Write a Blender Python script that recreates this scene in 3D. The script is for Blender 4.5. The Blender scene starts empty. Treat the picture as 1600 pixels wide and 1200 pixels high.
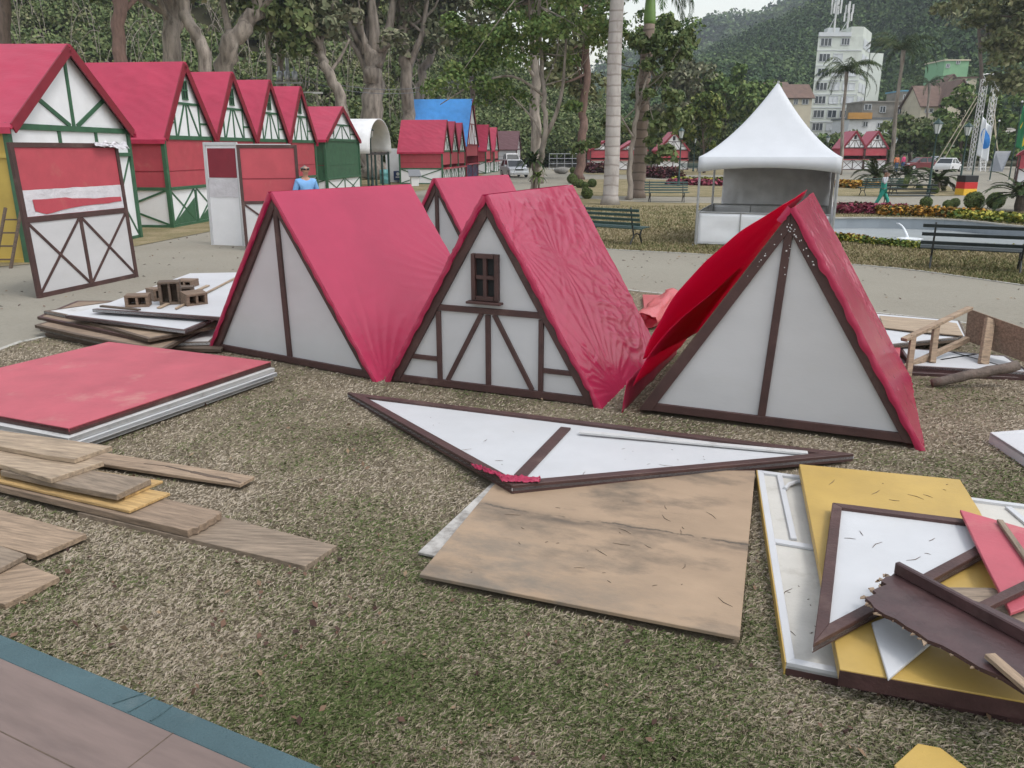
import bpy, bmesh, math, random
import numpy as np
from math import sin, cos, pi, radians, atan, atan2, hypot, sqrt
from mathutils import Vector, Matrix, noise
random.seed(7)
RNG = np.random.default_rng(11)
SC = bpy.context.scene
COL = SC.collection

# ------------------------------------------------------------------ camera
F, HZ, H = 1240.0, 235.0, 2.25          # focal length and horizon in photo pixels (1600 wide), eye height
PITCH = atan((600 - HZ) / F)
cd = bpy.data.cameras.new('camera'); cam = bpy.data.objects.new('camera', cd); COL.objects.link(cam)
cd.sensor_width = 36; cd.lens = 36 * F / 1600; cd.clip_end = 5000; cd.clip_start = 0.05
cam.location = (0, 0, H); cam.rotation_euler = (pi / 2 - PITCH, 0, 0)
SC.camera = cam
# ------------------------------------------------------------------ world, sun, exposure
SUN_EL, SUN_AZ = radians(60), radians(122)      # azimuth clockwise from +Y
w = bpy.data.worlds.new('World'); SC.world = w; w.use_nodes = True
nt = w.node_tree; bg = nt.nodes['Background']
sky = nt.nodes.new('ShaderNodeTexSky'); sky.sky_type = 'NISHITA'; sky.sun_disc = False
sky.sun_elevation = SUN_EL; sky.sun_rotation = SUN_AZ; sky.air_density = 2.0; sky.dust_density = 2.2; sky.ozone_density = 1.0
hs = nt.nodes.new('ShaderNodeHueSaturation'); hs.inputs['Saturation'].default_value = 0.34
nt.links.new(sky.outputs[0], hs.inputs['Color']); nt.links.new(hs.outputs[0], bg.inputs[0]); bg.inputs[1].default_value = 0.15
ld = bpy.data.lights.new('sun', 'SUN'); ld.energy = 0.75; ld.angle = radians(14); ld.color = (1, .975, .94)
so = bpy.data.objects.new('sun', ld); COL.objects.link(so)
sd = Vector((sin(SUN_AZ) * cos(SUN_EL), cos(SUN_AZ) * cos(SUN_EL), sin(SUN_EL)))
so.rotation_euler = sd.to_track_quat('Z', 'Y').to_euler(); so.location = (0, 0, 60)
SC.view_settings.view_transform = 'Standard'; SC.view_settings.look = 'None'; SC.view_settings.gamma = 1
SC.view_settings.exposure = 0.70
SC.cycles.max_bounces = 6; SC.cycles.diffuse_bounces = 3; SC.cycles.glossy_bounces = 3; SC.cycles.transparent_max_bounces = 8
SC.cycles.volume_bounces = 0

# ------------------------------------------------------------------ measuring: where a point seen in the photo stands
def _ray(x, y):
    a = (600 - y) / F
    return ((x - 800) / F, cos(PITCH) + a * sin(PITCH), -sin(PITCH) + a * cos(PITCH))
def G(x, y, z=0.0):                      # on the level z
    d = _ray(x, y); t = (z - H) / d[2]
    return Vector((d[0] * t, d[1] * t, z))
def D(x, y, Y):                          # at the distance Y
    d = _ray(x, y); t = Y / d[1]
    return Vector((d[0] * t, Y, H + d[2] * t))

# ------------------------------------------------------------------ mesh builder
class MB:
    def __init__(s): s.v = []; s.f = []
    def add(s, vs, fs, M=None):
        o = len(s.v)
        s.v += [(M @ Vector(p)) if M else Vector(p) for p in vs]
        s.f += [tuple(o + i for i in f) for f in fs]; return s
    def box(s, cx, cy, cz, sx, sy, sz, M=None):
        x, y, z = sx / 2, sy / 2, sz / 2
        vs = [(cx + a * x, cy + b * y, cz + c * z) for c in (-1, 1) for b in (-1, 1) for a in (-1, 1)]
        return s.add(vs, [(0, 2, 3, 1), (4, 5, 7, 6), (0, 1, 5, 4), (2, 6, 7, 3), (0, 4, 6, 2), (1, 3, 7, 5)], M)
    def beam(s, p, q, w, h, up=(0, 0, 1)):        # w across (perp. to up), h along up
        p, q = Vector(p), Vector(q); d = (q - p).normalized(); up = Vector(up)
        a = d.cross(up)
        if a.length < 1e-4: a = d.cross(Vector((0, 1, 0)))
        a.normalize(); b = a.cross(d).normalized(); a = a * w / 2; b = b * h / 2
        vs = [p - a - b, p + a - b, p + a + b, p - a + b, q - a - b, q + a - b, q + a + b, q - a + b]
        return s.add(vs, [(0, 3, 2, 1), (4, 5, 6, 7), (0, 1, 5, 4), (1, 2, 6, 5), (2, 3, 7, 6), (3, 0, 4, 7)])
    def tube(s, pts, rad, n=8, cap=True):
        pts = [Vector(p) for p in pts]
        if not hasattr(rad, '__len__'): rad = [rad] * len(pts)
        vs = []; fs = []; ref = Vector((0.31, 0.77, 0.2))
        for i, p in enumerate(pts):
            d = (pts[min(i + 1, len(pts) - 1)] - pts[max(i - 1, 0)]).normalized()
            a = d.cross(ref)
            if a.length < .05: a = d.cross(Vector((1, 0, 0)))
            a.normalize(); b = d.cross(a)
            vs += [p + (a * cos(2 * pi * k / n) + b * sin(2 * pi * k / n)) * rad[i] for k in range(n)]
        for i in range(len(pts) - 1):
            for k in range(n):
                k2 = (k + 1) % n; fs.append((i * n + k, i * n + k2, (i + 1) * n + k2, (i + 1) * n + k))
        if cap: fs += [tuple(reversed(range(n))), tuple((len(pts) - 1) * n + k for k in range(n))]
        return s.add(vs, fs)
    def ext(s, poly, vec):                        # polygon extruded along vec
        poly = [Vector(p) for p in poly]; vec = Vector(vec); n = len(poly)
        nm = Vector((0, 0, 0))
        for i in range(n): nm += poly[i].cross(poly[(i + 1) % n])
        if nm.dot(vec) < 0: poly = poly[::-1]
        fs = [tuple(reversed(range(n))), tuple(n + i for i in range(n))]
        for i in range(n): j = (i + 1) % n; fs.append((i, j, n + j, n + i))
        return s.add(poly + [p + vec for p in poly], fs)
    def lathe(s, prof, n=12, c=(0, 0, 0)):        # prof: (r, z) from bottom to top
        vs = []; fs = []
        for r, z in prof: vs += [(c[0] + r * cos(2 * pi * k / n), c[1] + r * sin(2 * pi * k / n), c[2] + z) for k in range(n)]
        for i in range(len(prof) - 1):
            for k in range(n): k2 = (k + 1) % n; fs.append((i * n + k, i * n + k2, (i + 1) * n + k2, (i + 1) * n + k))
        fs += [tuple(reversed(range(n))), tuple((len(prof) - 1) * n + k for k in range(n))]
        return s.add(vs, fs)
    def ell(s, c, r, nu=12, nv=8, fn=None):
        c = Vector(c); vs = [c + Vector((0, 0, -r[2]))]; fs = []
        for j in range(1, nv):
            t = -pi / 2 + pi * j / nv
            for i in range(nu):
                p = Vector((cos(2 * pi * i / nu) * cos(t), sin(2 * pi * i / nu) * cos(t), sin(t)))
                k = fn(p) if fn else 1
                vs.append(c + Vector((p.x * r[0] * k, p.y * r[1] * k, p.z * r[2] * k)))
        vs.append(c + Vector((0, 0, r[2]))); N = len(vs) - 1
        for i in range(nu):
            i2 = (i + 1) % nu; fs.append((0, 1 + i2, 1 + i)); fs.append((N, N - nu + i, N - nu + i2))
            for j in range(nv - 2): a = 1 + j * nu; fs.append((a + i, a + i2, a + nu + i2, a + nu + i))
        return s.add(vs, fs)
    def grid(s, fn, nu, nv):
        vs = [fn(i / nu, j / nv) for j in range(nv + 1) for i in range(nu + 1)]
        fs = [(j * (nu + 1) + i, j * (nu + 1) + i + 1, (j + 1) * (nu + 1) + i + 1, (j + 1) * (nu + 1) + i) for j in range(nv) for i in range(nu)]
        return s.add(vs, fs)
    def build(s, name, mat, parent=None, smooth=False, bevel=0, solid=0):
        me = bpy.data.meshes.new(name); me.from_pydata(s.v, [], s.f); me.update()
        if bevel or solid:
            bm = bmesh.new(); bm.from_mesh(me)
            if bevel:
                es = [e for e in bm.edges if len(e.link_faces) == 2 and e.calc_face_angle(0) > .5]
                bmesh.ops.bevel(bm, geom=es, offset=bevel, segments=1, affect='EDGES', clamp_overlap=True)
            bm.to_mesh(me); bm.free()
        if smooth:
            me.polygons.foreach_set('use_smooth', [True] * len(me.polygons))
        me.materials.append(mat)
        o = bpy.data.objects.new(name, me); COL.objects.link(o)
        if parent: o.parent = parent
        if solid:
            md = o.modifiers.new('thickness', 'SOLIDIFY'); md.thickness = solid; md.offset = 0
        return o

def tag(o, label=None, cat=None, group=None, kind=None):
    if label: o['label'] = label
    if cat: o['category'] = cat
    if group: o['group'] = group
    if kind: o['kind'] = kind
    return o
def thing(name, label, cat, loc=(0, 0, 0), rz=0, group=None):
    o = bpy.data.objects.new(name, None); COL.objects.link(o); o.empty_display_size = .2
    o.location = loc; o.rotation_euler = (0, 0, rz)
    return tag(o, label, cat, group)
def kids(o): return [c for c in COL.objects if c.parent == o]
def copy_tree(o, parent=None):
    c = o.copy(); COL.objects.link(c)
    if parent: c.parent = parent
    for ch in kids(o): copy_tree(ch, c)
    return c
def dup(o, label, loc, rz=0, scale=None, group=None):
    c = copy_tree(o); c.location = loc; c.rotation_euler = (0, 0, rz); c['label'] = label
    if scale: c.scale = (scale,) * 3 if not hasattr(scale, '__len__') else scale
    if group: c['group'] = group
    return c
def solo(mb, name, mat, label, cat, group=None, kind=None, rz=0, smooth=False, bevel=0, solid=0):
    """a thing that is one mesh; vertices given in world space, origin moved to the middle of its base"""
    lo = [min(v[i] for v in mb.v) for i in range(3)]; hi = [max(v[i] for v in mb.v) for i in range(3)]
    c = Vector(((lo[0] + hi[0]) / 2, (lo[1] + hi[1]) / 2, lo[2])); R = Matrix.Rotation(-rz, 3, 'Z')
    mb.v = [R @ (Vector(v) - c) for v in mb.v]
    o = mb.build(name, mat, None, smooth, bevel, solid); o.location = c; o.rotation_euler = (0, 0, rz)
    return tag(o, label, cat, group, kind)

# ------------------------------------------------------------------ materials
def lin(r, g, b):
    f = lambda c: (c / 255 / 12.92) if c / 255 < .04045 else ((c / 255 + .055) / 1.055) ** 2.4
    return (f(r), f(g), f(b))
def mat(name, c, rough=.6, var=.18, scale=6, bump=0, bscale=60, dirt=None, stretch=(1, 1, 1), spec=.5, metal=0, coords='Object', damt=.5, dscale=2.5, coat=0, dlo=.56):
    m = bpy.data.materials.new(name); m.use_nodes = True; t = m.node_tree; N = t.nodes; L = t.links
    p = N['Principled BSDF']; p.inputs['Roughness'].default_value = rough; p.inputs['Specular IOR Level'].default_value = spec
    p.inputs['Metallic'].default_value = metal
    if coat: p.inputs['Coat Weight'].default_value = coat; p.inputs['Coat Roughness'].default_value = .25
    tc = N.new('ShaderNodeTexCoord'); oi = N.new('ShaderNodeObjectInfo')
    mp = N.new('ShaderNodeMapping'); mp.inputs['Scale'].default_value = stretch
    ad = N.new('ShaderNodeVectorMath'); ad.operation = 'MULTIPLY_ADD'
    sc = N.new('ShaderNodeVectorMath'); sc.operation = 'SCALE'; sc.inputs[0].default_value = (17, 31, 23)
    L.new(oi.outputs['Random'], sc.inputs['Scale']); L.new(sc.outputs[0], mp.inputs['Location'])
    L.new(tc.outputs[coords], mp.inputs['Vector'])
    def noise_(s, det=6, ro=.6):
        n = N.new('ShaderNodeTexNoise'); n.inputs['Scale'].default_value = s; n.inputs['Detail'].default_value = det; n.inputs['Roughness'].default_value = ro
        L.new(mp.outputs[0], n.inputs['Vector']); return n
    n1 = noise_(scale)
    r1 = N.new('ShaderNodeMapRange'); r1.inputs[1].default_value = .3; r1.inputs[2].default_value = .7; r1.inputs[3].default_value = 1 - var; r1.inputs[4].default_value = 1 + var
    L.new(n1.outputs['Fac'], r1.inputs[0])
    mul = N.new('ShaderNodeVectorMath'); mul.operation = 'SCALE'; mul.inputs[0].default_value = c; L.new(r1.outputs[0], mul.inputs['Scale'])
    out = mul.outputs[0]
    if dirt:
        n2 = noise_(dscale, 8, .65)
        r2 = N.new('ShaderNodeMapRange'); r2.inputs[1].default_value = dlo; r2.inputs[2].default_value = dlo + .18; r2.inputs[3].default_value = 0; r2.inputs[4].default_value = damt
        L.new(n2.outputs['Fac'], r2.inputs[0])
        mx = N.new('ShaderNodeMix'); mx.data_type = 'RGBA'; mx.inputs[7].default_value = (*dirt, 1)
        L.new(r2.outputs[0], mx.inputs[0]); L.new(out, mx.inputs[6]); out = mx.outputs[2]
    L.new(out, p.inputs['Base Color'])
    if bump:
        n3 = noise_(bscale, 4)
        b = N.new('ShaderNodeBump'); b.inputs['Strength'].default_value = bump; b.inputs['Distance'].default_value = .02
        L.new(n3.outputs['Fac'], b.inputs['Height']); L.new(b.outputs[0], p.inputs['Normal'])
    return m
def leafmat(name, cols, rough=.7, nscale=.25, namt=.5, spec=.15):
    """foliage: every leaf gets its own tint, drifting slowly from place to place"""
    m = bpy.data.materials.new(name); m.use_nodes = True; t = m.node_tree; N = t.nodes; L = t.links
    p = N['Principled BSDF']; p.inputs['Roughness'].default_value = rough; p.inputs['Specular IOR Level'].default_value = spec
    g = N.new('ShaderNodeNewGeometry'); nz = N.new('ShaderNodeTexNoise'); nz.inputs['Scale'].default_value = nscale; nz.inputs['Detail'].default_value = 3
    L.new(g.outputs['Position'], nz.inputs['Vector'])
    mr = N.new('ShaderNodeMapRange'); mr.inputs[1].default_value = .3; mr.inputs[2].default_value = .7; mr.inputs[3].default_value = -namt / 2; mr.inputs[4].default_value = namt / 2
    L.new(nz.outputs['Fac'], mr.inputs[0])
    ad = N.new('ShaderNodeMath'); ad.operation = 'ADD'; L.new(g.outputs['Random Per Island'], ad.inputs[0]); L.new(mr.outputs[0], ad.inputs[1])
    cr = N.new('ShaderNodeValToRGB'); e = cr.color_ramp.elements
    while len(e) < len(cols): e.new(.5)
    for i, c in enumerate(cols): e[i].position = i / (len(cols) - 1); e[i].color = (*c, 1)
    L.new(ad.outputs[0], cr.inputs[0]); L.new(cr.outputs[0], p.inputs['Base Color'])
    return m
def tarpmat(name, c, rough=.34, wr=.12, tl=.22):
    m = mat(name, c, rough, .1, 1.5); t = m.node_tree; N = t.nodes; L = t.links; p = N['Principled BSDF']
    tc = N.new('ShaderNodeTexCoord'); n = N.new('ShaderNodeTexNoise'); n.inputs['Scale'].default_value = 2.2; n.inputs['Detail'].default_value = 5; n.inputs['Distortion'].default_value = 1.5
    mp = N.new('ShaderNodeMapping'); mp.inputs['Scale'].default_value = (2.6, 1, 1.4); L.new(tc.outputs['Object'], mp.inputs['Vector']); L.new(mp.outputs[0], n.inputs['Vector'])
    b = N.new('ShaderNodeBump'); b.inputs['Strength'].default_value = wr; b.inputs['Distance'].default_value = .06
    L.new(n.outputs['Fac'], b.inputs['Height']); L.new(b.outputs[0], p.inputs['Normal'])
    p.inputs['Specular IOR Level'].default_value = .6
    tr = N.new('ShaderNodeBsdfTranslucent'); tr.inputs['Color'].default_value = (min(c[0] * 1.7, .9), c[1] * 1.0, c[2] * 1.6, 1); mx = N.new('ShaderNodeMixShader'); mx.inputs[0].default_value = tl
    L.new(p.outputs[0], mx.inputs[1]); L.new(tr.outputs[0], mx.inputs[2]); L.new(mx.outputs[0], N['Material Output'].inputs['Surface'])
    return m
M = {}
M['brown'] = mat('brown_paint', (.060, .027, .024), .55, .25, 5, .25, 50, (.2, .15, .12), damt=.35)
M['darkbrown'] = mat('dark_brown_paint', (.060, .030, .030), .4, .3, 6, .2, 40, (.12, .08, .07), damt=.5)
M['white'] = mat('white_paint', (.49, .495, .51), .55, .05, 3, .08, 40, (.46, .43, .39), damt=.18, dscale=1.6)
M['whitegrime'] = mat('grimy_white_paint', (.50, .495, .49), .6, .08, 3, .12, 60, (.16, .13, .10), damt=.7, dscale=5)
M['stallwhite'] = mat('stall_white_paint', (.74, .74, .76), .55, .05, 2, .06, 30, (.5, .48, .45), damt=.2, dscale=1.2)
M['panelwhite'] = mat('gable_white_paint', (.50, .495, .505), .5, .05, 2, .06, 30, (.44, .42, .39), damt=.3, dscale=1.6, stretch=(.7, 1, 1.6))
M['framewhite'] = mat('cream_white_board', (.50, .48, .44), .7, .08, 4, .15, 60, (.22, .19, .15), damt=.35, dscale=7)
M['dirtywhite'] = mat('stained_white_board', (.42, .40, .375), .7, .15, 6, .2, 60, (.11, .095, .08), damt=.7, dscale=7, dlo=.47)
M['red'] = mat('red_paint', (.40, .055, .075), .5, .1, 3, .1, 40, (.42, .20, .15), damt=.35, dscale=2.2)
M['redlying'] = mat('weathered_red_paint', (.41, .08, .105), .55, .12, 2.5, .15, 30, (.46, .25, .21), damt=.7, dscale=2)
M['reddark'] = mat('deep_red_and_rake_shade', (.20, .010, .024), .45, .12, 3, .05)  # own deep red of panes and joints; painted shade on the stall rakes
M['green'] = mat('green_paint', (.035, .105, .055), .5, .2, 4, .1, 40)
M['yellow'] = mat('yellow_paint', (.43, .285, .075), .5, .1, 3, .1, 40, (.35, .24, .08), damt=.3)
M['yellowwall'] = mat('ochre_wall_paint', (.42, .30, .065), .55, .12, 2, .05)
M['blue'] = mat('blue_tarp', (.075, .30, .72), .4, .12, 2, .25, 6)
M['tarp'] = tarpmat('red_plastic_tarp', (.43, .028, .086))
M['tarpflap'] = tarpmat('thin_red_plastic', (.52, .020, .105), .34, .12, .6)
M['tarpb'] = tarpmat('red_roof_tarp', (.48, .036, .088), .36, .15)
M['tarppink'] = tarpmat('faded_red_plastic', (.62, .13, .14), .3, .2)
def crumple():
    m = tarpmat('crumpled_red_tarp', (.43, .028, .086), .21, .12); t = m.node_tree; N = t.nodes; L = t.links; p = N['Principled BSDF']; b0 = p.inputs['Normal'].links[0].from_node
    tc = N.new('ShaderNodeTexCoord'); mp = N.new('ShaderNodeMapping'); mp.inputs['Scale'].default_value = (2.2, 1.0, 1.3); mp.inputs['Rotation'].default_value = (.3, .5, .4); L.new(tc.outputs['Object'], mp.inputs[0])
    n = N.new('ShaderNodeTexNoise'); n.noise_type = 'RIDGED_MULTIFRACTAL'; n.inputs['Scale'].default_value = 3.4; n.inputs['Detail'].default_value = 3; n.inputs['Distortion'].default_value = .6; L.new(mp.outputs[0], n.inputs['Vector'])
    k = N.new('ShaderNodeTexNoise'); k.inputs['Scale'].default_value = 1.6; L.new(tc.outputs['Object'], k.inputs['Vector']); r = N.new('ShaderNodeMapRange'); r.inputs[1].default_value = .45; r.inputs[2].default_value = .65; L.new(k.outputs['Fac'], r.inputs[0])
    mu = N.new('ShaderNodeMath'); mu.operation = 'MULTIPLY'; L.new(n.outputs['Fac'], mu.inputs[0]); L.new(r.outputs[0], mu.inputs[1])
    b = N.new('ShaderNodeBump'); b.inputs['Strength'].default_value = .7; b.inputs['Distance'].default_value = .035; L.new(mu.outputs[0], b.inputs['Height']); L.new(b0.outputs[0], b.inputs['Normal']); L.new(b.outputs[0], p.inputs['Normal'])
    return m
M['crumpled'] = crumple()
M['maroon'] = mat('maroon_roof', (.10, .04, .045), .6, .15, 3)
def wood(name, a, b=None, sc=5, dirt=(.07, .05, .035), damt=.45, bump=.35, rough=.75):
    m = mat(name, a, rough, .38, sc, bump, 14, dirt, stretch=(1, 9, 9), damt=damt, dscale=1.6); return m
M['plankpale'] = wood('pale_weathered_wood', (.33, .25, .175), damt=.5)
M['planktan'] = wood('tan_wood', (.285, .205, .14))
M['plankgrey'] = wood('grey_weathered_wood', (.225, .172, .125))
M['plankorange'] = wood('fresh_yellow_wood', (.42, .27, .11), damt=.3)
M['plankbrown'] = wood('brown_weathered_wood', (.23, .165, .115), damt=.6)
M['blockwood'] = wood('dark_rough_blocks', (.17, .115, .08), damt=.6)
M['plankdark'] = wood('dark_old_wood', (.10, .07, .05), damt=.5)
M['logbark'] = mat('log_bark', (.11, .085, .07), .85, .4, 9, .7, 30, stretch=(1, 1, 1))
M['ply'] = mat('plywood', (.315, .225, .15), .75, .12, 2.2, .12, 30, (.085, .07, .055), stretch=(1, 1.9, 1), damt=.8, dscale=1.25, dlo=.50)
def plymat():
    """stained sheet: knots, a dark wet streak along the middle and grey weathering at its lower left"""
    m = M['ply']; t = m.node_tree; N = t.nodes; L = t.links; p = N['Principled BSDF']; src = p.inputs['Base Color'].links[0].from_socket
    tc = N.new('ShaderNodeTexCoord'); sx = N.new('ShaderNodeSeparateXYZ'); L.new(tc.outputs['Object'], sx.inputs[0])
    def nz(s, d=6, st=(1, 1, 1), loc=(0, 0, 0)):
        mp = N.new('ShaderNodeMapping'); mp.inputs['Scale'].default_value = st; mp.inputs['Location'].default_value = loc; L.new(tc.outputs['Object'], mp.inputs[0])
        n = N.new('ShaderNodeTexNoise'); n.inputs['Scale'].default_value = s; n.inputs['Detail'].default_value = d; n.inputs['Roughness'].default_value = .7; L.new(mp.outputs[0], n.inputs['Vector']); return n.outputs['Fac']
    def math(op, a, b=None, clamp=False):
        n = N.new('ShaderNodeMath'); n.operation = op; n.use_clamp = clamp
        for i, v in enumerate((a, b)):
            if v is None: continue
            if isinstance(v, (int, float)): n.inputs[i].default_value = v
            else: L.new(v, n.inputs[i])
        return n.outputs[0]
    def rng_(x, a, b, c, d):
        r = N.new('ShaderNodeMapRange'); r.inputs[1].default_value = a; r.inputs[2].default_value = b; r.inputs[3].default_value = c; r.inputs[4].default_value = d; L.new(x, r.inputs[0]); return r.outputs[0]
    def mix(f, c):
        nonlocal src
        n = N.new('ShaderNodeMix'); n.data_type = 'RGBA'; n.inputs[7].default_value = (*c, 1); L.new(f, n.inputs[0]); L.new(src, n.inputs[6]); src = n.outputs[2]
    off = math('ADD', sx.outputs['Y'], math('MULTIPLY', math('SUBTRACT', nz(1.6), .5), .22))
    band = math('SUBTRACT', 1, math('MULTIPLY', math('ABSOLUTE', math('ADD', off, -.10)), 10.0), True)
    mix(math('MULTIPLY', band, rng_(nz(3.2, 8, (1, 3, 1)), .32, .56, 0, .72)), (.060, .050, .042))
    thin = math('SUBTRACT', 1, math('MULTIPLY', math('ABSOLUTE', math('ADD', off, -.145)), 70.0), True)
    mix(math('MULTIPLY', thin, rng_(nz(5, 4, (1, 1, 1), (2, 5, 0)), .42, .5, 0, .9)), (.05, .042, .035))
    low = rng_(math('ADD', sx.outputs['Y'], math('MULTIPLY', sx.outputs['X'], .55)), -.15, -.85, 0, 1)
    mix(math('MULTIPLY', low, rng_(nz(2.2, 9, (1, 2, 1), (3, 1, 0)), .40, .60, 0, .7)), (.14, .125, .105))
    vo = N.new('ShaderNodeTexVoronoi'); vo.inputs['Scale'].default_value = 4.2; vo.inputs['Randomness'].default_value = 1; L.new(tc.outputs['Object'], vo.inputs['Vector'])
    mix(math('MULTIPLY', rng_(vo.outputs['Distance'], .045, .12, 1, 0), rng_(nz(1.1, 2, (1, 1, 1), (9, 9, 0)), .45, .6, 0, .5)), (.22, .115, .06))
    L.new(src, p.inputs['Base Color'])
plymat()
M['black'] = mat('dark_void', (.008, .008, .009), .7, .1)
M['iron'] = mat('black_cast_iron', (.02, .022, .022), .45, .2, 8)
M['slat'] = mat('dark_green_bench_slat', (.022, .055, .050), .45, .25, 6, .15, 40)
M['slatblack'] = mat('near_black_bench_slat', (.014, .022, .024), .4, .25, 6, .15, 40)
M['post'] = mat('dark_green_lamp_post', (.012, .04, .035), .4, .2, 8)
M['lampglass'] = mat('milky_lamp_glass', (.55, .58, .58), .25, .08, 5)
M['metal'] = mat('grey_galvanised_metal', (.36, .37, .38), .4, .15, 8, metal=.6)
M['alu'] = mat('bright_truss_metal', (.60, .60, .60), .4, .1, 8, metal=.3)
M['tentwhite'] = mat('white_tent_fabric', (.52, .535, .565), .5, .04, 2, .06, 8)
M['tentgrey'] = mat('grey_tent_wall_fabric', (.58, .58, .60), .6, .15, 2, .4, 5)
M['tentpanel'] = mat('white_counter_sheet', (.70, .71, .74), .5, .05, 2, .2, 5)
M['plastic'] = mat('white_plastic_sheet', (.56, .54, .57), .3, .12, 3, .8, 14)
M['skin'] = mat('skin', (.42, .22, .15), .5, .08, 10)
M['skindark'] = mat('brown_skin', (.20, .10, .065), .5, .08, 10)
M['hair'] = mat('dark_hair', (.03, .022, .018), .6, .3, 30)
M['greyhair'] = mat('greying_hair', (.16, .14, .125), .6, .3, 30)
M['shirtblue'] = mat('light_blue_shirt', (.16, .34, .62), .75, .1, 6, .3, 12)
M['shirtgrey'] = mat('pale_grey_shirt', (.42, .43, .46), .8, .1, 6, .3, 12)
M['teal'] = mat('teal_green_workwear', (.02, .26, .20), .75, .12, 6, .3, 12)
M['jeans'] = mat('blue_jeans', (.05, .10, .22), .8, .15, 8, .2, 20)
M['darkcloth'] = mat('dark_cloth', (.02, .022, .03), .8, .2, 8)
M['pinkcloth'] = mat('pink_shirt', (.62, .07, .19), .75, .1, 6)
M['orangecloth'] = mat('orange_vest', (.70, .22, .10), .75, .1, 6)
M['shoe'] = mat('dark_shoe', (.03, .028, .026), .6, .2, 8)
M['carwhite'] = mat('white_car_paint', (.72, .73, .75), .25, .02, 2, coat=.6)
M['carsilver'] = mat('silver_car_paint', (.42, .44, .47), .3, .03, 2, metal=.3, coat=.6)
M['carred'] = mat('maroon_car_paint', (.16, .02, .025), .3, .03, 2, coat=.6)
M['glass'] = mat('dark_window_glass', (.02, .025, .03), .08, .1, 2)
M['tyre'] = mat('tyre_rubber', (.02, .02, .02), .8, .2, 9)
M['lampclear'] = mat('clear_headlight', (.6, .62, .65), .12, .05)
M['stonegrey'] = mat('grey_stone', (.22, .21, .195), .9, .3, 4, .6, 12)
M['slate'] = mat('slate_grey_sheet', (.13, .14, .155), .5, .12, 3, .1)
M['turq'] = mat('turquoise_plastic', (.12, .34, .35), .5, .08, 4)
M['navy'] = mat('navy_sign', (.012, .035, .12), .4, .1)
M['signwhite'] = mat('sign_white', (.7, .7, .7), .5, .03)
M['wallwhite'] = mat('white_render', (.66, .66, .67), .8, .08, 2, .1, 20)
M['pool'] = mat('pool_grey_paint', (.25, .28, .31), .6, .1, 1.2, .05, 20, (.16, .18, .19), damt=.4, dscale=.8)
M['kerb'] = mat('pale_kerb_concrete', (.36, .345, .31), .85, .15, 6, .3, 40)
M['platform'] = mat('pinkish_laminate_boards', (.165, .118, .103), .5, .16, 3, .05, 40, (.13, .095, .085), stretch=(1, 7, 7), damt=.5)
M['carpet'] = mat('teal_grey_carpet', (.060, .105, .118), .9, .16, 3, .5, 120, (.17, .20, .20), damt=.45, dscale=5)
M['bark'] = mat('pale_bark', (.32, .275, .235), .9, .42, 2.6, 1.0, 7, (.085, .068, .055), stretch=(3, 3, .7), damt=.85, dscale=1.3, dlo=.45)
M['barkdark'] = mat('brown_bark', (.135, .10, .08), .9, .35, 2.5, .8, 9, (.05, .04, .035), stretch=(3, 3, .7), damt=.7, dscale=1.5)
M['barkred'] = mat('reddish_bark', (.17, .105, .085), .9, .3, 2.5, .8, 9, (.07, .05, .045), stretch=(3, 3, .7), damt=.6, dscale=2)
def g3(r, g, b): return (r, g, b)
M['leafdark'] = leafmat('dark_leaves', [(.060, .088, .034), (.098, .135, .052), (.14, .178, .068), (.19, .205, .095)])
M['leafolive'] = leafmat('olive_leaves', [(.090, .110, .050), (.145, .165, .075), (.20, .21, .10), (.26, .245, .14)])
M['leafmid'] = leafmat('mid_green_leaves', [(.050, .088, .026), (.088, .142, .042), (.13, .185, .055), (.18, .215, .075)])
M['leaflight'] = leafmat('yellow_green_leaves', [(.045, .075, .016), (.085, .125, .026), (.135, .165, .040), (.19, .20, .06)])
M['leafgrey'] = leafmat('grey_green_leaves', [(.085, .10, .055), (.135, .15, .085), (.19, .195, .12), (.25, .235, .16)])
M['leafhill'] = leafmat('hillside_leaves', [(.024, .050, .018), (.042, .080, .027), (.066, .112, .036), (.102, .148, .052)], nscale=.022, namt=.95)
M['leafpalm'] = leafmat('palm_leaves', [(.016, .034, .012), (.035, .062, .020), (.06, .085, .030), (.10, .11, .05)])
M['leafbox'] = leafmat('clipped_box_leaves', [(.045, .075, .020), (.08, .115, .034), (.12, .155, .05), (.16, .185, .07)])
M['frondgreen'] = leafmat('royal_palm_leaflets', [(.03, .07, .02), (.05, .11, .03), (.08, .14, .04), (.11, .17, .06)])
M['crownshaft'] = mat('green_crownshaft', (.16, .27, .07), .4, .12, 3)
M['flred'] = leafmat('crimson_flowers', [(.05, .06, .025), (.14, .03, .045), (.22, .04, .07), (.30, .07, .10)], nscale=1)
M['florange'] = leafmat('orange_flowers', [(.05, .08, .025), (.20, .12, .03), (.42, .19, .035), (.46, .30, .06)], nscale=1)
M['flyellow'] = leafmat('yellow_flowers', [(.05, .09, .02), (.10, .14, .03), (.26, .26, .05), (.48, .42, .08)], nscale=1)
M['flpurple'] = leafmat('dark_red_leaves', [(.03, .02, .02), (.10, .03, .04), (.15, .05, .06), (.09, .08, .04)], nscale=1)

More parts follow.
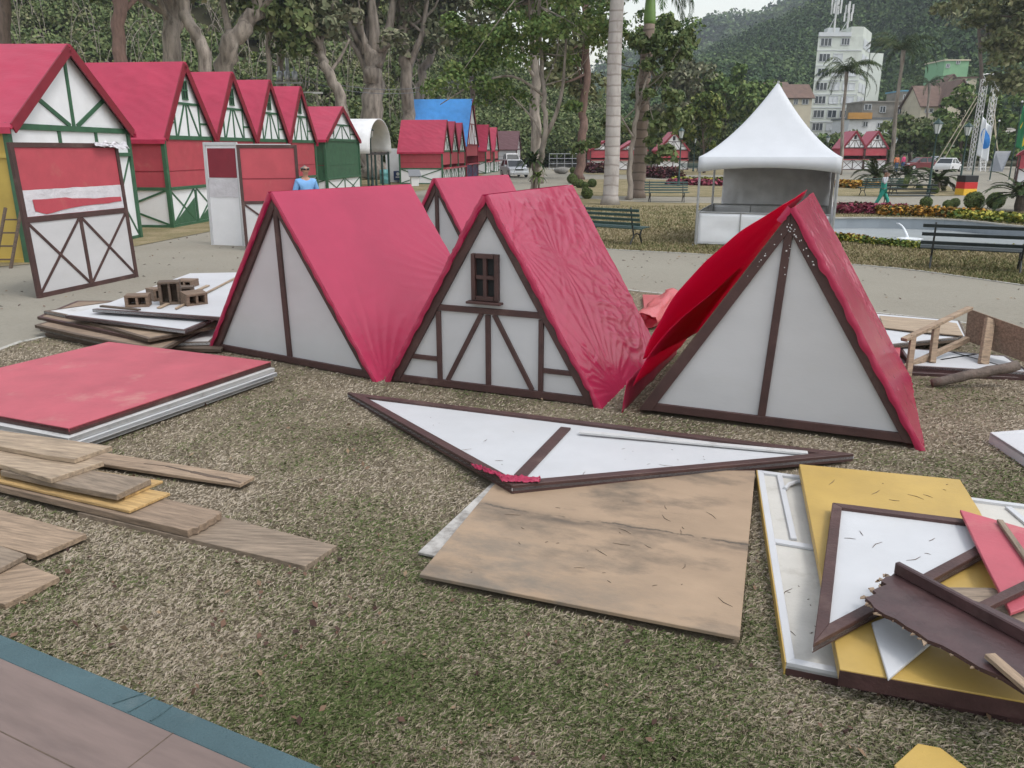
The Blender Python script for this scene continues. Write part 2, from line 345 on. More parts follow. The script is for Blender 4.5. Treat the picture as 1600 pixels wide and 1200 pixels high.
def royal_trunk(name, c, ring):
    m = mat(name, c, .85, .18, 3, 0, 9, (.16, .12, .10), stretch=(1, 1, .35), damt=.6, dscale=2); t = m.node_tree; N = t.nodes; L = t.links; p = N['Principled BSDF']
    src = p.inputs['Base Color'].links[0].from_socket
    tc = N.new('ShaderNodeTexCoord'); wv = N.new('ShaderNodeTexWave'); wv.bands_direction = 'Z'; wv.inputs['Scale'].default_value = .78; wv.inputs['Distortion'].default_value = 2.6; wv.inputs['Detail'].default_value = 3
    L.new(tc.outputs['Object'], wv.inputs['Vector'])
    r = N.new('ShaderNodeMapRange'); r.inputs[1].default_value = .0; r.inputs[2].default_value = .13; r.inputs[3].default_value = 1; r.inputs[4].default_value = 0; L.new(wv.outputs['Fac'], r.inputs[0])
    mx = N.new('ShaderNodeMix'); mx.data_type = 'RGBA'; mx.inputs[7].default_value = (*ring, 1); L.new(r.outputs[0], mx.inputs[0]); L.new(src, mx.inputs[6]); L.new(mx.outputs[2], p.inputs['Base Color'])
    b = N.new('ShaderNodeBump'); b.inputs['Strength'].default_value = .18; b.inputs['Distance'].default_value = .03; L.new(wv.outputs['Fac'], b.inputs['Height']); L.new(b.outputs[0], p.inputs['Normal'])
    return m
M['royal'] = royal_trunk('ringed_pale_palm_trunk', (.40, .365, .345), (.27, .235, .215))
M['royalbrown'] = royal_trunk('ringed_brown_palm_trunk', (.23, .175, .14), (.12, .09, .072))

# ------------------------------------------------------------------ the ground
def groundmat(name, cols, sc1=.9, sc2=26, leaf=0):
    m = bpy.data.materials.new(name); m.use_nodes = True; t = m.node_tree; N = t.nodes; L = t.links; p = N['Principled BSDF']
    p.inputs['Roughness'].default_value = .95; p.inputs['Specular IOR Level'].default_value = .15
    g = N.new('ShaderNodeNewGeometry')
    def nz(s, d=6, r=.65):
        n = N.new('ShaderNodeTexNoise'); n.inputs['Scale'].default_value = s; n.inputs['Detail'].default_value = d; n.inputs['Roughness'].default_value = r; L.new(g.outputs['Position'], n.inputs['Vector']); return n
    a = nz(sc1, 5); b = nz(sc2, 8, .75)
    s = N.new('ShaderNodeMath'); s.operation = 'MULTIPLY_ADD'; s.inputs[1].default_value = .55; L.new(b.outputs['Fac'], s.inputs[0])
    s2 = N.new('ShaderNodeMath'); s2.operation = 'MULTIPLY'; s2.inputs[1].default_value = .45; L.new(a.outputs['Fac'], s2.inputs[0]); L.new(s2.outputs[0], s.inputs[2])
    cr = N.new('ShaderNodeValToRGB'); e = cr.color_ramp.elements
    while len(e) < len(cols): e.new(.5)
    for i, (q, c) in enumerate(cols): e[i].position = q; e[i].color = (*c, 1)
    L.new(s.outputs[0], cr.inputs[0]); L.new(cr.outputs[0], p.inputs['Base Color'])
    bp = N.new('ShaderNodeBump'); bp.inputs['Strength'].default_value = .7; bp.inputs['Distance'].default_value = .03; L.new(b.outputs['Fac'], bp.inputs['Height']); L.new(bp.outputs[0], p.inputs['Normal'])
    return m
M['lawn'] = groundmat('dry_lawn', [(.36, (.115, .105, .050)), (.46, (.18, .155, .080)), (.53, (.25, .205, .12)), (.64, (.33, .265, .17))])
M['lawnnear'] = groundmat('dry_lawn_soil', [(.34, (.075, .06, .042)), (.46, (.145, .118, .082)), (.56, (.22, .18, .128)), (.68, (.31, .26, .19))], 1.2, 60)
M['path'] = groundmat('sandy_concrete', [(.30, (.185, .168, .135)), (.46, (.25, .23, .19)), (.58, (.27, .25, .207)), (.74, (.31, .29, .243))], .35, 14)
M['soil'] = groundmat('forest_floor', [(.3, (.03, .03, .018)), (.5, (.06, .055, .03)), (.7, (.09, .075, .045))], .3, 4)

def sheet(name, outer, m, z, holes=(), kind='structure', thick=0):
    bm = bmesh.new()
    for loop in [outer, *holes]:
        vs = [bm.verts.new((p[0], p[1], z)) for p in loop]
        for i in range(len(vs)): bm.edges.new((vs[i - 1], vs[i]))
    bmesh.ops.triangle_fill(bm, use_beauty=True, use_dissolve=False, edges=bm.edges[:])
    for f in bm.faces:
        if f.normal.z < 0: f.normal_flip()
    me = bpy.data.meshes.new(name); bm.to_mesh(me); bm.free(); me.materials.append(m)
    o = bpy.data.objects.new(name, me); COL.objects.link(o); return tag(o, kind=kind)
def smoothpts(pts, n=6, closed=False):
    out = []; N_ = len(pts)
    for i in range(N_ if closed else N_ - 1):
        p0 = Vector(pts[(i - 1) % N_] if closed or i else pts[0]); p1 = Vector(pts[i]); p2 = Vector(pts[(i + 1) % N_])
        p3 = Vector(pts[(i + 2) % N_] if closed or i + 2 < N_ else pts[-1])
        for k in range(n):
            t = k / n; out.append(.5 * ((2 * p1) + (p2 - p0) * t + (2 * p0 - 5 * p1 + 4 * p2 - p3) * t * t + (3 * p1 - p0 - 3 * p2 + p3) * t ** 3))
    if not closed: out.append(Vector(pts[-1]))
    return out
def strip(pts, wd, z0, z1, mb=None):
    """a low band of width wd along a line of points"""
    mb = mb or MB()
    for a, b in zip(pts[:-1], pts[1:]):
        a = Vector((a[0], a[1], 0)); b = Vector((b[0], b[1], 0)); d = (b - a)
        if d.length < 1e-4: continue
        d.normalize(); n = Vector((-d.y, d.x, 0)) * wd / 2
        mb.ext([a - n + Vector((0, 0, z0)), b - n + Vector((0, 0, z0)), b + n + Vector((0, 0, z0)), a + n + Vector((0, 0, z0))], (0, 0, z1 - z0))
    return mb
P2 = lambda *pts: [G(*p).xy for p in pts]
# pool outline (near rim, then far rim)
pool_near = P2((1235, 366), (1300, 374), (1380, 383), (1450, 389), (1540, 391)) + [Vector((14.2, 18.6)), Vector((16.5, 19.8))]
pool_far = [Vector((17.0, 22.5)), Vector((15.6, 24.6))] + P2((1500, 345), (1400, 341.5), (1300, 341.5), (1215, 345)) + [Vector((7.2, 24.0))]
pool = smoothpts([(*p, 0) for p in pool_near + pool_far], 4, True); poolxy = [(p.x, p.y) for p in pool]
BIG = [(-1500, -200), (1500, -200), (1500, 1600), (-1500, 1600)]
sheet('ground', BIG, M['soil'], 0.0, [poolxy])
PLAZA = [(-60, -20), (80, -20), (120, 118), (-70, 118)]
sheet('path', PLAZA, M['path'], .006, [poolxy])
# front lawn
edge_front = smoothpts([(-6.25, -8, 0), (-6.05, 5, 0), (-5.99, 9.02, 0), (-5.84, 9.68, 0), (-5.0, 12.2, 0), (-3.4, 14.6, 0), (-1.2, 15.4, 0), (.6, 14.6, 0), (2.11, 13.0, 0), (5.15, 11.23, 0), (6.58, 9.98, 0), (9.5, 6.2, 0), (12, -8, 0)], 5)
sheet('lawn', [(p.x, p.y) for p in edge_front], M['lawnnear'], .016)
strip(edge_front, .07, .0, .024).build('kerb', M['kerb'])['kind'] = 'structure'
# middle lawn with the pool in it
edge_mid = smoothpts([(*p, 0) for p in P2((1680, 458), (1600, 447), (1400, 420), (1200, 405), (1060, 396), (930, 388), (880, 372))] + [(.9, 27, 0), (1.1, 36, 0), (2.6, 40.5, 0)] + [(*p, 0) for p in P2((1000, 316), (1100, 317.5), (1235, 319))] + [(*p, 0) for p in P2((1330, 323.5), (1450, 326), (1560, 330), (1690, 335))], 5)
sheet('lawn', [(p.x, p.y) for p in edge_mid], M['lawn'], .014, [poolxy])
strip(edge_mid, .07, .0, .022).build('kerb', M['kerb'])['kind'] = 'structure'
# lawn strip under the left row of stalls
sheet('lawn', [(-60, 13.5), (-11.5, 14.8), (-9.9, 16.3), (-9.15, 19.5), (-8.68, 23.2), (-8.1, 30), (-6.6, 41), (-4.2, 52), (-3.6, 58), (-2.6, 85), (-2, 117), (-60, 117)], M['lawn'], .018)
# islands beyond
sheet('lawn', P2((875, 306), (1100, 308), (1232, 309), (1232, 289), (1120, 284), (1000, 280), (905, 281)), M['lawn'], .020)
sheet('lawn', P2((925, 273), (1100, 273.5), (1240, 273.5), (1240, 266), (1000, 264), (860, 266)), M['lawn'], .022)
sheet('lawn', P2((1270, 306), (1400, 308), (1500, 306), (1480, 290), (1400, 287), (1270, 283)), M['lawn'], .024)
# the pool: sunken grey basin
wl = -.34
mb = MB()
for i in range(len(pool)):
    a, b = pool[i - 1], pool[i]
    mb.add([(a.x, a.y, -.6), (b.x, b.y, -.6), (b.x, b.y, .03), (a.x, a.y, .03)], [(0, 1, 2, 3)])
mb.f.append(tuple(mb.add([(p.x, p.y, -.58) for p in pool], []) and range(len(mb.v) - len(pool), len(mb.v))))
bas = solo(mb, 'fountain_pool', M['pool'], 'sunken grey painted fountain pool ringed with flowers', 'pool')
rim = strip(pool + [pool[0]], .10, .0, .045).build('rim', M['kerb'], None); rim.parent = bas; rim.location = -bas.location
def watermat():
    m = mat('pool_water', (.34, .36, .36), .22, .08, .8); t = m.node_tree; p = t.nodes['Principled BSDF']
    n = t.nodes.new('ShaderNodeTexNoise'); n.inputs['Scale'].default_value = 5; b = t.nodes.new('ShaderNodeBump'); b.inputs['Strength'].default_value = .25; b.inputs['Distance'].default_value = .03
    g = t.nodes.new('ShaderNodeNewGeometry'); t.links.new(g.outputs['Position'], n.inputs['Vector']); t.links.new(n.outputs['Fac'], b.inputs['Height']); t.links.new(b.outputs[0], p.inputs['Normal']); return m
M['water'] = watermat()
sheet('water', poolxy, M['water'], wl)
sp = D(1401, 349, 25.3)
jet = [sp + Vector((.0 + .10 * t, -.62 * t, .10 * t - .52 * t * t)) * 1.1 for t in [0, .2, .4, .6, .8, 1.0]]
M['foam'] = mat('water_jet', (.72, .75, .78), .2, .1, 6)
mb = MB(); mb.tube(jet, [.02, .022, .025, .03, .035, .05], 6); mb.lathe([(.42, 0), (.3, .012), (.12, .03), (.02, .035)], 12, (jet[-1].x, jet[-1].y, wl + .004))
solo(mb, 'water_jet', M['foam'], 'thin arc of water spouting from the far pool wall', 'water jet', smooth=True)

# ------------------------------------------------------------------ leaves
def fastquads(name, V, m, parent=None):
    n = len(V); me = bpy.data.meshes.new(name)
    me.vertices.add(n * 4); me.vertices.foreach_set('co', V.reshape(-1).astype(np.float32))
    me.loops.add(n * 4); me.loops.foreach_set('vertex_index', np.arange(n * 4, dtype=np.int32))
    me.polygons.add(n); me.polygons.foreach_set('loop_start', np.arange(n, dtype=np.int32) * 4)
    me.update(calc_edges=True); me.materials.append(m)
    o = bpy.data.objects.new(name, me); COL.objects.link(o)
    if parent: o.parent = parent
    return o
def unit(a): return a / np.maximum(np.linalg.norm(a, axis=1, keepdims=True), 1e-6)
def leafquads(c, size, nrm=None, elong=1.7, rnd=.7, rng=RNG):
    """one folded leaf-shaped face at each point"""
    n = len(c); r = rng.normal(size=(n, 3))
    nv = unit(r) if nrm is None else unit(unit(nrm) + r * rnd)
    t = unit(np.cross(nv, rng.normal(size=(n, 3)))); b = np.cross(nv, t)
    s = (size * rng.uniform(.65, 1.35, n))[:, None] if np.isscalar(size) else (size * rng.uniform(.65, 1.35, n))[:, None]
    L = t * s * elong / 2; W = b * s / 2
    return np.stack([c - L, c + W + nv * s * .12, c + L, c - W + nv * s * .12], 1)
def domes(centres, radii, per, rng=RNG, squash=.85, low=-.35):
    """points and outward directions over many uneven leafy domes"""
    k = len(centres); d = unit(rng.normal(size=(k * per, 3))); d[:, 2] = np.where(d[:, 2] < low, -d[:, 2], d[:, 2])
    ci = np.repeat(np.arange(k), per); R_ = np.asarray(radii)[ci]
    rad = R_ * rng.uniform(.62, 1.08, k * per)
    off = d * rad[:, None]; off[:, 2] *= squash
    return np.asarray(centres)[ci] + off, d
def inblob(blobs, n, rng=RNG):
    w_ = np.array([b[1][0] * b[1][1] * b[1][2] for b in blobs]) ** .8; w_ /= w_.sum()
    idx = rng.choice(len(blobs), n, p=w_); d = unit(rng.normal(size=(n, 3))); r = rng.uniform(.25, 1, n) ** .6
    c = np.array([b[0] for b in blobs])[idx]; R_ = np.array([b[1] for b in blobs])[idx]
    return c + d * R_ * r[:, None]
def tree(name, label, base, trunk, rad, blobs, nclump, per, clump_r, leaf, lm, bm_, group=None, limbs=9, seed=1, extra=(), limb_r=.35, cat='tree', lz=1.0):
    rng = np.random.default_rng(seed); t = thing(name, label, cat, base, 0, group)
    mb = MB(); tp = smoothpts([tuple(p) for p in trunk], 5); n = len(tp)
    rs = [rad[0] + (rad[1] - rad[0]) * (i / (n - 1)) ** .8 for i in range(n)]
    rs[0] *= 1.35; tp = [p + Vector(rng.normal(size=3)) * rs[i] * .26 * (0 < i) for i, p in enumerate(tp)]
    mb.tube(tp, rs, 10)
    cl = inblob(blobs, nclump, rng)
    for path, r0, r1 in extra:
        pp = smoothpts([tuple(p) for p in path], 4); mb.tube(pp, [r0 + (r1 - r0) * i / (len(pp) - 1) for i in range(len(pp))], 7)
    for i in range(limbs):
        e = Vector(cl[rng.integers(len(cl))]); s = tp[int(n * rng.uniform(.55, .98))] if n > 2 else tp[-1]
        mid = s.lerp(e, .5) + Vector((0, 0, -.08 * (e - s).length)) + Vector(rng.normal(size=3)) * .06 * (e - s).length
        pp = smoothpts([s, mid, e], 4); r0 = rad[1] * limb_r * 1.6
        mb.tube(pp, [max(r0 * (1 - .85 * k / (len(pp) - 1)), .008) for k in range(len(pp))], 6)
    mb.build('trunk', bm_, t, smooth=True)
    pts, d = domes(cl, clump_r * rng.uniform(.6, 1.3, len(cl)), per, rng)
    fastquads('crown', leafquads(pts, leaf, d, 1.7, .8, rng), lm, t)
    return t

# ------------------------------------------------------------------ hills and woods behind
def interp(px, tab):
    return float(np.interp(px, [a for a, b in tab], [b for a, b in tab]))
def hill(name, p0, p1, Y0, Y1, base, crest, mat_, nx=60, ny=24, rough=1.0):
    """terrain rising from the line `base` at Y0 to the line `crest` at Y1 and falling behind it"""
    def fn(u, v):
        px = p0 + (p1 - p0) * u; t = v * 1.35; Ya = Y0 if not hasattr(Y0, '__len__') else interp(px, Y0); Y = Ya + (Y1 - Ya) * t
        zc = D(px, interp(px, crest), Y1).z; zb = interp(px, base)
        s = min(t, 1); z = zb + (zc - zb) * (s * s * (3 - 2 * s) * .55 + s * .45)
        if t > 1: z = zc * (1 - (t - 1) * 1.6)
        x = (px - 800) / F * (Y * cos(PITCH))
        z += noise.noise((x * .02, Y * .02, 1)) * rough * 6 * min(t * 2, 1)
        return (x, Y, z)
    o = MB().grid(fn, nx, ny).build(name, mat_, smooth=True); tag(o, kind='structure'); return fn
def cover(name, fn, n, r0, r1, per, leaf, lm, label, cat, seed, vmax=.8, lift=.3, upow=1.0, vpow=1.0):
    rng = np.random.default_rng(seed); c = []; rr = []
    for i in range(n):
        u = rng.uniform(0, 1); v = rng.uniform(0, 1) ** vpow * vmax; p = fn(u, v); r = rng.uniform(r0, r1)
        c.append((p[0], p[1], p[2] + r * lift)); rr.append(r)
    pts, d = domes(np.array(c), np.array(rr), per, rng, 1.0, -.2)
    o = fastquads(name, leafquads(pts, leaf, d, 1.4, .75, rng), lm); tag(o, label, cat, kind='stuff'); return o
f1 = hill('hill', -260, 960, [(-260, 62), (560, 70), (640, 84), (720, 118)], 150, [(-260, .5), (960, 0)], [(-260, -190), (500, -160), (620, -60), (700, 40), (760, 110), (840, 150), (900, 172), (960, 190)], M['soil'], rough=.4)
cover('woodland', f1, 820, 1.6, 3.4, 560, .30, M['leafdark'], 'dense dark woodland rising behind the row of stalls', 'woodland', 21, .8)
cover('undergrowth', f1, 300, .9, 2.2, 420, .24, M['leafolive'], 'olive undergrowth among the trunks behind the stalls', 'undergrowth', 22, .45, .6)
f2 = hill('hill', 880, 1760, [(880, 150), (1180, 190), (1260, 222), (1380, 222), (1440, 200), (1760, 170)], 420, [(880, 0), (1250, 0), (1400, 6), (1760, 10)], [(880, 185), (1000, 165), (1060, 130), (1110, 100), (1180, 68), (1240, 36), (1320, -28), (1450, -150), (1760, -260)], M['soil'], 70, 30)
cover('scrub', f1, 130, .8, 2.0, 420, .26, M['leafgrey'], 'grey dry scrub and vines between the trunks on the wooded slope', 'scrub', 27, .7, .8)
cover('bright_shrubs', f1, 70, .7, 1.8, 380, .26, M['leaflight'], 'yellow green shrubs scattered over the wooded slope', 'shrubs', 28, .7, .9)
rg = random.Random(29); mb = MB()
for _ in range(420):
    u, v = rg.random(), rg.random() * .5; p = Vector(f1(u * .8, v)); hgt = rg.uniform(2, 8); x, y = rg.uniform(-3, 3), rg.uniform(-1.5, 1.5); p += Vector((0, -2.2, rg.uniform(0, 4)))
    mb.tube(smoothpts([p, p + Vector((x * .2, y * .3, hgt * .6)), p + Vector((x * .7, y, hgt * .95)), p + Vector((x, y, hgt * rg.uniform(.5, 1.1)))], 3), [rg.uniform(.03, .08)] + [.03] * 9, 4, False)
tag(mb.build('vines', M['bark']), 'tangle of thin pale stems and vines over the wooded slope', 'vines', kind='stuff')
cover('hill_forest', f2, 2300, 2.4, 8.5, 260, .85, M['leafhill'], 'dense forest covering the steep hill behind the tall building', 'forest', 23, .8)
f3 = hill('mountain', 780, 1800, 520, 800, [(780, 0), (1800, 20)], [(780, 170), (900, 135), (980, 105), (1050, 76), (1090, 60), (1140, 46), (1200, 24), (1300, -40), (1500, -110), (1800, -160)], M['soil'], 50, 18)
cover('mountain_forest', f3, 1300, 6, 15, 120, 2.4, M['leafhill'], 'hazy forest on the far mountain under the sky', 'forest', 24, .8)
cover('park_edge_wood', lambda u, v: (-14 + 44 * u, 112 + 14 * v, 0), 110, 1.6, 4.6, 640, .34, M['leafdark'], 'dark wood at the far edge of the park behind the palms', 'woodland', 25, 1, .75)
cover('roadside_thicket', lambda u, v: (36 + 70 * u, 124 + 22 * v, 0), 110, 1.3, 3.0, 420, .42, M['leafmid'], 'green thicket below the hillside houses', 'thicket', 26, 1, .6)

# ------------------------------------------------------------------ boards and panels lying about
FOOT = []                                   # footprints kept clear of grass blades
def slabobj(name, top, thick, m, parent=None, bevel=.003, rz=None, ragged=None):
    """board with the given top corners (world), thick downwards; local x runs along its first edge"""
    top = [Vector(p) for p in top]
    e = top[1] - top[0]; rz = atan2(e.y, e.x) if rz is None else rz
    if top[0].z - thick < .07: FOOT.append([(p.x, p.y) for p in top])
    mb = MB(); mb.ext(top, (0, 0, -thick))
    if parent is None: return solo(mb, name, m, None, None, rz=rz, bevel=bevel)
    mb.v = [v - parent.location for v in mb.v]; return mb.build(name, m, parent, bevel=bevel)
def slab(name, label, cat, px, z, thick, m, group=None, bevel=.003):
    zs = z if hasattr(z, '__len__') else [z] * len(px)
    o = slabobj(name, [G(*p, zz) for p, zz in zip(px, zs)], thick, m, bevel=bevel); return tag(o, label, cat, group)
def edge(o, pts, z0, z1, m, name='edge_face'):
    """differently painted side face along the border of a lying board"""
    R = Matrix.Rotation(-o.rotation_euler.z, 3, 'Z') if o.type == 'MESH' else Matrix.Identity(3)
    mb = MB()
    for a, b in zip(pts[:-1], pts[1:]):
        d = (b - a).normalized(); n = Vector((d.y, -d.x, 0)) * .004; q = [Vector((p.x, p.y, z0)) for p in (a, b, b + n, a + n)]; mb.ext([R @ (p - o.location) for p in q], (0, 0, z1 - z0))
    return mb.build(name, m, o)
def bar(mb, a, b, wd, z0, z1):              # flat bar between two ground points, between two levels
    a = Vector((a[0], a[1], 0)); b = Vector((b[0], b[1], 0)); d = (b - a).normalized(); n = Vector((-d.y, d.x, 0)) * wd / 2
    return mb.ext([a - n + Vector((0, 0, z0)), b - n + Vector((0, 0, z0)), b + n + Vector((0, 0, z0)), a + n + Vector((0, 0, z0))], (0, 0, z1 - z0))
def inset(poly, dist):
    n = len(poly); c = sum((Vector(p).xy for p in poly), Vector((0, 0))) / n; out = []
    for i in range(n):
        a, b, d = Vector(poly[i - 1]).xy, Vector(poly[i]).xy, Vector(poly[(i + 1) % n]).xy
        def off(p, q):
            e = (q - p).normalized(); m_ = Vector((-e.y, e.x))
            if m_.dot(c - p) < 0: m_ = -m_
            return p + m_ * dist, e
        p1, e1 = off(a, b); p2, e2 = off(b, d); cr = e1.x * e2.y - e1.y * e2.x
        t = ((p2 - p1).x * e2.y - (p2 - p1).y * e2.x) / cr; out.append(p1 + e1 * t)
    return out
def framed(name, label, cat, corners, thick, pm, fm, fw, lip=.018, group=None, edges=None, rails=(), drop=None):
    """a sheet with frame boards along its edges; corners are world points of the sheet's top (they may tilt)"""
    cs = [Vector(p) for p in corners]; c0 = sum(cs, Vector()) / len(cs); base = Vector((c0.x, c0.y, min(p.z for p in cs) - thick))
    t = thing(name, label, cat, base, 0, group)
    if cs[0].z - thick < .07: FOOT.append([(p.x, p.y) for p in cs])
    mb = MB(); mb.ext([p - base for p in cs], (0, 0, -thick)); mb.build('panel', pm, t)
    # plane of the sheet: z from x, y
    A = np.array([[p.x, p.y, 1] for p in cs]); k = np.linalg.lstsq(A, np.array([p.z for p in cs]), rcond=None)[0]
    zz = lambda p: k[0] * p[0] + k[1] * p[1] + k[2]
    ins = inset(cs, fw); n = len(cs)
    for i in range(n):
        if edges is not None and i not in edges: continue
        j = (i + 1) % n; poly = [cs[i].xy, cs[j].xy, ins[j], ins[i]]
        mb = MB(); d = drop if drop else thick + .012
        mb.ext([Vector((p[0], p[1], zz(p) + lip)) - base for p in poly], (0, 0, -(lip + d))); mb.build('frame_board', fm, t, bevel=.003)
    for a, b, wd in rails:
        mb = MB(); bar(mb, Vector(a).xy - base.xy, Vector(b).xy - base.xy, wd, 0, .001)
        mb.v = [Vector((v.x, v.y, zz((v.x + base.x, v.y + base.y)) - base.z + (lip - .003 if i % 8 >= 4 else .001))) for i, v in enumerate(mb.v)]
        mb.build('cross_board', fm, t, bevel=.002)
    return t

# stage floor the photo is taken from
ph = .5
pt = thing('stage_platform', 'low stage floor of pinkish boards edged with teal carpet', 'platform', (-2.5, .5, 0))
L0, L1 = G(-60, 965, ph), G(560, 1221, ph); q0, q1 = G(-60, 1001, ph), G(460, 1228, ph)
e = (L1 - L0).normalized(); L0 -= e * 2; L1 += e * 1.6; q0 -= e * 2; q1 += e * 1.6; nrm = Vector((e.y, -e.x, 0))
mb = MB(); mb.ext([p - pt.location for p in (q0, q1, q1 + nrm * 2.2, q0 + nrm * 2.2)], (0, 0, -.46))
fl = slabobj('floor_boards', [q0, q1, q1 + nrm * 2.2, q0 + nrm * 2.2], .44, M['platform']); fl.parent = pt; fl.location -= pt.location
ce = slabobj('carpet_edge', [L0 - Vector((0, 0, .003)), L1 - Vector((0, 0, .003)), q1 - Vector((0, 0, .003)), q0 - Vector((0, 0, .003))], .497, M['carpet']); ce.parent = pt; ce.location -= pt.location
mb = MB()
for k in range(1, 9):
    a = q0 + nrm * (.235 * k); b = q1 + nrm * (.235 * k); bar(mb, (a - pt.location).xy, (b - pt.location).xy, .004, ph - .002, ph + .0008)
    for s in range(4):
        p = q0.lerp(q1, ((s + .37 * k) % 4 + .2) / 4.3) + nrm * (.235 * (k - 1)); bar(mb, (p - pt.location).xy, (p + nrm * .235 - pt.location).xy, .004, ph - .002, ph + .0008)
mb.build('board_joints', M['plankdark'], pt)
mb = MB()
for (x0, y0, x1, y1) in [(228, 1082, 176, 1099), (243, 1088, 200, 1112), (270, 1101, 235, 1126)]:
    a, b = G(x0, y0, ph), G(x1, y1, ph); mid = a.lerp(b, .5) + Vector((.004, .006, 0)); mb.tube([a - pt.location, mid - pt.location, b - pt.location], [.002, .005, .003], 5)
mb.build('carpet_crease', M['carpet'], pt)

# planks at the left
GP = 'loose planks on the grass at the left'
slab('plank', 'longest grey plank reaching furthest right across the grass', 'plank', [(180, 800), (344, 806), (526, 852), (477, 884), (260, 833), (120, 800)], .05, .045, M['plankgrey'], GP)
slab('plank', 'brown plank with a split rotten end and flecks of green paint', 'plank', [(-60, 715), (200, 766), (346, 799), (343, 803), (339, 804), (334, 809), (326, 812), (321, 817), (312, 820), (309, 824), (300, 825), (293, 829), (0, 760), (-60, 746)], .10, .045, M['plankbrown'], GP)
slab('plank', 'thin yellow board lying on the brown split plank', 'plank', [(-60, 712), (266, 770), (202, 798), (0, 752), (-60, 740)], .125, .02, M['plankorange'], GP)
slab('plank', 'short orange strip sticking out beneath the grey weathered board', 'plank', [(150, 735), (255, 751), (195, 776), (120, 760)], .145, .018, M['plankorange'], GP)
slab('plank', 'thick grey weathered board above the orange strip', 'plank', [(60, 716), (125, 732), (236, 748), (182, 773), (84, 754), (0, 735)], .19, .04, M['plankgrey'], GP)
slab('plank', 'cracked plank jutting right from behind the stack of boards', 'plank', [(60, 695), (159, 706), (398, 744), (375, 757), (162, 725), (60, 710)], .07, .025, M['planktan'], GP)
mb = MB()
cr = [G(x, y, .0715) for x, y in [(225, 724), (260, 728), (300, 737), (330, 744), (355, 748), (376, 754)]]
for a, b, wd in zip(cr[:-1], cr[1:], [.008, .016, .03, .028, .014]): bar(mb, a.xy, b.xy, wd, .069, .0722)
ck = mb; pk = [o for o in COL.objects if o.name.startswith('plank')][-1]
R_ = Matrix.Rotation(-pk.rotation_euler.z, 3, 'Z'); ck.v = [R_ @ (v - pk.location) for v in ck.v]; ck.build('crack', M['plankdark'], pk)
slab('plank', 'pale plank second from the top of the stack', 'plank', [(-60, 692), (100, 708), (162, 721), (79, 748), (0, 725), (-60, 712)], .225, .035, M['plankpale'], GP)
slab('plank', 'topmost pale plank of the stack beside the red panels', 'plank', [(-60, 666), (0, 672), (175, 697), (116, 717), (72, 711), (0, 697), (-60, 690)], .262, .034, M['plankpale'], GP)
slab('plank', 'tan plank end with worn knots at the left edge of the grass', 'plank', [(-60, 786), (0, 796), (135, 834), (57, 868), (0, 852), (-60, 840)], .07, .035, M['planktan'], GP)
slab('plank', 'small grey plank corner lying between two tan boards', 'plank', [(-60, 840), (0, 852), (41, 866), (0, 888), (-60, 905)], .085, .03, M['plankgrey'], GP)
slab('plank', 'orange tan board with a yellow edge nearest the stage', 'plank', [(-60, 890), (34, 878), (93, 901), (7, 944), (-60, 930)], .05, .035, M['planktan'], GP)

# red topped stack of panels
zt = .22
A_, B_, C_ = G(170, 534, zt), G(423, 565, zt), G(107, 669, zt); D_ = A_ + C_ - B_
GS = 'panels stacked flat at the left'
framed('dismantled_shutter', 'weathered red painted panel on top of the white stack', 'panel', [A_, B_, C_, D_], .03, M['redlying'], M['brown'], .035, -.004, GS, drop=.055)
dn = (C_ - B_).normalized(); rn = (B_ - A_).normalized()
for k, (dz, o1, o2, lb, m_) in enumerate([(.06, .045, .05, 'grimy white panel directly under the red one', 'whitegrime'), (.105, .07, .03, 'white panel in the middle of the low stack beneath the red one', 'white'), (.15, .03, .12, 'lowest white panel of the red topped stack', 'whitegrime')]):
    q = [p - Vector((0, 0, dz)) + rn * o1 * (1 if i in (1, 2) else .2) + dn * o2 * (1 if i in (2, 3) else .1) for i, p in enumerate([A_, B_, C_, D_])]
    framed('dismantled_wall', lb, 'panel', q, .03, M[m_], M[m_], .06, .001, GS, drop=.038)

# pile of panels behind, with hollow wooden blocks on it
GB = 'pile of panels beside the path'
def pile(label, px, z, m_, fm=None, th=.03, edges=None):
    cs = [G(*p, z) for p in px]
    return framed('dismantled_wall', label, 'panel', cs, th, M[m_], M[fm or m_], .05, .003, GB, drop=th + .006, edges=edges)
pile('bottom brown panel of the pile touching the grass', [(70, 521), (178, 541), (345, 546), (400, 490), (215, 470)], .07, 'plankdark')
pile('grey blue panel low in the pile at its left end', [(62, 513), (175, 538), (330, 535), (390, 480), (200, 464)], .11, 'whitegrime', 'plankdark')
pile('dark wooden panel skewed under the brown edged one', [(54, 508), (120, 523), (250, 548), (345, 500), (190, 470)], .15, 'plankbrown', 'plankdark')
pile('brown edged panel fanned out to the left of the pile', [(58, 495), (230, 531), (330, 505), (300, 470), (120, 470)], .19, 'plankbrown', 'brown')
pile('light grey panel corner poking from the left of the pile', [(68, 486), (170, 506), (300, 490), (240, 462), (105, 481)], .23, 'whitegrime', 'plankdark')
pile('unpainted hardboard panel above the dark ones at the pile front', [(140, 503), (232, 530), (345, 508), (330, 470), (200, 470)], .225, 'planktan', 'plankdark')
pile('white panel with a brown front edge second from the top', [(101, 493), (288, 517), (330, 500), (395, 455), (250, 448), (190, 470)], .29, 'white', 'brown', edges=[0, 1])
pile('topmost white panel of the pile holding the wooden blocks', [(144, 483), (348, 497), (400, 425), (297, 427), (200, 462)], .36, 'white', 'brown', edges=[0])
zb = .362
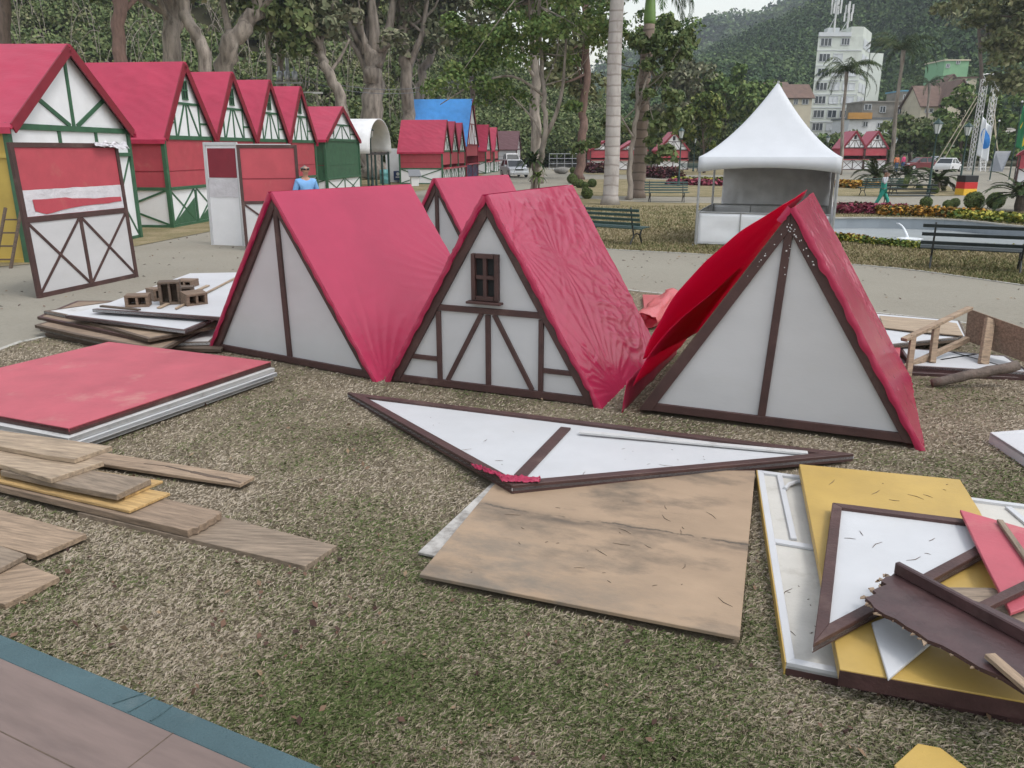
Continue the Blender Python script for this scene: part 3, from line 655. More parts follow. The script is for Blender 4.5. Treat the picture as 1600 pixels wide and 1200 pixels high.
def block(label, px, rz, s=(.26, .17, .13), roll=0, m_='blockwood'):
    p = G(*px, zb); t = thing('wooden_block', label, 'block', p, rz, 'hollow wooden blocks on the white panel')
    t.rotation_euler = (roll, 0, rz); w_, d, h = s; k = .028
    mb = MB(); z0 = 0 if not roll else 0
    mb.box(0, 0, k / 2, w_, d, k); mb.box(0, 0, h - k / 2, w_, d, k)
    for x in (-w_ / 2 + k * .7, w_ / 2 - k * .7): mb.box(x, 0, h / 2, k * 1.4, d - .004, h - 2 * k)
    if w_ > .2: mb.box(0, 0, h / 2, k, d - .004, h - 2 * k)
    mb.build('block_body', M[m_], t, bevel=.003)
    mb = MB(); mb.box(0, d * .46, h / 2, w_ - 2 * k - .006, .008, h - 2 * k - .004); mb.build('block_back', M['plankdark'], t)
    return t
block('squat hollow block standing apart at the left of the group', (217, 478), .25, (.28, .2, .15))
block('block half hidden behind the tall upright one', (249, 468), .9, (.24, .2, .16))
block('tall upright hollow block in the middle of the group', (268, 474), .30, (.26, .2, .29), 0, 'plankdark')
block('flat block lying at the back of the group', (293, 447), -.1, (.26, .2, .10))
block('small dark block behind the tilted one', (292, 462), .3, (.2, .16, .13), 0, 'plankdark')
block('tilted pale block at the right of the group', (304, 475), .75, (.27, .2, .16), .12, 'blockwood')
def lath(label, a, b, wd, z, m_, cat='stick', group=None, th=.02, za=None):
    p, q = G(*a, z), G(*b, z if za is None else za); mb = MB(); mb.beam(p, q, wd, th); d = q - p
    return solo(mb, 'wooden_stick', M[m_], label, cat, group, rz=atan2(d.y, d.x), bevel=.002)
lath('pale stick lying under the wooden blocks', (248, 481), (325, 446), .05, .375, 'plankpale')
lath('long stick with a green painted length on the white panel', (275, 482), (372, 432), .03, .378, 'plankpale')
lath('dark broken strip on the edge of the topmost white panel', (158, 478), (218, 484), .05, .372, 'plankdark')

# triangular gable panel on the grass, resting on plywood
slab('plywood_sheet', 'large stained plywood sheet lying on the grass', 'plywood', [(655, 897), (1156, 995), (1180, 735), (790, 735)], .075, .022, M['ply'])
slab('white_board', 'stained narrow white board sticking out left of the plywood', 'board', [(653, 862), (692, 871), (815, 765), (775, 748)], .048, .018, M['dirtywhite'])
z3 = .085
ca, cb, cc = G(543, 616, .05), G(800, 763, .118), G(1334, 713, .075)
framed('gable_panel', 'flat white triangle with brown frame lying before the red roofs', 'gable panel', [ca, cb, cc], .02, M['white'], M['brown'], .075, .022, None, None,
       [(G(884, 668, z3), G(812, 752, z3), .085)], drop=.04)
mb = MB(); m1, m2 = G(905, 675, .10), G(1262, 708, .095); mb.beam(m1, m2, .05, .018); solo(mb, 'trim_strip', M['whitegrime'], 'pale strip come loose along the rear edge of the white triangle', 'trim', rz=atan2(m2.y - m1.y, m2.x - m1.x), bevel=.002)
def scrap(name, label, cat, px, zf, m_, nu=24, nv=8, amp=.012, seed=0):
    q = [G(*p, .1) for p in px]
    def fn(u, v):
        p = q[0].lerp(q[1], u).lerp(q[3].lerp(q[2], u), v); n = noise.noise((u * 9 + seed, v * 5, seed)) + .6 * noise.noise((u * 23, v * 12, seed + 3))
        return (p.x + n * .012, p.y + noise.noise((u * 14, v * 9, seed + 9)) * .02, zf + abs(n) * amp * 2.2)
    return solo(MB().grid(fn, nu, nv), name, M[m_], label, cat, smooth=True, solid=.002)
scrap('tarp_scrap', 'torn red plastic scrap on the corner of the white triangle', 'scrap', [(735, 734), (790, 752), (785, 757), (742, 742)], .145, 'tarp', seed=2)
scrap('tarp_scrap', 'thin red plastic strip along the near tip of the white triangle', 'scrap', [(776, 751), (845, 757), (842, 764), (785, 763)], .145, 'tarp', seed=5)

# pile at the right
GR = 'dismantled panels piled at the right'
zA = .065
tl, tr, bl = G(1183, 738, zA), G(1640, 797, zA), G(1228, 1040, zA); br = G(1760, 1150, zA)
t = framed('wall_frame', 'open backed white frame panel with a yellow side at the bottom of the heap', 'panel', [tl, tr, br, bl], .015, M['framewhite'], M['white'], .04, .02, GR, None,
       [(G(1217, 742, zA), G(1240, 845, zA), .035), (G(1210, 848, zA), G(1330, 868, zA), .05), (G(1575, 795, zA), G(1640, 850, zA), .04)], drop=.02)
mb = MB(); n_ = (tl - bl).normalized(); o_ = Vector((-n_.y, n_.x, 0)) * .006; mb.ext([p - t.location + Vector((0, 0, .018)) for p in (tl + o_, bl + o_, bl, tl)], (0, 0, -.075)); mb.build('outer_face', M['yellow'], t)
edge(t, [bl + Vector((.004, 0, 0)), br], .004, zA - .012, M['darkbrown'])
mb = MB(); mb.tube([G(1226, 764, zA + .02) - t.location, G(1233, 757, zA + .02) - t.location, G(1245, 753, zA + .02) - t.location, G(1262, 752, zA + .02) - t.location], .015, 6); mb.build('curved_piece', M['white'], t)
slab('dismantled_wall', 'large mustard yellow panel with cut corner on the heap', 'panel', [(1312, 1045), (1249, 725), (1500, 749), (1531, 798), (1625, 990), (1650, 1105)], .165, .055, M['yellow'], GR); yw = [o for o in COL.objects if o.name.startswith('dismantled_wall')][-1]
yw = max((o for o in COL.objects if o.get('label', '').startswith('large mustard')), key=lambda o: 1); edge(yw, [G(1312, 1045, .165), G(1650, 1105, .165)], .085, .158, M['darkbrown'])
t = framed('gable_panel', 'white panel in a chipped brown frame on the yellow one', 'panel', [G(1300, 790, .205), G(1585, 826, .205), G(1535, 868, .205), G(1270, 1012, .205)], .02, M['white'], M['brown'], .055, .022, GR, drop=.03)
slab('white_board', 'small white pointed board under the broken brown one', 'board', [(1362, 972), (1388, 1060), (1456, 1003), (1410, 955)], .185, .016, M['white'], GR)
slab('grey_board', 'splintered grey board between the red panel and the brown rail', 'board', [(1480, 917), (1552, 918), (1640, 965), (1640, 1010), (1560, 990)], .225, .018, M['plankgrey'], GR)
slab('dismantled_shutter', 'red painted panel lying on the right side of the heap', 'panel', [(1500, 796), (1640, 836), (1640, 935), (1579, 957), (1540, 880)], .27, .02, M['redlying'], GR)
lath('grey lath lying on the red panel', (1562, 814), (1612, 885), .03, .285, 'plankgrey')
lath('brown lath bridging the red panel and the broken board', (1530, 952), (1625, 906), .045, .297, 'brown', th=.03)
# broken brown board with a raised rail
bz = .325
jag = [(1400, 893), (1392, 900), (1384, 901), (1377, 908), (1386, 913), (1374, 917), (1364, 922), (1370, 927), (1352, 934), (1361, 941), (1366, 949), (1383, 960), (1400, 967), (1417, 979), (1434, 988), (1450, 1000), (1472, 1008), (1496, 1021), (1530, 1042), (1567, 1058), (1605, 1082), (1660, 1118), (1680, 1010), (1540, 945)]
bt = thing('broken_board', 'dark brown board with splintered edge and raised rail on the heap', 'board', G(1520, 980, bz - .02), 0, GR)
slabobj('board', [G(*p, bz) for p in jag], .018, M['darkbrown'], bt, bevel=0)
mb = MB(); a, b = G(1400, 886, bz + .03), G(1680, 1035, bz + .03); mb.beam(a - bt.location, b - bt.location, .03, .06); mb.build('rail', M['darkbrown'], bt, bevel=.006)
def splinter(pts, seed):
    mb = MB(); rg = random.Random(seed)
    for (x, y) in pts:
        p = G(x, y, bz - .018); d = Vector((rg.uniform(-1, .2), rg.uniform(-1, .1), 0)).normalized() * rg.uniform(.015, .05); n = Vector((-d.y, d.x, 0)) * .3
        mb.ext([p - n, p + d, p + n], (0, 0, .006))
    mb.v = [v - bt.location for v in mb.v]; return mb
splinter([(jag[i][0] + random.uniform(-5, 5), jag[i][1] + random.uniform(-3, 3)) for i in range(2, 20) for _ in range(3)], 4).build('splinters', M['planktan'], bt)
lath('pale splintered stick at the right edge below the broken board', (1546, 1024), (1625, 1092), .045, .345, 'planktan')
slab('yellow_board', 'small yellow board corner at the bottom of the photo', 'board', [(1397, 1195), (1434, 1161), (1470, 1168), (1545, 1225), (1440, 1260)], .05, .02, M['yellow'])
framed('dismantled_wall', 'white panel cut off by the right edge beyond the heap', 'panel', [G(1547, 676, .10), G(1610, 671, .10), G(1700, 700, .10), G(1650, 742, .10)], .02, M['white'], M['white'], .04, .004, drop=.09)

# ------------------------------------------------------------------ fallen triangular roofs
def wr(u, v, k):
    """creases of the plastic: broad folds, fine crumple, fans from the corners"""
    a = 0
    for (cu, cv, amp, nf, rad) in k['fans']:
        du, dv = (u - cu) * 1.0, (v - cv); r = hypot(du, dv)
        if r < 2 * rad: a += amp * (.6 - 1.5 * abs(sin(atan2(dv, du) * nf * .5 + 2.6 * noise.noise((u * 3, v * 3, cu)))) ** .6) * math.exp(-(r / rad) ** 2) * min(1, r / .12) * (.55 + .9 * noise.noise((atan2(dv, du) * 4, cu, 3)))
    n1 = noise.noise((u * 3.1, v * 2.2, k['s'])); n2 = 1 - abs(noise.noise((u * 7 + n1, v * 4.5 + n1 * 2, k['s'] + 5))) * 2
    n3 = 1 - abs(noise.noise((u * 15, v * 9, k['s'] + 9))) * 2
    msk = max(0, noise.noise((u * 2, v * 2, k['s'] + 20)) * 2 + .25)
    return a + k['a1'] * n1 + (k['a2'] * n2 ** 3 + k['a3'] * n3 ** 3) * min(msk, 1)
def cover_grid(W, L, Hh, ax, k, side, over=.03, nu=120, nv=110, umax=1.0):
    """plastic over one slope (side -1 left, +1 right); also the points of its front and back border; local space"""
    ap = Vector((ax * W, 0, Hh)); ft = Vector((0 if side < 0 else W, 0, 0)); sl = (ft - ap); ln = sl.length; sl.normalize()
    nr = Vector((0, 1, 0)).cross(sl); nr = nr if nr.z > 0 else -nr
    def fn(i, v):
        s = i * umax; y = -over + v * (L + 2 * over)
        y += .008 * noise.noise((s * 9, v, k['s'])) if v in (0, 1) else 0
        p = ap + sl * (s * (ln + over)) + Vector((0, y, 0))
        return p + nr * (max(wr(s, v, k), -.02) * min(1, 14 * s + .15) + .035)
    def hem(v0):
        def h(i, j):
            p = fn(i, v0); d = .052 + .012 * noise.noise((i * 14, v0, k['s'])) + .006 * sin(i * 60)
            return p - nr * d * j + Vector((0, (.010 * sin(pi * j) + .006 * noise.noise((i * 25, j * 2, k['s']))) * (-1 if v0 == 0 else 1), 0))
        return MB().grid(h, nu, 3)
    return MB().grid(fn, nu, nv), hem(0), hem(1)
def aframe(label, FL, FR, L, Hh, k, ax=.5, timber=False, lift=.02, loose=False, flip=0):
    e = (FR - FL); W = e.length; t = thing('roof_gable', label, 'roof', Vector((FL.x, FL.y, 0)), atan2(e.y, e.x), 'A-shaped red roofs standing on the grass')
    FOOT.append([FL.xy, FR.xy, (FR + Vector((-e.y, e.x, 0)).normalized() * L).xy, (FL + Vector((-e.y, e.x, 0)).normalized() * L).xy])
    c0, c1, ap = Vector((0, 0, lift)), Vector((W, 0, lift)), Vector((ax * W, 0, Hh))
    th = .05
    def tri(d, y): # inset triangle
        q = inset([(c0.x, c0.z), (c1.x, c1.z), (ap.x, ap.z)], d); return [Vector((p[0], y, p[1])) for p in q]
    
    mb = MB(); mb.ext(tri(.03, .035), (0, .012, 0)); mb.build('gable_panel', M['panelwhite'], t)
    mb = MB(); mb.ext(tri(.03, L - .05), (0, .012, 0)); mb.build('gable_panel', M['panelwhite'], t)
    fw = .072; a = tri(.006, 0); b = tri(.006 + fw, 0); b[0].z = b[1].z = a[0].z + .075
    sl0 = (a[2] - a[0]); b[0] = b[0] + (b[2] - b[0]) * ((a[0].z + .075 - b[0].z) / (b[2].z - b[0].z)) if False else b[0]
    for nm, poly, y, dep in [('rake_board', [a[0], Vector((b[0].x - .02, 0, a[0].z)), b[2], a[2]], -.004, .036), ('rake_board', [Vector((b[1].x + .02, 0, a[1].z)), a[1], a[2], b[2]], -.0015, .034)]:
        mb = MB(); mb.ext([p + Vector((0, y, 0)) for p in poly], (0, dep, 0)); mb.build(nm, M['brown'], t, bevel=.003)
    mb = MB(); mb.box((a[0].x + a[1].x) / 2, .018, a[0].z + .0375, b[1].x - b[0].x + .10, .030, .07); mb.build('bottom_rail', M['brown'], t, bevel=.003)
    zb_ = a[0].z + .072
    if not timber:
        mb = MB(); mb.beam((ax * W + k.get('lean', 0), .021, zb_), (ax * W, .021, b[2].z + .05), .03, .062, (1, 0, 0)); mb.build('centre_post', M['brown'], t, bevel=.003)
    else:
        def pc(nm, p, q, wd=.055, y=.02): mb = MB(); mb.beam(Vector((p[0] * W, y, p[1] * Hh)), Vector((q[0] * W, y, q[1] * Hh)), .03 if y > .019 else .028, wd, (q[1] - p[1], 0, -(q[0] - p[0])) if False else Vector((-(q[1] - p[1]) * Hh, 0, (q[0] - p[0]) * W))); return mb.build(nm, M['brown'], t, bevel=.002)
        zr = zb_ / Hh
        pc('cross_beam', (.245, .445), (.755, .445), .056, .021)
        pc('timber_post', (.262, zr), (.262, .425), .046, .020); pc('timber_post', (.738, zr), (.738, .425), .046, .020); pc('timber_post', (.497, zr), (.497, .425), .048, .0225)
        pc('timber_brace', (.30, zr), (.468, .43), .042, .0235); pc('timber_brace', (.70, zr), (.526, .43), .042, .0235)
        pc('short_beam', (.10, .165), (.25, .165), .043, .0215); pc('short_beam', (.75, .165), (.90, .165), .043, .0215)
        wx, w0, w1, ww = .49 * W, .50 * Hh, .735 * Hh, .27
        f = MB(); zc = (w0 + w1) / 2; hh = w1 - w0
        for sx in (-1, 1): f.box(wx + sx * (ww / 2 - .018), .005, zc, .036, .052, hh)
        f.box(wx, .006, w1 - .02, ww - .088, .048, .04); f.box(wx, .006, w0 + .02, ww - .088, .048, .04)
        f.box(wx, .008, zc, .035, .04, hh - .08); f.box(wx, .009, zc, ww - .088, .036, .035)
        wf = f.build('window', M['brown'], t, bevel=.002)
        mb = MB(); mb.box(wx, .030, zc, ww - .02, .006, hh - .02); mb.build('dark_opening', M['black'], wf)
        mb = MB(); mb.box(wx, -.02, w0 - .018, ww + .08, .08, .022); mb.build('window_sill', M['brown'], wf, bevel=.003)
    # timber slopes under the plastic
    for sd in (-1, 1):
        ft = a[0] if sd < 0 else a[1]; n_ = Vector((-(Hh), 0, ax * W)).normalized() if sd < 0 else Vector((Hh, 0, (1 - ax) * W)).normalized()
        mb = MB(); mb.ext([ft + Vector((0, .002, 0)) , a[2] + Vector((0, .002, 0)), a[2] + Vector((0, L - .02, 0)), ft + Vector((0, L - .02, 0))], n_ * .008); mb.build('roof_boards', M['plankdark'], t)
    for sd in (-1, 1):
        if loose and sd < 0: continue
        mb, h0, h1 = cover_grid(W, L, Hh + .025, ax, dict(k, s=k['s'] + sd * 7), sd); o = mb.build('roof_cover', M[k.get('m', 'tarp')], t, smooth=True); h0.build('hem', M['tarp'], o, smooth=True); h1.build('hem', M['tarp'], o, smooth=True)
    if loose:
        rg = random.Random(6); mb = MB()
        for _ in range(38):
            q = rg.random() ** 1.6 * .42; sx = rg.choice((-1, 0, 1)); x = ax * W + sx * q * .62 * W / 2 / Hh * 2 * .9 + rg.uniform(-.02, .02); mb.box(x, -.005, Hh - .10 - q + rg.uniform(-.01, .01), rg.uniform(.003, .011), .003, rg.uniform(.003, .012))
        mb.build('paint_chips', M['signwhite'], t)
        mb, h0, h1 = cover_grid(W, L, Hh + .025, ax, dict(k, s=3), -1, umax=.06, nu=6); o = mb.build('ridge_cover', M['tarp'], t, smooth=True); h0.build('hem', M['tarp'], o, smooth=True)
        ap_ = Vector((ax * W, 0, Hh + .05)); sl = Vector((-ax * W, 0, -Hh)); ln = sl.length; sl.normalize(); nr = Vector((-Hh, 0, ax * W)).normalized()
        def flap(u, v, off=0, b=.34):
            y = -.05 + (L + .1) * v; s = u * ln * (.80 + .04 * v)
            bulge = sin(pi * u * .78) ** .9 * (.30 * (1 - v) ** 1.2 - .02) + .010 * noise.noise((u * 7, v * 5, 4)) + .003 * sin(v * 31 + u * 9) * u
            p = ap_ + sl * s + Vector((0, y, 0)) + nr * (bulge + .035 + off)
            return p
        MB().grid(lambda u, v: flap(u, v), 50, 40).build('loose_flap', M['tarpflap'], t, smooth=True, solid=.002)
        def inner(u, v):
            y = -.045 + L * .8 * v; s = (.42 + .5 * u) * ln
            return ap_ + sl * s + Vector((0, y, 0)) + nr * (.085 + .12 * sin(pi * u * .8) * (1 - v) + .008 * noise.noise((u * 8, v * 5, 8)))
        MB().grid(inner, 30, 20).build('inner_fold', M['tarpflap'], t, smooth=True, solid=.002)
        def lower(u, v):
            y = -.06 + (L + .1) * v; s = ln * (1.0 + .05 * u) - .02
            return ap_ + sl * (s - .0) + Vector((0, y, 0)) + nr * (.10 - .02 * u + .012 * noise.noise((u * 3, v * 9, 2))) + Vector((-.02, 0, (1 - u) * .22 - .02))
        MB().grid(lower, 6, 40).build('torn_hem', M['tarp'], t, smooth=True, solid=.002)
    return t
K1 = dict(s=1.0, a1=.009, a2=.003, a3=.0015, fans=[(1.04, .02, .013, 36, .45), (.62, 1.06, .014, 40, .45), (.95, 1.05, .011, 30, .3)], m='tarp', lean=.04)
K2 = dict(m='crumpled', s=4.0, a1=.012, a2=.018, a3=.009, fans=[(.98, .25, .010, 36, .45), (.72, 1.05, .011, 42, .55), (.2, .02, .008, 30, .3), (.36, .35, .008, 17, .25), (.5, .7, .007, 15, .22)])
K3 = dict(m='crumpled', s=9.0, a1=.012, a2=.009, a3=.005, fans=[(1.0, .9, .007, 40, .5), (.6, 1, .007, 30, .4)], lean=-.08)
K4 = dict(s=14.0, a1=.012, a2=.006, a3=.003, fans=[(.5, 1, .006, 40, .4)])
aframe('large plain red roof with undivided white gable at the left of the row', G(330, 548) , G(594, 599) + Vector((-.04, .03, 0)), 2.2, 1.80, K1, .492)
aframe('red roof with small brown window and half timbered gable', G(607, 598), G(937, 640), 2.25, 1.83, K2, .5, timber=True)
aframe('red roof with torn covering peeling off its left slope', G(996, 649), G(1438, 706), 2.2, 1.80, K3, .5, lift=.05, loose=True)
aframe('smaller looking red roof standing behind the other three', Vector((-2.12, 13.06, 0)), Vector((-.22, 11.94, 0)), 2.1, 1.80, K4, .5)

# rolled plastic and scraps between the roofs
def roll(label, a, b, r, m_):
    d = (b - a); 
    def fn(u, v):
        c = a.lerp(b, v); an = 2 * pi * u; rr = r * (1 + .45 * noise.noise((cos(an) * 1.2, sin(an) * 1.2, v * 3)) + .22 * noise.noise((cos(an) * 4, sin(an) * 4, v * 9)))
        n_ = Vector((-d.y, d.x, 0)).normalized(); return c + n_ * (rr * cos(an)) + Vector((0, 0, rr * .6 * sin(an) + r * .55))
    mb = MB().grid(fn, 28, 30)
    return solo(mb, 'plastic_roll', M[m_], label, 'roll', smooth=True)
roll('crumpled roll of pink plastic lying behind the torn roof', G(1008, 520) + Vector((0, .1, .04)), G(1054, 474) + Vector((0, .1, .04)), .155, 'tarppink')
slab('red_sheet', 'red plastic covered panel lying flat between two roofs', 'panel', [(1004, 460), (1065, 462), (1072, 500), (1008, 492)], .08, .07, M['tarppink'])

# broken trestle and boards at the right
GT = 'boards under the broken trestle'
slab('plywood_board', 'pale bare board on the white sheets behind the trestle', 'board', [(1374, 493), (1463, 500), (1495, 505), (1505, 524), (1428, 517), (1381, 511)], .20, .015, M['plankpale'], GT)
framed('dismantled_wall', 'white panel against the right side of the torn roof', 'panel', [G(1340, 487, .17), G(1500, 501, .17), G(1512, 526, .17), G(1380, 540, .17)], .02, M['white'], M['plankdark'], .03, .002, GT, drop=.05)
framed('dismantled_wall', 'white panel with crossed brown battens under the trestle', 'panel', [G(1405, 543, .10), G(1572, 556, .10), G(1612, 583, .10), G(1425, 572, .10)], .02, M['white'], M['darkbrown'], .03, .004, GT, None, [(G(1450, 540, .1), G(1560, 570, .1), .03), (G(1470, 562, .1), G(1540, 551, .1), .03)], drop=.06)
slab('red_board', 'short red board end beside the torn roof', 'board', [(1385, 543), (1407, 543), (1406, 557), (1390, 555)], .13, .05, M['red'], GT)
slab('dark_board', 'long dark board at the bottom under the trestle', 'board', [(1400, 560), (1590, 578), (1606, 590), (1425, 582)], .05, .04, M['darkbrown'], GT)
tr_ = thing('timber_trestle', 'overturned timber trestle with a wide board and thin legs', 'trestle', G(1500, 580), 0)
def tp(px, Y): return D(*px, Y) - tr_.location
Yb0, Yb1 = 8.65, 8.0
def tpart(nm, a, Ya, b, Yb, wd, th, up=(0, 0, 1), m_='planktan'):
    mb = MB(); mb.beam(tp(a, Ya), tp(b, Yb), wd, th, up); return mb.build(nm, M[m_], tr_, bevel=.003)
mb = MB(); mb.ext([tp((1513, 482), 8.65), tp((1640, 527), 7.7), tp((1640, 580), 7.7), tp((1508, 532), 8.65)], (.012, .03, 0)); mb.build('wide_board', M['plankbrown'], tr_, bevel=.003)
tpart('top_rail', (1516, 481), 8.55, (1412, 531), 7.95, .07, .035)
tpart('leg', (1427, 524), 8.0, (1419, 588), 7.85, .045, .055, (1, 0, 0)); tpart('leg', (1463, 508), 8.25, (1456, 567), 8.1, .055, .06, (1, 0, 0)); tpart('leg', (1547, 499), 8.35, (1536, 570), 8.05, .10, .05, (0, 1, 0))
tpart('lower_rail', (1512, 530), 8.5, (1408, 577), 7.95, .05, .06)
mb = MB(); a, b = G(1592, 570, .25), G(1456, 600, .05); rg = random.Random(3); pts = [a.lerp(b, i / 9) + Vector((rg.uniform(-.01, .01), rg.uniform(-.01, .01), rg.uniform(-.012, .012))) for i in range(10)]
mb.tube(pts, [.05, .052, .048, .053, .05, .047, .05, .046, .045, .043], 10); solo(mb, 'wooden_log', M['logbark'], 'thin dark log propped against the broken trestle', 'log', rz=atan2(b.y - a.y, b.x - a.x), smooth=True)

# ------------------------------------------------------------------ standing panels
def upright(label, BL, BR, hgt, name='wall_panel', lean=0, group=None):
    e = BR - BL; t = thing(name, label, 'panel', (BL.x, BL.y, 0), atan2(e.y, e.x), group); t.rotation_euler = (lean, 0, atan2(e.y, e.x)); return t, e.length
def vb(x0, z0, x1, z1, y, dep): mb = MB(); return mb.box((x0 + x1) / 2, y + dep / 2, (z0 + z1) / 2, x1 - x0, dep, z1 - z0)
def diag(x0, z0, x1, z1, y, wd, dep): mb = MB(); d = Vector((x1 - x0, 0, z1 - z0)); return mb.beam((x0, y, z0), (x1, y, z1), dep, wd, (-d.z, 0, d.x))
GU = 'loose wall panels standing on the path'
BL, BR = G(62, 467), G(217, 433)
t, W = upright('tall brown framed panel with red top and torn red strip, standing on the path', BL, BR, 2.37, lean=-.03, group=GU); Hh = D(22, 222, BL.y).z
fr = .075
vb(fr, 1.62 , W - fr, Hh - fr, .02, .02).build('red_board', M['red'], t); vb(fr, .07, W - fr, 1.22, .02, .02).build('white_board', M['panelwhite'], t)
vb(fr, 1.22, W - fr, 1.62, .022, .014).build('bare_board', M['red'], t)
vb(0, 0, fr, Hh, 0, .06).build('frame_board', M['brown'], t, bevel=.003); vb(W - fr, 0, W, Hh, 0, .06).build('frame_board', M['brown'], t, bevel=.003)
vb(fr, Hh - fr, W - fr, Hh, .003, .055).build('frame_board', M['brown'], t, bevel=.003); vb(fr, 0, W - fr, .08, .003, .055).build('frame_board', M['brown'], t, bevel=.003)
vb(fr, 1.17, W - fr, 1.255, .004, .05).build('middle_rail', M['brown'], t, bevel=.003); vb(W / 2 - .035, .08, W / 2 + .035, 1.17, .005, .05).build('middle_post', M['brown'], t, bevel=.003)
for x0, x1 in ((fr, W / 2 - .035), (W / 2 + .035, W - fr)):
    diag(x0, .09, x1, 1.16, .014, .042, .014).build('cross_brace', M['brown'], t); diag(x0, 1.16, x1, .09, .0115, .042, .014).build('cross_brace', M['brown'], t)
mb = MB().grid(lambda u, v: (fr + .004 + u * (W - 2 * fr - .008), .014 + .005 * noise.noise((u * 12, v * 5, 1)), 1.262 + v * .40 + .012 * noise.noise((u * 9, 4, 2)) * v), 48, 10); mb.build('torn_plastic', M['plastic'], t, smooth=True)
tear = [(225, 450), (300, 452), (420, 450), (455, 460), (560, 468), (600, 474), (700, 472), (785, 476), (787, 510), (740, 512), (690, 519), (610, 518), (520, 521), (430, 530), (380, 538), (330, 551), (290, 557), (262, 545), (230, 530)]
mb = MB(); mb.ext([(fr + (x - 180) / 620 * (W - 2 * fr), .007, 1.66 - (y - 385) / 180 * .40) for x, y in tear], (0, -.002, 0)); mb.build('torn_opening', M['red'], t)
q = [Vector((W - .62, -.02, Hh + .005)), Vector((W + .18, -.05, Hh + .02))]
mb = MB().grid(lambda u, v: (q[0].x + .8 * u, -.03 - .05 * v + .03 * noise.noise((u * 9, v * 6, 2)), Hh + .012 - .10 * v * (.6 + u * .5) + .05 * noise.noise((u * 7, v * 5, 6))), 24, 8); mb.build('plastic_scrap', M['plastic'], t, smooth=True)
b2 = BL + Vector((-.24, .40, 0)); t2, W2 = upright('plain white panel standing behind the tall brown framed one', b2, b2 + (BR - BL) * .86, 2.2, lean=-.02, group=GU)
vb(0, .02, W2, 2.2, 0, .03).build('panel', M['white'], t2); vb(0, .0, W2, .06, .03, .03).build('batten', M['white'], t2); vb(0, 2.12, W2, 2.2, .03, .03).build('batten', M['white'], t2)
# second framed panel and white door panel
BL, BR = G(384, 392), G(384, 392) + Vector((1.28, .35, 0)); t, W = upright('brown framed panel with red shutter half hidden by the large red roof', BL, BR, 2.4, lean=-.03, group=GU); Hh = D(366, 226, BL.y).z
fr = .07
vb(fr, 1.1, W - fr, Hh - fr, .02, .02).build('red_board', M['red'], t); vb(fr, 1.62, W - fr, 1.64, .012, .01).build('board_joint', M['reddark'], t); vb(fr, .07, W - fr, 1.1, .02, .02).build('white_board', M['panelwhite'], t)
for a in [(0, 0, fr, Hh), (W - fr, 0, W, Hh)]: vb(*a, 0, .06).build('frame_board', M['brown'], t, bevel=.003)
for a in [(fr, Hh - fr, W - fr, Hh), (fr, 0, W - fr, .08), (fr, 1.06, W - fr, 1.13)]: vb(*a, .003, .055).build('frame_board', M['brown'], t, bevel=.003)
diag(fr, .09, W - fr, 1.05, .014, .042, .014).build('cross_brace', M['brown'], t); diag(fr, 1.05, W - fr, .09, .0115, .042, .014).build('cross_brace', M['brown'], t)
vb(.0, Hh, W * .9, Hh + .02, .0, .05).build('top_strip', M['white'], t)
BL, BR = G(330, 383), G(381, 385); t, W = upright('white door panel with deep red upper window, standing beside the brown framed panel', BL, BR, 2.4, 'door_panel', -.03, GU); Hh = D(320, 222, BL.y).z
vb(0, 0, W, Hh, .03, .025).build('panel', M['stallwhite'], t)
for a in [(0, 0, .06, Hh), (W - .04, 0, W, Hh)]: vb(*a, 0, .05).build('frame_board', M['white'], t, bevel=.003)
vb(.06, Hh - .07, W - .04, Hh, .002, .048).build('frame_board', M['white'], t, bevel=.003)
vb(.10, Hh - .82, W - .06, Hh - .14, .018, .012).build('red_pane', M['reddark'], t)
mb = MB().grid(lambda u, v: (.07 + (W - .12) * u, .022 + .012 * noise.noise((u * 5, v * 4, 3)), Hh - 1.28 + .44 * v), 12, 8); mb.build('plastic_cover', M['plastic'], t, smooth=True)

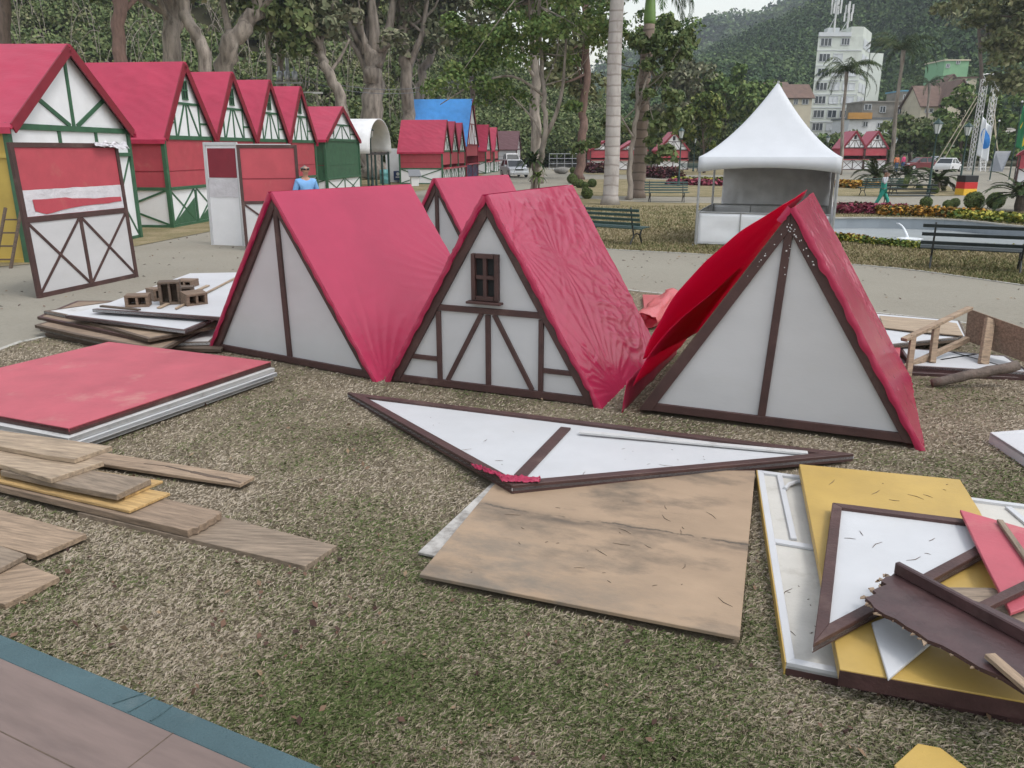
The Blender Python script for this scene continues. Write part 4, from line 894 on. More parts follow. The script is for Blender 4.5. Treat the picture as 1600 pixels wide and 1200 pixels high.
# ------------------------------------------------------------------ market stalls
def stall(label, loc, rz, w, d, wall, apex, frame='green', side='red', timbers=True, roof='tarpb', group='red roofed market stalls', low='x', front='red', gable='stallwhite', win=True, ov=.12, name='market_stall', mid=1.15, rail=None, lowm='stallwhite', closed=True, detail=True, bays=2):
    t = thing(name, label, 'stall', loc, rz, group); fm = M[frame]; p = .06
    def part(nm, mb, m_, bev=0, sm=False): return mb.build(nm, m_, t, bevel=bev, smooth=sm)
    # roof: two slopes and overhangs, plastic drawn over
    hw = w / 2; sl = Vector((hw, 0, apex - wall)); dirx = sl.normalized()
    for s in (-1, 1):
        nr = Vector((s * (apex - wall), 0, hw)).normalized()
        def fn(u, v, s=s, nr=nr):
            q = Vector((hw, 0, apex)) + Vector((s * dirx.x, 0, -dirx.z)) * (u * (sl.length + .12)); q.y = -ov + v * (d + 2 * ov)
            k = .035 * noise.noise((u * 2.5, v * 2, loc[1])) + .022 * (1 - 2 * abs(noise.noise((u * 9 + v * 6, v * 2.5 - u * 2, loc[1] + 3)))) ** 3 if detail else 0
            return q + nr * (.05 + k * min(1, u * 6) * (1 - .3 * u))
        nu = 44 if detail else 8
        g_ = MB().grid(fn, nu, nu)
        # turned-down front edge and eave
        n0 = len(g_.v); row = [g_.v[i] for i in range(nu + 1)]
        g_.add([r_ - nr * .06 for r_ in row] + [r_ for r_ in row], [(i, i + 1, nu + 2 + i, nu + 1 + i) for i in range(nu)])
        col = [g_.v[j * (nu + 1) + nu] for j in range(nu + 1)]
        g_.add([c_ for c_ in col] + [c_ + Vector((0, 0, -.12)) for c_ in col], [(j, j + 1, nu + 2 + j, nu + 1 + j) for j in range(nu)])
        part('roof_slope', g_, M[roof], sm=True)
        mb = MB(); mb.ext([(hw, -ov + .02, apex + .02), (hw + s * (hw + .05), -ov + .02, wall - .06), (hw + s * (hw + .05), d + ov - .02, wall - .06), (hw, d + ov - .02, apex + .02)], nr * .02); part('roof_boards', mb, M['brown'])
        mb = MB(); a = Vector((hw, -ov + .012, apex - .06)); b = Vector((hw + s * hw, -ov + .012, wall - .05)); mb.beam(a, b, .03, .22, nr); part('rake_board', mb, M['reddark'] if roof != 'maroon' else M['maroon'])  # darker red puts the shade of the roof edge into the board's colour
    # gables
    for nm, y in (('gable_panel', .02), ('gable_panel', d - .05)):
        mb = MB(); mb.ext([(0.02, y, wall), (w - .02, y, wall), (hw, y, apex - .03)], (0, .03, 0)); part(nm, mb, M[gable])
    mb = MB(); mb.box(hw, -.004, wall + .0, w, .05, .12); part('gable_beam', mb, fm)
    hgt = apex - wall
    if timbers == 'fan':
        mb = MB(); bt = .10
        mb.beam((hw, .004, wall + .06), (hw, .004, apex - .15), .03, bt, (1, 0, 0))
        for s in (-1, 1):
            a = Vector((hw + s * .14, .005, wall + .06)); b = Vector((hw + s * hw * .60, .005, wall + hgt * .40)); dd = b - a; mb.beam(a, b, .028, bt, (-dd.z, 0, dd.x))
        part('gable_timbers', mb, fm)
        for x in (w * .37, w * .68): mb = MB(); mb.box(x, .006, (mid + wall) / 2, .10, .04, wall - mid - .12); part('short_post', mb, fm)
    elif timbers:
        mb = MB(); z1 = wall + hgt * .46; xa = w * .25; bt = .055
        mb.beam((w * .245, .003, z1), (w * .755, .003, z1), .03, .07)
        for x in (w * .262, w * .738, hw): mb.beam((x, .005, wall + .05), (x, .005, z1), .03, bt, (1, 0, 0))
        for s in (-1, 1):
            a = Vector((hw + s * w * .21, .006, wall + .05)); b = Vector((hw + s * .10, .006, z1)); dd = b - a; mb.beam(a, b, .03, bt, (-dd.z, 0, dd.x))
            mb.beam((hw + s * w * .25, .0045, wall + hgt * .2), (hw + s * w * .39, .0045, wall + hgt * .2), .03, bt)
        part('gable_timbers', mb, fm)
        if win:
            z0, z2 = wall + hgt * .52, wall + hgt * .76; ww = .30
            mb = MB(); mb.box(hw, .012, (z0 + z2) / 2, ww, .012, z2 - z0); wd_ = part('window', mb, M['black'])
            if detail:
                mb = MB()
                for x in (-ww / 2, 0, ww / 2): mb.box(hw + x, -.002, (z0 + z2) / 2, .04, .03, z2 - z0)
                for z in (z0, (z0 + z2) / 2, z2): mb.box(hw, -.004, z, ww + .06, .03, .04)
                mb.build('window_frame', fm, wd_)
    # posts
    for x, y in ((p / 2, p / 2 - .012), (w - p / 2, p / 2 - .012), (p / 2, d - p / 2), (w - p / 2, d - p / 2)):
        mb = MB(); mb.box(x, y, wall / 2 - .03, .12, .12, wall - .06); part('corner_post', mb, fm, .004)
    rl = mid
    # front
    top = wall - .06
    if closed:
        mb = MB(); mb.box(hw, .03, (rl + top) / 2, w - .13, .03, top - rl); part('shutter', mb, M[front], .004)
        mb = MB(); mb.box(hw, .012, rl + (top - rl) * .36, w - .14, .012, .02); part('shutter_joint', mb, M['reddark'] if front == 'red' else fm)
    else:
        mb = MB(); mb.box(hw, .03, top - .42, w - .13, .03, .84); part('shutter', mb, M[front], .004)
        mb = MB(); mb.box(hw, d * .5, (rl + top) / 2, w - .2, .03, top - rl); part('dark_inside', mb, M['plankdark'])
    mb = MB(); mb.box(hw, -.03 if not closed else .0, rl, w - .13, .12 if closed else .36, .09); part('counter', mb, fm if closed else M['red'], .004)
    mb = MB(); mb.box(hw, .03, rl / 2, w - .13, .03, rl - .09); part('lower_panel', mb, M[lowm])
    mb = MB(); mb.box(hw, .005, .05, w - .13, .05, .09); part('sill_beam', mb, fm)
    for i in range(1, bays):
        mb = MB(); mb.box(w * i / bays, .006, rl / 2, .10, .05, rl - .19); part('lower_post', mb, fm)
    bw = w / bays
    for i in range(bays):
        x0, x1 = i * bw + .09, (i + 1) * bw - .07
        mb = MB()
        for (za, zb__), y in (((.1, rl - .05), .007), ((rl - .05, .1), .0095)):
            a = Vector((x0, y, za)); b = Vector((x1, y, zb__)); dd = b - a; mb.beam(a, b, .02, .055, (-dd.z, 0, dd.x))
        part('cross_brace', mb, fm)
        if low == 'half':
            mb = MB(); mb.ext([(x0, .013, .1), (x1, .013, .1), (x1, .013, rl * .72)], (0, -.006, 0)); part('corner_fill', mb, fm)
    # side wall towards smaller x and back
    for x, sgn in ((.03, -1), (w - .03, 1)):
        mb = MB(); mb.box(x, d / 2, (rl + top) / 2, .03, d - .13, top - rl); part('side_wall', mb, M[side if side != 'open' else 'red'])
        mb = MB(); mb.box(x, d / 2, rl / 2, .03, d - .13, rl - .09); part('side_lower_panel', mb, M[lowm if side != 'yellowwall' else side])
        mb = MB(); mb.box(x + sgn * .02, d / 2, rl, .07, d - .13, .09); mb.box(x + sgn * .02, d / 2, .05, .07, d - .13, .09); part('side_rail', mb, fm if side != 'yellowwall' else M['yellowwall'])
        if side != 'yellowwall':
            mb = MB()
            for (ya, yb), k in (((.1, d - .1), .028), ((d - .1, .1), .0305)): 
                a = Vector((x + sgn * k, ya, .1)); b = Vector((x + sgn * k, yb, rl - .05)); dd = b - a; mb.beam(a, b, .02, .055, (0, -dd.z, dd.y))
            part('side_brace', mb, fm)
            mb = MB(); mb.box(x + sgn * .02, d / 2, rl + (top - rl) * .36, .012, d - .14, .02); part('side_joint', mb, M['reddark'])
    mb = MB(); mb.box(hw, d - .03, wall / 2, w - .13, .03, wall - .1); part('back_wall', mb, M['white'])
    return t
ROW = lambda x, y: atan2(1, .11)
rz = atan2(1, .11); du = Vector((.11, 1, 0)).normalized()
# yellow walled stall at the left edge
s1 = stall('yellow walled stall with green framed white gable at the left edge', (-10.05, 16.55, 0), atan2(1, .02), 5.0, 4.2, 2.72, 4.48, 'green', 'yellowwall', 'fan', win=False, front='stallwhite', mid=2.15, lowm='stallwhite', bays=3, ov=.16)
p0 = Vector((-10.2, 24.25, 0)); lab = ['nearest of the four tall green framed stalls in the left row', 'second tall green framed stall counted from the nearest in the left row', 'third tall green framed stall, right of the second in the left row', 'last and smallest looking of the four tall green framed stalls']
for k in range(4):
    q = p0 + du * 3.22 * k; stall(lab[k], (q.x, q.y, 0), rz, 3.18, 3.0, 2.62, 4.80, 'green', 'red', low='half' if k == 0 else 'x')
q = Vector((-8.72, 38.6, 0)); wz = D(508, 218, 38.6).z
sg = stall('lower stall with closed dark green shutters beside the arched shelter', (q.x, q.y, 0), rz, 5.4, 3.0, wz, D(549, 168, 42).z, 'green', 'green', front='green', low='x', frame_=None) if False else stall('lower stall with closed dark green shutters beside the arched shelter', (q.x, q.y, 0), rz, 5.4, 3.0, wz, D(549, 168, 41.5).z, 'green', 'green', front='green', win=False, mid=.95)
# red row further along
q0 = Vector((-4.75, 56.2, 0)); lab = ['red stall with open counter at the near end of the middle row', 'second red stall behind the open counter one', 'third red stall in front of the blue roof']
for k in range(3):
    q = q0 + du * 3.1 * k; stall(lab[k], (q.x, q.y, 0), rz, 3.05, 3.0, 2.2, 4.25, 'green', 'red', closed=False, mid=1.05)
stall('tall stall with a bright blue tarp roof beyond the red row', (-3.75, 67.5, 0), rz, 6.4, 5.0, 2.7, D(747, 155, 70.5).z, 'reddark', 'red', roof='blue', closed=False, lowm='navy', win=False)
stall('red stall just right of the blue roofed one', (-2.6, 82, 0), rz, 3.4, 3.0, 2.3, 4.7, 'green', 'red', closed=False)
stall('red stall between the blue roof and the maroon roof', (-1.9, 88, 0), rz, 3.4, 3.0, 2.3, 4.6, 'green', 'red', closed=False)
stall('stall with dark maroon roof and white walls above the parked white car', (.55, 98, 0), rz, 4.4, 3.2, 2.4, D(797, 205, 100).z, 'maroon', 'white', roof='maroon', front='white', win=False)
# far stalls behind the palms and at the right
lab = ['far red and white stall left of the pale palm trunk', 'far stall hidden behind the two palm trunks', 'far stall with visible red gable right of the palms']
for k, (px, ap) in enumerate([(922, 3.35), (966, 3.35), (1027, 4.35)]):
    q = D(px, 262, 98); stall(lab[k], (q.x, 98, 0), .05, 3.4 if k < 2 else 3.7, 3, 2.3, ap, 'brown', 'red', closed=False, detail=False, name='market_stall', group='small red stalls across the park')
for k, px in enumerate([1313, 1347]):
    q = D(px, 265, 99); stall(['left of the two small twin stalls right of the white tent', 'right of the two small twin stalls right of the white tent'][k], (q.x, 99, 0), .02, 2.8, 2.9, 2.55, 4.45, 'brown', 'red', closed=False, detail=False, group='small red stalls across the park', mid=1.2)
q = D(1586, 285, 54); stall('red stall cut off by the right edge near the flag poles', (q.x, q.y, 0), -.52, 3.6, 3.0, 2.02, 3.5, 'brown', 'red', closed=False, detail=False, group='small red stalls across the park')

# ------------------------------------------------------------------ ladder and trestle scraps at the left edge
t = thing('wooden_ladder', 'dark wooden ladder leaning by the yellow wall at the left edge', 'ladder', G(4, 420)); b = t.location
for x in (-.16, .16): mb = MB(); mb.beam((x, 0, 0), (x + .12, .5, 1.15), .05, .04); mb.build('side_rail', M['plankdark'], t)
for k in range(4): mb = MB(); f_ = (k + .7) / 4.6; mb.beam((-.16 + .12 * f_, .5 * f_, 1.15 * f_), (.16 + .12 * f_, .5 * f_, 1.15 * f_), .035, .03); mb.build('rung', M['plankdark'], t)

# ------------------------------------------------------------------ white pagoda tent
n0, n1 = G(1086, 384), G(1297, 392); ex = (n1 - n0); W = ex.length; rzt = atan2(ex.y, ex.x); Dp = 3.45
t = thing('pagoda_tent', 'white peaked pavilion tent with grey back wall on the lawn', 'tent', n0, rzt)
ev = D(1093, 245, n0.y).z; pk = D(1212, 131, n0.y + Dp / 2).z; el = ev - .0
def canopy(u, v):
    x = -.04 + u * (W + .08); y = -.04 + v * (Dp + .08); r = max(abs(u - .5), abs(v - .5)) * 2
    # concave flanks with hip lines
    k = (1 - r); z = el + (pk - el) * (k ** 1.7 * .62 + .38 * k) + .02 * sin(pi * 2 * (u + v)) * r * (1 - r)
    return (x, y, z)
mb = MB().grid(canopy, 40, 40); mb.build('canopy', M['tentwhite'], t, smooth=False).data.polygons.foreach_set('use_smooth', [True] * 1600)
mb = MB()
for a, b in (((-.04, -.04), (W + .04, -.04)), ((W + .04, -.04), (W + .04, Dp + .04)), ((W + .04, Dp + .04), (-.04, Dp + .04)), ((-.04, Dp + .04), (-.04, -.04))):
    def vf(u, v): 
        s = .27 + .09 * abs(u * 2 - 1) ** 3 - .03 * (1 - abs(u * 2 - 1)); return (a[0] + (b[0] - a[0]) * u, a[1] + (b[1] - a[1]) * u, el - v * s)
    mb.grid(vf, 24, 2)
mb.build('valance', M['tentwhite'], t, smooth=True, solid=.004)
for x, y in ((0, 0), (W, 0), (0, Dp), (W, Dp)): mb = MB(); mb.tube([(x, y, 0), (x, y, el)], .03, 8); mb.box(x, y, .01, .16, .16, .02); mb.build('pole', M['metal'], t)
mb = MB(); mb.tube([(W / 2, Dp / 2, el + .6), (W / 2, Dp / 2, pk + .02)], .03, 8); mb.build('centre_mast', M['metal'], t)
mb = MB().grid(lambda u, v: (.25 + (W - .25) * u, Dp - .02 + .05 * noise.noise((u * 6, v * 2.5, 2)) + .025 * noise.noise((u * 17, v * 6, 6)), .62 + v * (el - .62 - .05)), 60, 30); mb.build('back_wall', M['tentgrey'], t, smooth=True, solid=.003)
mb = MB().grid(lambda u, v: (W - .04 + .04 * noise.noise((u * 5, v * 3, 4)), .9 + (Dp - .95) * u, .4 + v * (el - .45)), 24, 20); mb.build('side_wall', M['tentgrey'], t, smooth=True, solid=.003)
mb = MB().grid(lambda u, v: (W - .02 + .07 * noise.noise((u * 3, v * 4, 9)), .05 + .34 * u * (.6 + .4 * v) + .06 * sin(v * 5), .12 + v * (el - .2)), 10, 30); mb.build('gathered_curtain', M['tentpanel'], t, smooth=True, solid=.004)
# counters
for nm, (x0, y0), (x1, y1) in (('front_counter', (.03, .02), (W - .08, .02)), ('side_counter', (.02, Dp - .05), (.02, .06)), ('rear_counter', (W - .05, Dp - .12), (.05, Dp - .12))):
    c = MB().grid(lambda u, v: (x0 + (x1 - x0) * u, y0 + (y1 - y0) * u + .014 * noise.noise((u * 5, v * 3, 1)), .05 + v * .74), 30, 10); cp = c.build('counter', M['tentpanel'] if nm == 'front_counter' else M['tentgrey'], t, smooth=True, solid=.003)
    f_ = MB(); dv = Vector((x1 - x0, y1 - y0, 0))
    for z in (.06, .81): f_.tube([(x0, y0, z), (x1, y1, z)], .018, 6)
    for k in range(4): f_.tube([(x0 + dv.x * k / 3, y0 + dv.y * k / 3 - .012, 0), (x0 + dv.x * k / 3, y0 + dv.y * k / 3 - .012, .83)], .017, 6)
    f_.build('counter_frame', M['metal'], cp)

# ------------------------------------------------------------------ park benches
def bench(label, loc, rz, L=1.75, slat='slat', nback=4):
    t = thing('park_bench', label, 'bench', loc, rz, 'park benches')
    for k in range(5): mb = MB(); mb.box(0, -.22 + k * .098, .435 - .010 * abs(k - 2) * (k > 2) , L, .078, .028); mb.build('seat_slat', M[slat], t, bevel=.006)
    for k in range(nback): mb = MB(); z = .53 + k * (.33 / (nback - 1)); mb.beam((-L / 2, .235 + (z - .45) * .28, z), (L / 2, .235 + (z - .45) * .28, z), .024, .068, (0, .28, 1)); mb.build('back_slat', M[slat], t, bevel=.005)
    for s in (-1, 1):
        x = s * (L / 2 - .22); mb = MB()
        mb.tube(smoothpts([(x, -.30, 0), (x, -.24, .10), (x, -.17, .22), (x, -.22, .33), (x, -.26, .41)], 4), [.022] * 16 + [.02], 6)
        mb.tube(smoothpts([(x, .34, 0), (x, .27, .12), (x, .16, .24), (x, .20, .36), (x, .245, .50), (x, .36, .93)], 4), .020, 6)
        mb.tube([(x, -.26, .405), (x, .22, .405)], .02, 6); mb.tube(smoothpts([(x, -.17, .22), (x, 0, .29), (x, .16, .24)], 4), .016, 6)
        mb.build('leg', M['iron'], t, smooth=True)
    return t
a, b = G(1470, 420), G(1572, 426); c = (a + b) / 2; dr = (b - a)
bench('near black bench beside the fountain pool, seen from behind', (c.x, c.y, 0), atan2(dr.y, dr.x) + pi * 0 + pi * 0, 1.95, 'slatblack', 3).rotation_euler.z = atan2(dr.y, dr.x)

bb = [o for o in COL.objects if o.name == 'park_bench'][0]; bb.rotation_euler.z = atan2(dr.y, dr.x) + pi; 
c = G(962, 381); d2 = bench('dark green bench on the lawn just right of the half timbered roof', (c.x - .05, c.y + .1, 0), atan2(-.75, 1) + pi, 1.75)
c = G(1041, 316); bench('dark green bench by the lawn edge behind the second palm', (c.x, c.y, 0), -.05, 1.95)
c = G(1078, 269); bench('far bench near the lamp post and distant stalls', (c.x, c.y, 0), 0, 2.0)
c = G(1372, 306); bench('green bench directly behind the worker in teal', (c.x, c.y, 0), pi + .12, 2.2)
c = G(1415, 321); bench('dark bench right of the worker, beside the leaning lamp post', (c.x, c.y, 0), pi - .1, 2.1, 'slatblack', 3)

# ------------------------------------------------------------------ lamp posts
def lamp(label, px, h=3.65, z=0):
    p = G(*px, z) if not hasattr(px, 'x') else px; t = thing('lamp_post', label, 'street lamp', p, .3, 'green lantern lamp posts')
    mb = MB(); mb.lathe([(.13, 0), (.13, .10), (.09, .16), (.085, .55), (.10, .60), (.055, .68), (.045, h * .6), (.035, h - .78), (.06, h - .74), (.035, h - .70), (.05, h - .66)], 10); mb.build('post', M['post'], t, smooth=True)
    mb = MB(); mb.lathe([(.10, h - .65), (.21, h - .22)], 6); mb.build('lantern', M['lampglass'], t)
    mb = MB(); mb.lathe([(.25, h - .22), (.24, h - .18), (.10, h - .05), (.05, h - .03), (.045, h), (.02, h + .05)], 6); mb.build('cap', M['post'], t)
    mb = MB()
    for k in range(6):
        a = 2 * pi * k / 6; mb.beam((.10 * cos(a), .10 * sin(a), h - .65), (.215 * cos(a), .215 * sin(a), h - .21), .018, .018)
    mb.lathe([(.115, h - .67), (.115, h - .64)], 6); mb.build('lantern_frame', M['post'], t)
    return t
lamp('lamp post in front of the arched grey shelter', Vector((585 / F * 0 - 9.0, 52.8, 0)))
lamp('lamp post right of the second palm behind the green bench', (1040 / 1 + 20, 291))
lamp('small distant lamp post left of the white tent', (1083, 268))
lamp('tallest looking lamp post left of the black bench, by the pool', (1449, 311))
lamp('lamp post between the truss tower and the tall lantern', (1497, 303))
lamp('lamp head showing just above the right slope of the white tent', (1288, 272))
lamp('far lamp post beside the thin palm trunk', (1393, 268))

# ------------------------------------------------------------------ people
def skinned(name, J, E, m_, parent, root=0, sub=2):
    me = bpy.data.meshes.new(name); me.from_pydata([j[0] for j in J], E, []); o = bpy.data.objects.new(name, me); COL.objects.link(o)
    md = o.modifiers.new('skin', 'SKIN'); md.use_smooth_shade = True
    for i, j in enumerate(J):
        r = j[1]; me.skin_vertices[0].data[i].radius = r if hasattr(r, '__len__') else (r, r)
    me.skin_vertices[0].data[root].use_root = True
    sb = o.modifiers.new('sub', 'SUBSURF'); sb.levels = sub; sb.render_levels = sub
    dg = bpy.context.evaluated_depsgraph_get(); nm = bpy.data.meshes.new_from_object(o.evaluated_get(dg)); bpy.data.objects.remove(o)
    nm.name = name; nm.materials.clear(); nm.materials.append(m_); o = bpy.data.objects.new(name, nm); COL.objects.link(o); o.parent = parent
    nm.polygons.foreach_set('use_smooth', [True] * len(nm.polygons)); return o
def person(label, loc, rz, h, skin='skin', shirt='shirtblue', trousers='darkcloth', hair='hair', pose='stand', vest=None, glasses=False, bald=False, tilt=0):
    t = thing('person', label, 'person', loc, rz); t.scale = (h / 1.75,) * 3
    st = {'stand': .0, 'walk': .26, 'phone': .22}[pose]
    Jn = {}
    def j(n, p, r): Jn[n] = (Vector(p), r)
    j('pel', (0, 0, .93), (.13, .10)); j('sp1', (0, .005, 1.08), (.125, .095)); j('sp2', (0, .01, 1.25), (.14, .105)); j('sp3', (0, .015, 1.38), (.13, .095)); j('nk', (0, .01, 1.48), .055); j('nk2', (0, -.005, 1.535), .052)
    j('hd1', (0, -.018, 1.59), (.062, .072)); j('hd2', (0, -.008, 1.655), (.078, .092)); j('hd3', (0, 0, 1.71), (.066, .08)); j('nose', (0, -.108, 1.63), .012); j('noseb', (0, -.085, 1.645), .018)
    for s, L in ((-1, 'l'), (1, 'r')):
        fy = st * s
        j('sh' + L, (s * .17, .015, 1.40), .062)
        if pose == 'phone' and s < 0: el, wr_ = (s * .30, -.02, 1.20), (s * .17, -.10, 1.50)
        elif pose == 'walk': el, wr_ = (s * .25, .04 + fy * .5, 1.14), (s * .27, -.06 + fy * 1.0, .92)
        else: el, wr_ = (s * .25, .03, 1.14), (s * .26, -.04, .90)
        j('el' + L, el, .044); j('wr' + L, wr_, .030)
        d = (Vector(wr_) - Vector(el)).normalized(); pm = Vector(wr_) + d * .055; j('pm' + L, pm, (.034, .022))
        side = Vector((0, 1, 0)) if abs(d.y) < .8 else Vector((0, 0, 1))
        for k in range(4):
            o_ = side * (-.027 + .018 * k); ln = [.07, .08, .075, .06][k]; j('f%d%s' % (k, L), pm + d * .04 + o_, .009); j('g%d%s' % (k, L), pm + d * (.04 + ln) + o_ * 1.1 + Vector((-s * .02, 0, 0)), .007)
        j('th' + L, pm + d * .01 - side * .045, .010); j('ti' + L, pm + d * .045 - side * .055, .008)
        j('hip' + L, (s * .085, 0, .90), .088); j('kn' + L, (s * .10, -.03 - fy * .9, .50), .058); j('an' + L, (s * .105, .02 - fy * 1.25 + (.10 if fy < 0 else 0), .09), .042); j('toe' + L, (s * .115, -.12 - fy * 1.25 + (.10 if fy < 0 else 0), .035), .036)
    ch = [('pel', 'sp1'), ('sp1', 'sp2'), ('sp2', 'sp3'), ('sp3', 'nk'), ('nk', 'nk2'), ('nk2', 'hd1'), ('hd1', 'hd2'), ('hd2', 'hd3'), ('hd2', 'noseb'), ('noseb', 'nose')]
    for L in 'lr':
        ch += [('sp3', 'sh' + L), ('sh' + L, 'el' + L), ('el' + L, 'wr' + L), ('wr' + L, 'pm' + L), ('pm' + L, 'th' + L), ('th' + L, 'ti' + L), ('pel', 'hip' + L), ('hip' + L, 'kn' + L), ('kn' + L, 'an' + L), ('an' + L, 'toe' + L)]
        for k in range(4): ch += [('pm' + L, 'f%d%s' % (k, L)), ('f%d%s' % (k, L), 'g%d%s' % (k, L))]
    def mk(nm, names, grow, m_, sub=2, over={}):
        ns = list(names); ix = {n: i for i, n in enumerate(ns)}
        g_ = lambda r: tuple(x + grow for x in r) if hasattr(r, '__len__') else r + grow
        Jl = [(over.get(n, Jn[n][0]), g_(Jn[n][1])) for n in ns]; El = [(ix[a], ix[b]) for a, b in ch if a in ix and b in ix]
        return skinned(nm, Jl, El, m_, t, 0, sub)
    body = mk('body', Jn.keys(), 0, M[skin])
    lo = ['pel', 'sp1', 'sp2', 'sp3', 'nk', 'shl', 'shr', 'ell', 'elr', 'wrl', 'wrr']
    mk('shirt', lo, .016, M[shirt]); mk('trousers', ['pel', 'hipl', 'hipr', 'knl', 'knr', 'anl', 'anr'], .018, M[trousers])
    if vest: mk('vest', ['pel', 'sp1', 'sp2', 'sp3'], .026, M[vest])
    for L in 'lr':
        a = Jn['an' + L][0]; b = Jn['toe' + L][0]; dd = (b - a); mb = MB(); mb.ell((a.x + dd.x * .45, a.y + dd.y * .45, .045), (.05, .135, .05), 10, 6); mb.build('shoe', M['shoe'], t, smooth=True)
    mb = MB()
    mb.ell((0, .018, 1.695 if not bald else 1.665), (.098, .108, .088 if not bald else .075), 14, 10, lambda p: 1 if (p.z > -.2 or p.y > .1) and not (bald and p.z > .55) else .72); mb.build('hair', M[hair], t, smooth=True)
    for s in (-1, 1): mb = MB(); mb.ell((s * .089, .012, 1.635), (.014, .025, .034), 8, 6); mb.build('ear', M[skin], t, smooth=True)
    for s in (-1, 1): mb = MB(); mb.ell((s * .032, -.092, 1.655), (.013, .012, .009), 8, 6); mb.build('eye', M['black'], t, smooth=True)
    mb = MB(); mb.box(0, -.083, 1.588, .045, .02, .009); mb.build('mouth', M['pinkcloth' if False else 'skindark'], t)
    if glasses:
        mb = MB()
        for s in (-1, 1): mb.ell((s * .036, -.100, 1.655), (.030, .010, .021), 10, 6); mb.beam((s * .066, -.095, 1.66), (s * .09, .01, 1.65), .008, .010)
        mb.box(0, -.102, 1.66, .02, .008, .008); mb.build('sunglasses', M['black'], t, smooth=True)
    return t
person('man in a light blue shirt and sunglasses standing behind the large plain red roof', (D(479, 300, 19).x, 19, 0), .5, 1.94, shirt='shirtblue', trousers='jeans', hair='greyhair', glasses=True, bald=True)
q = G(1376, 331); person('worker in teal overalls and pale grey shirt walking by the flower border', (q.x, q.y, 0), pi / 2 - .4, 1.52, 'skindark', 'shirtgrey', 'teal', pose='phone', vest='teal')
q = G(1399, 270); person('distant person in an orange and white top beside the thin palm', (q.x, q.y, 0), .2, 1.85, 'skindark', 'orangecloth', 'jeans')
q = G(1409, 269.5); person('distant person in a pink shirt next to the one in orange', (q.x, q.y, 0), -2.6, 1.9, 'skindark', 'pinkcloth', 'jeans')
person('dark clothed person half hidden under the arched shelter', (-9.6, 49.5, 0), 1.2, 1.6, 'skindark', 'darkcloth', 'darkcloth')

# ------------------------------------------------------------------ arched shelter and things round it
t = thing('arched_shelter', 'pale grey barrel vaulted shelter beside the green shuttered stall', 'shelter', (-8.9, 50.6, 0), rz)
vw, vd = 5.2, 4.6; vz = D(585, 240, 52).z; vt = D(590, 186, 53).z
def vault(u, v, k=0): a = pi * u; return (vw / 2 - (vw / 2 - k) * cos(a), -.2 + vd * v, vz + (vt - vz - k) * sin(a) ** .8)
MB().grid(lambda u, v: vault(u, v), 28, 8).build('vault_roof', M['metal' if False else 'wallwhite'], t, smooth=True, solid=.05)
for x in (.1, vw * .36, vw * .66, vw - .1):
    for y in (0, vd - .4):
        mb = MB(); mb.tube([(x, y, 0), (x, y, vz + .1)], .07, 8); mb.build('post', M['post'], t)
for y in (.0, vd - .4): mb = MB(); mb.beam((0, y, vz), (vw, y, vz), .12, .16); mb.build('beam', M['post'], t)
mb = MB(); mb.box(vw / 2, vd - .2, vz / 2, vw, .1, vz); mb.build('back_wall', M['plankdark'], t)
p = D(628, 283, 60); mb = MB(); mb.ext([(D(604, 283, 60).x, 60, 0), (D(694, 283, 60).x, 60, 0), (D(694, 283, 60).x, 60, D(630, 232, 60).z), (D(604, 283, 60).x, 60, D(630, 232, 60).z)], (0, .2, 0)); solo(mb, 'white_wall', M['wallwhite'], 'plain white wall between the arched shelter and the red stalls', 'wall')
p = D(601, 284, 57); mb = MB(); mb.lathe([(.30, 0), (.33, .05), (.33, .3), (.345, .33), (.33, .36), (.33, .68), (.345, .71), (.33, .74), (.32, .95), (.26, .98)], 14, (p.x, p.y, 0)); solo(mb, 'water_barrel', M['turq'], 'turquoise barrel standing by the white wall', 'barrel', smooth=True)
t = thing('sign_board', 'small navy blue sign with a white emblem on the white wall', 'sign', (D(622, 280, 59.8).x, 59.8, 0)); zz = D(622, 274.5, 59.8).z
mb = MB(); mb.box(0, 0, zz, .62, .05, .66); mb.box(0, .02, (zz - .33) / 2, .06, .05, zz - .33); mb.build('board', M['navy'], t)
mb = MB(); mb.lathe([(.12, 0), (.12, .012)], 12); mb.v = [Vector((v.x, -.03 - v.z, zz + .12 + v.y)) for v in mb.v]; mb.box(0, -.03, zz - .10, .34, .012, .07); mb.build('emblem', M['signwhite'], t)
p = G(648, 291); t = thing('notice_stand', 'tilted grey notice board on a cream stand near the red stalls', 'notice board', p, .35)
mb = MB(); mb.beam((0, .18, 1.05), (0, -.22, .62), .8, .05); mb.v = [v for v in mb.v]; mb.build('board', M['slate'], t)
mb = MB(); mb.box(0, .02, .36, .50, .30, .72); mb.build('stand', M['wallwhite'], t, bevel=.02)
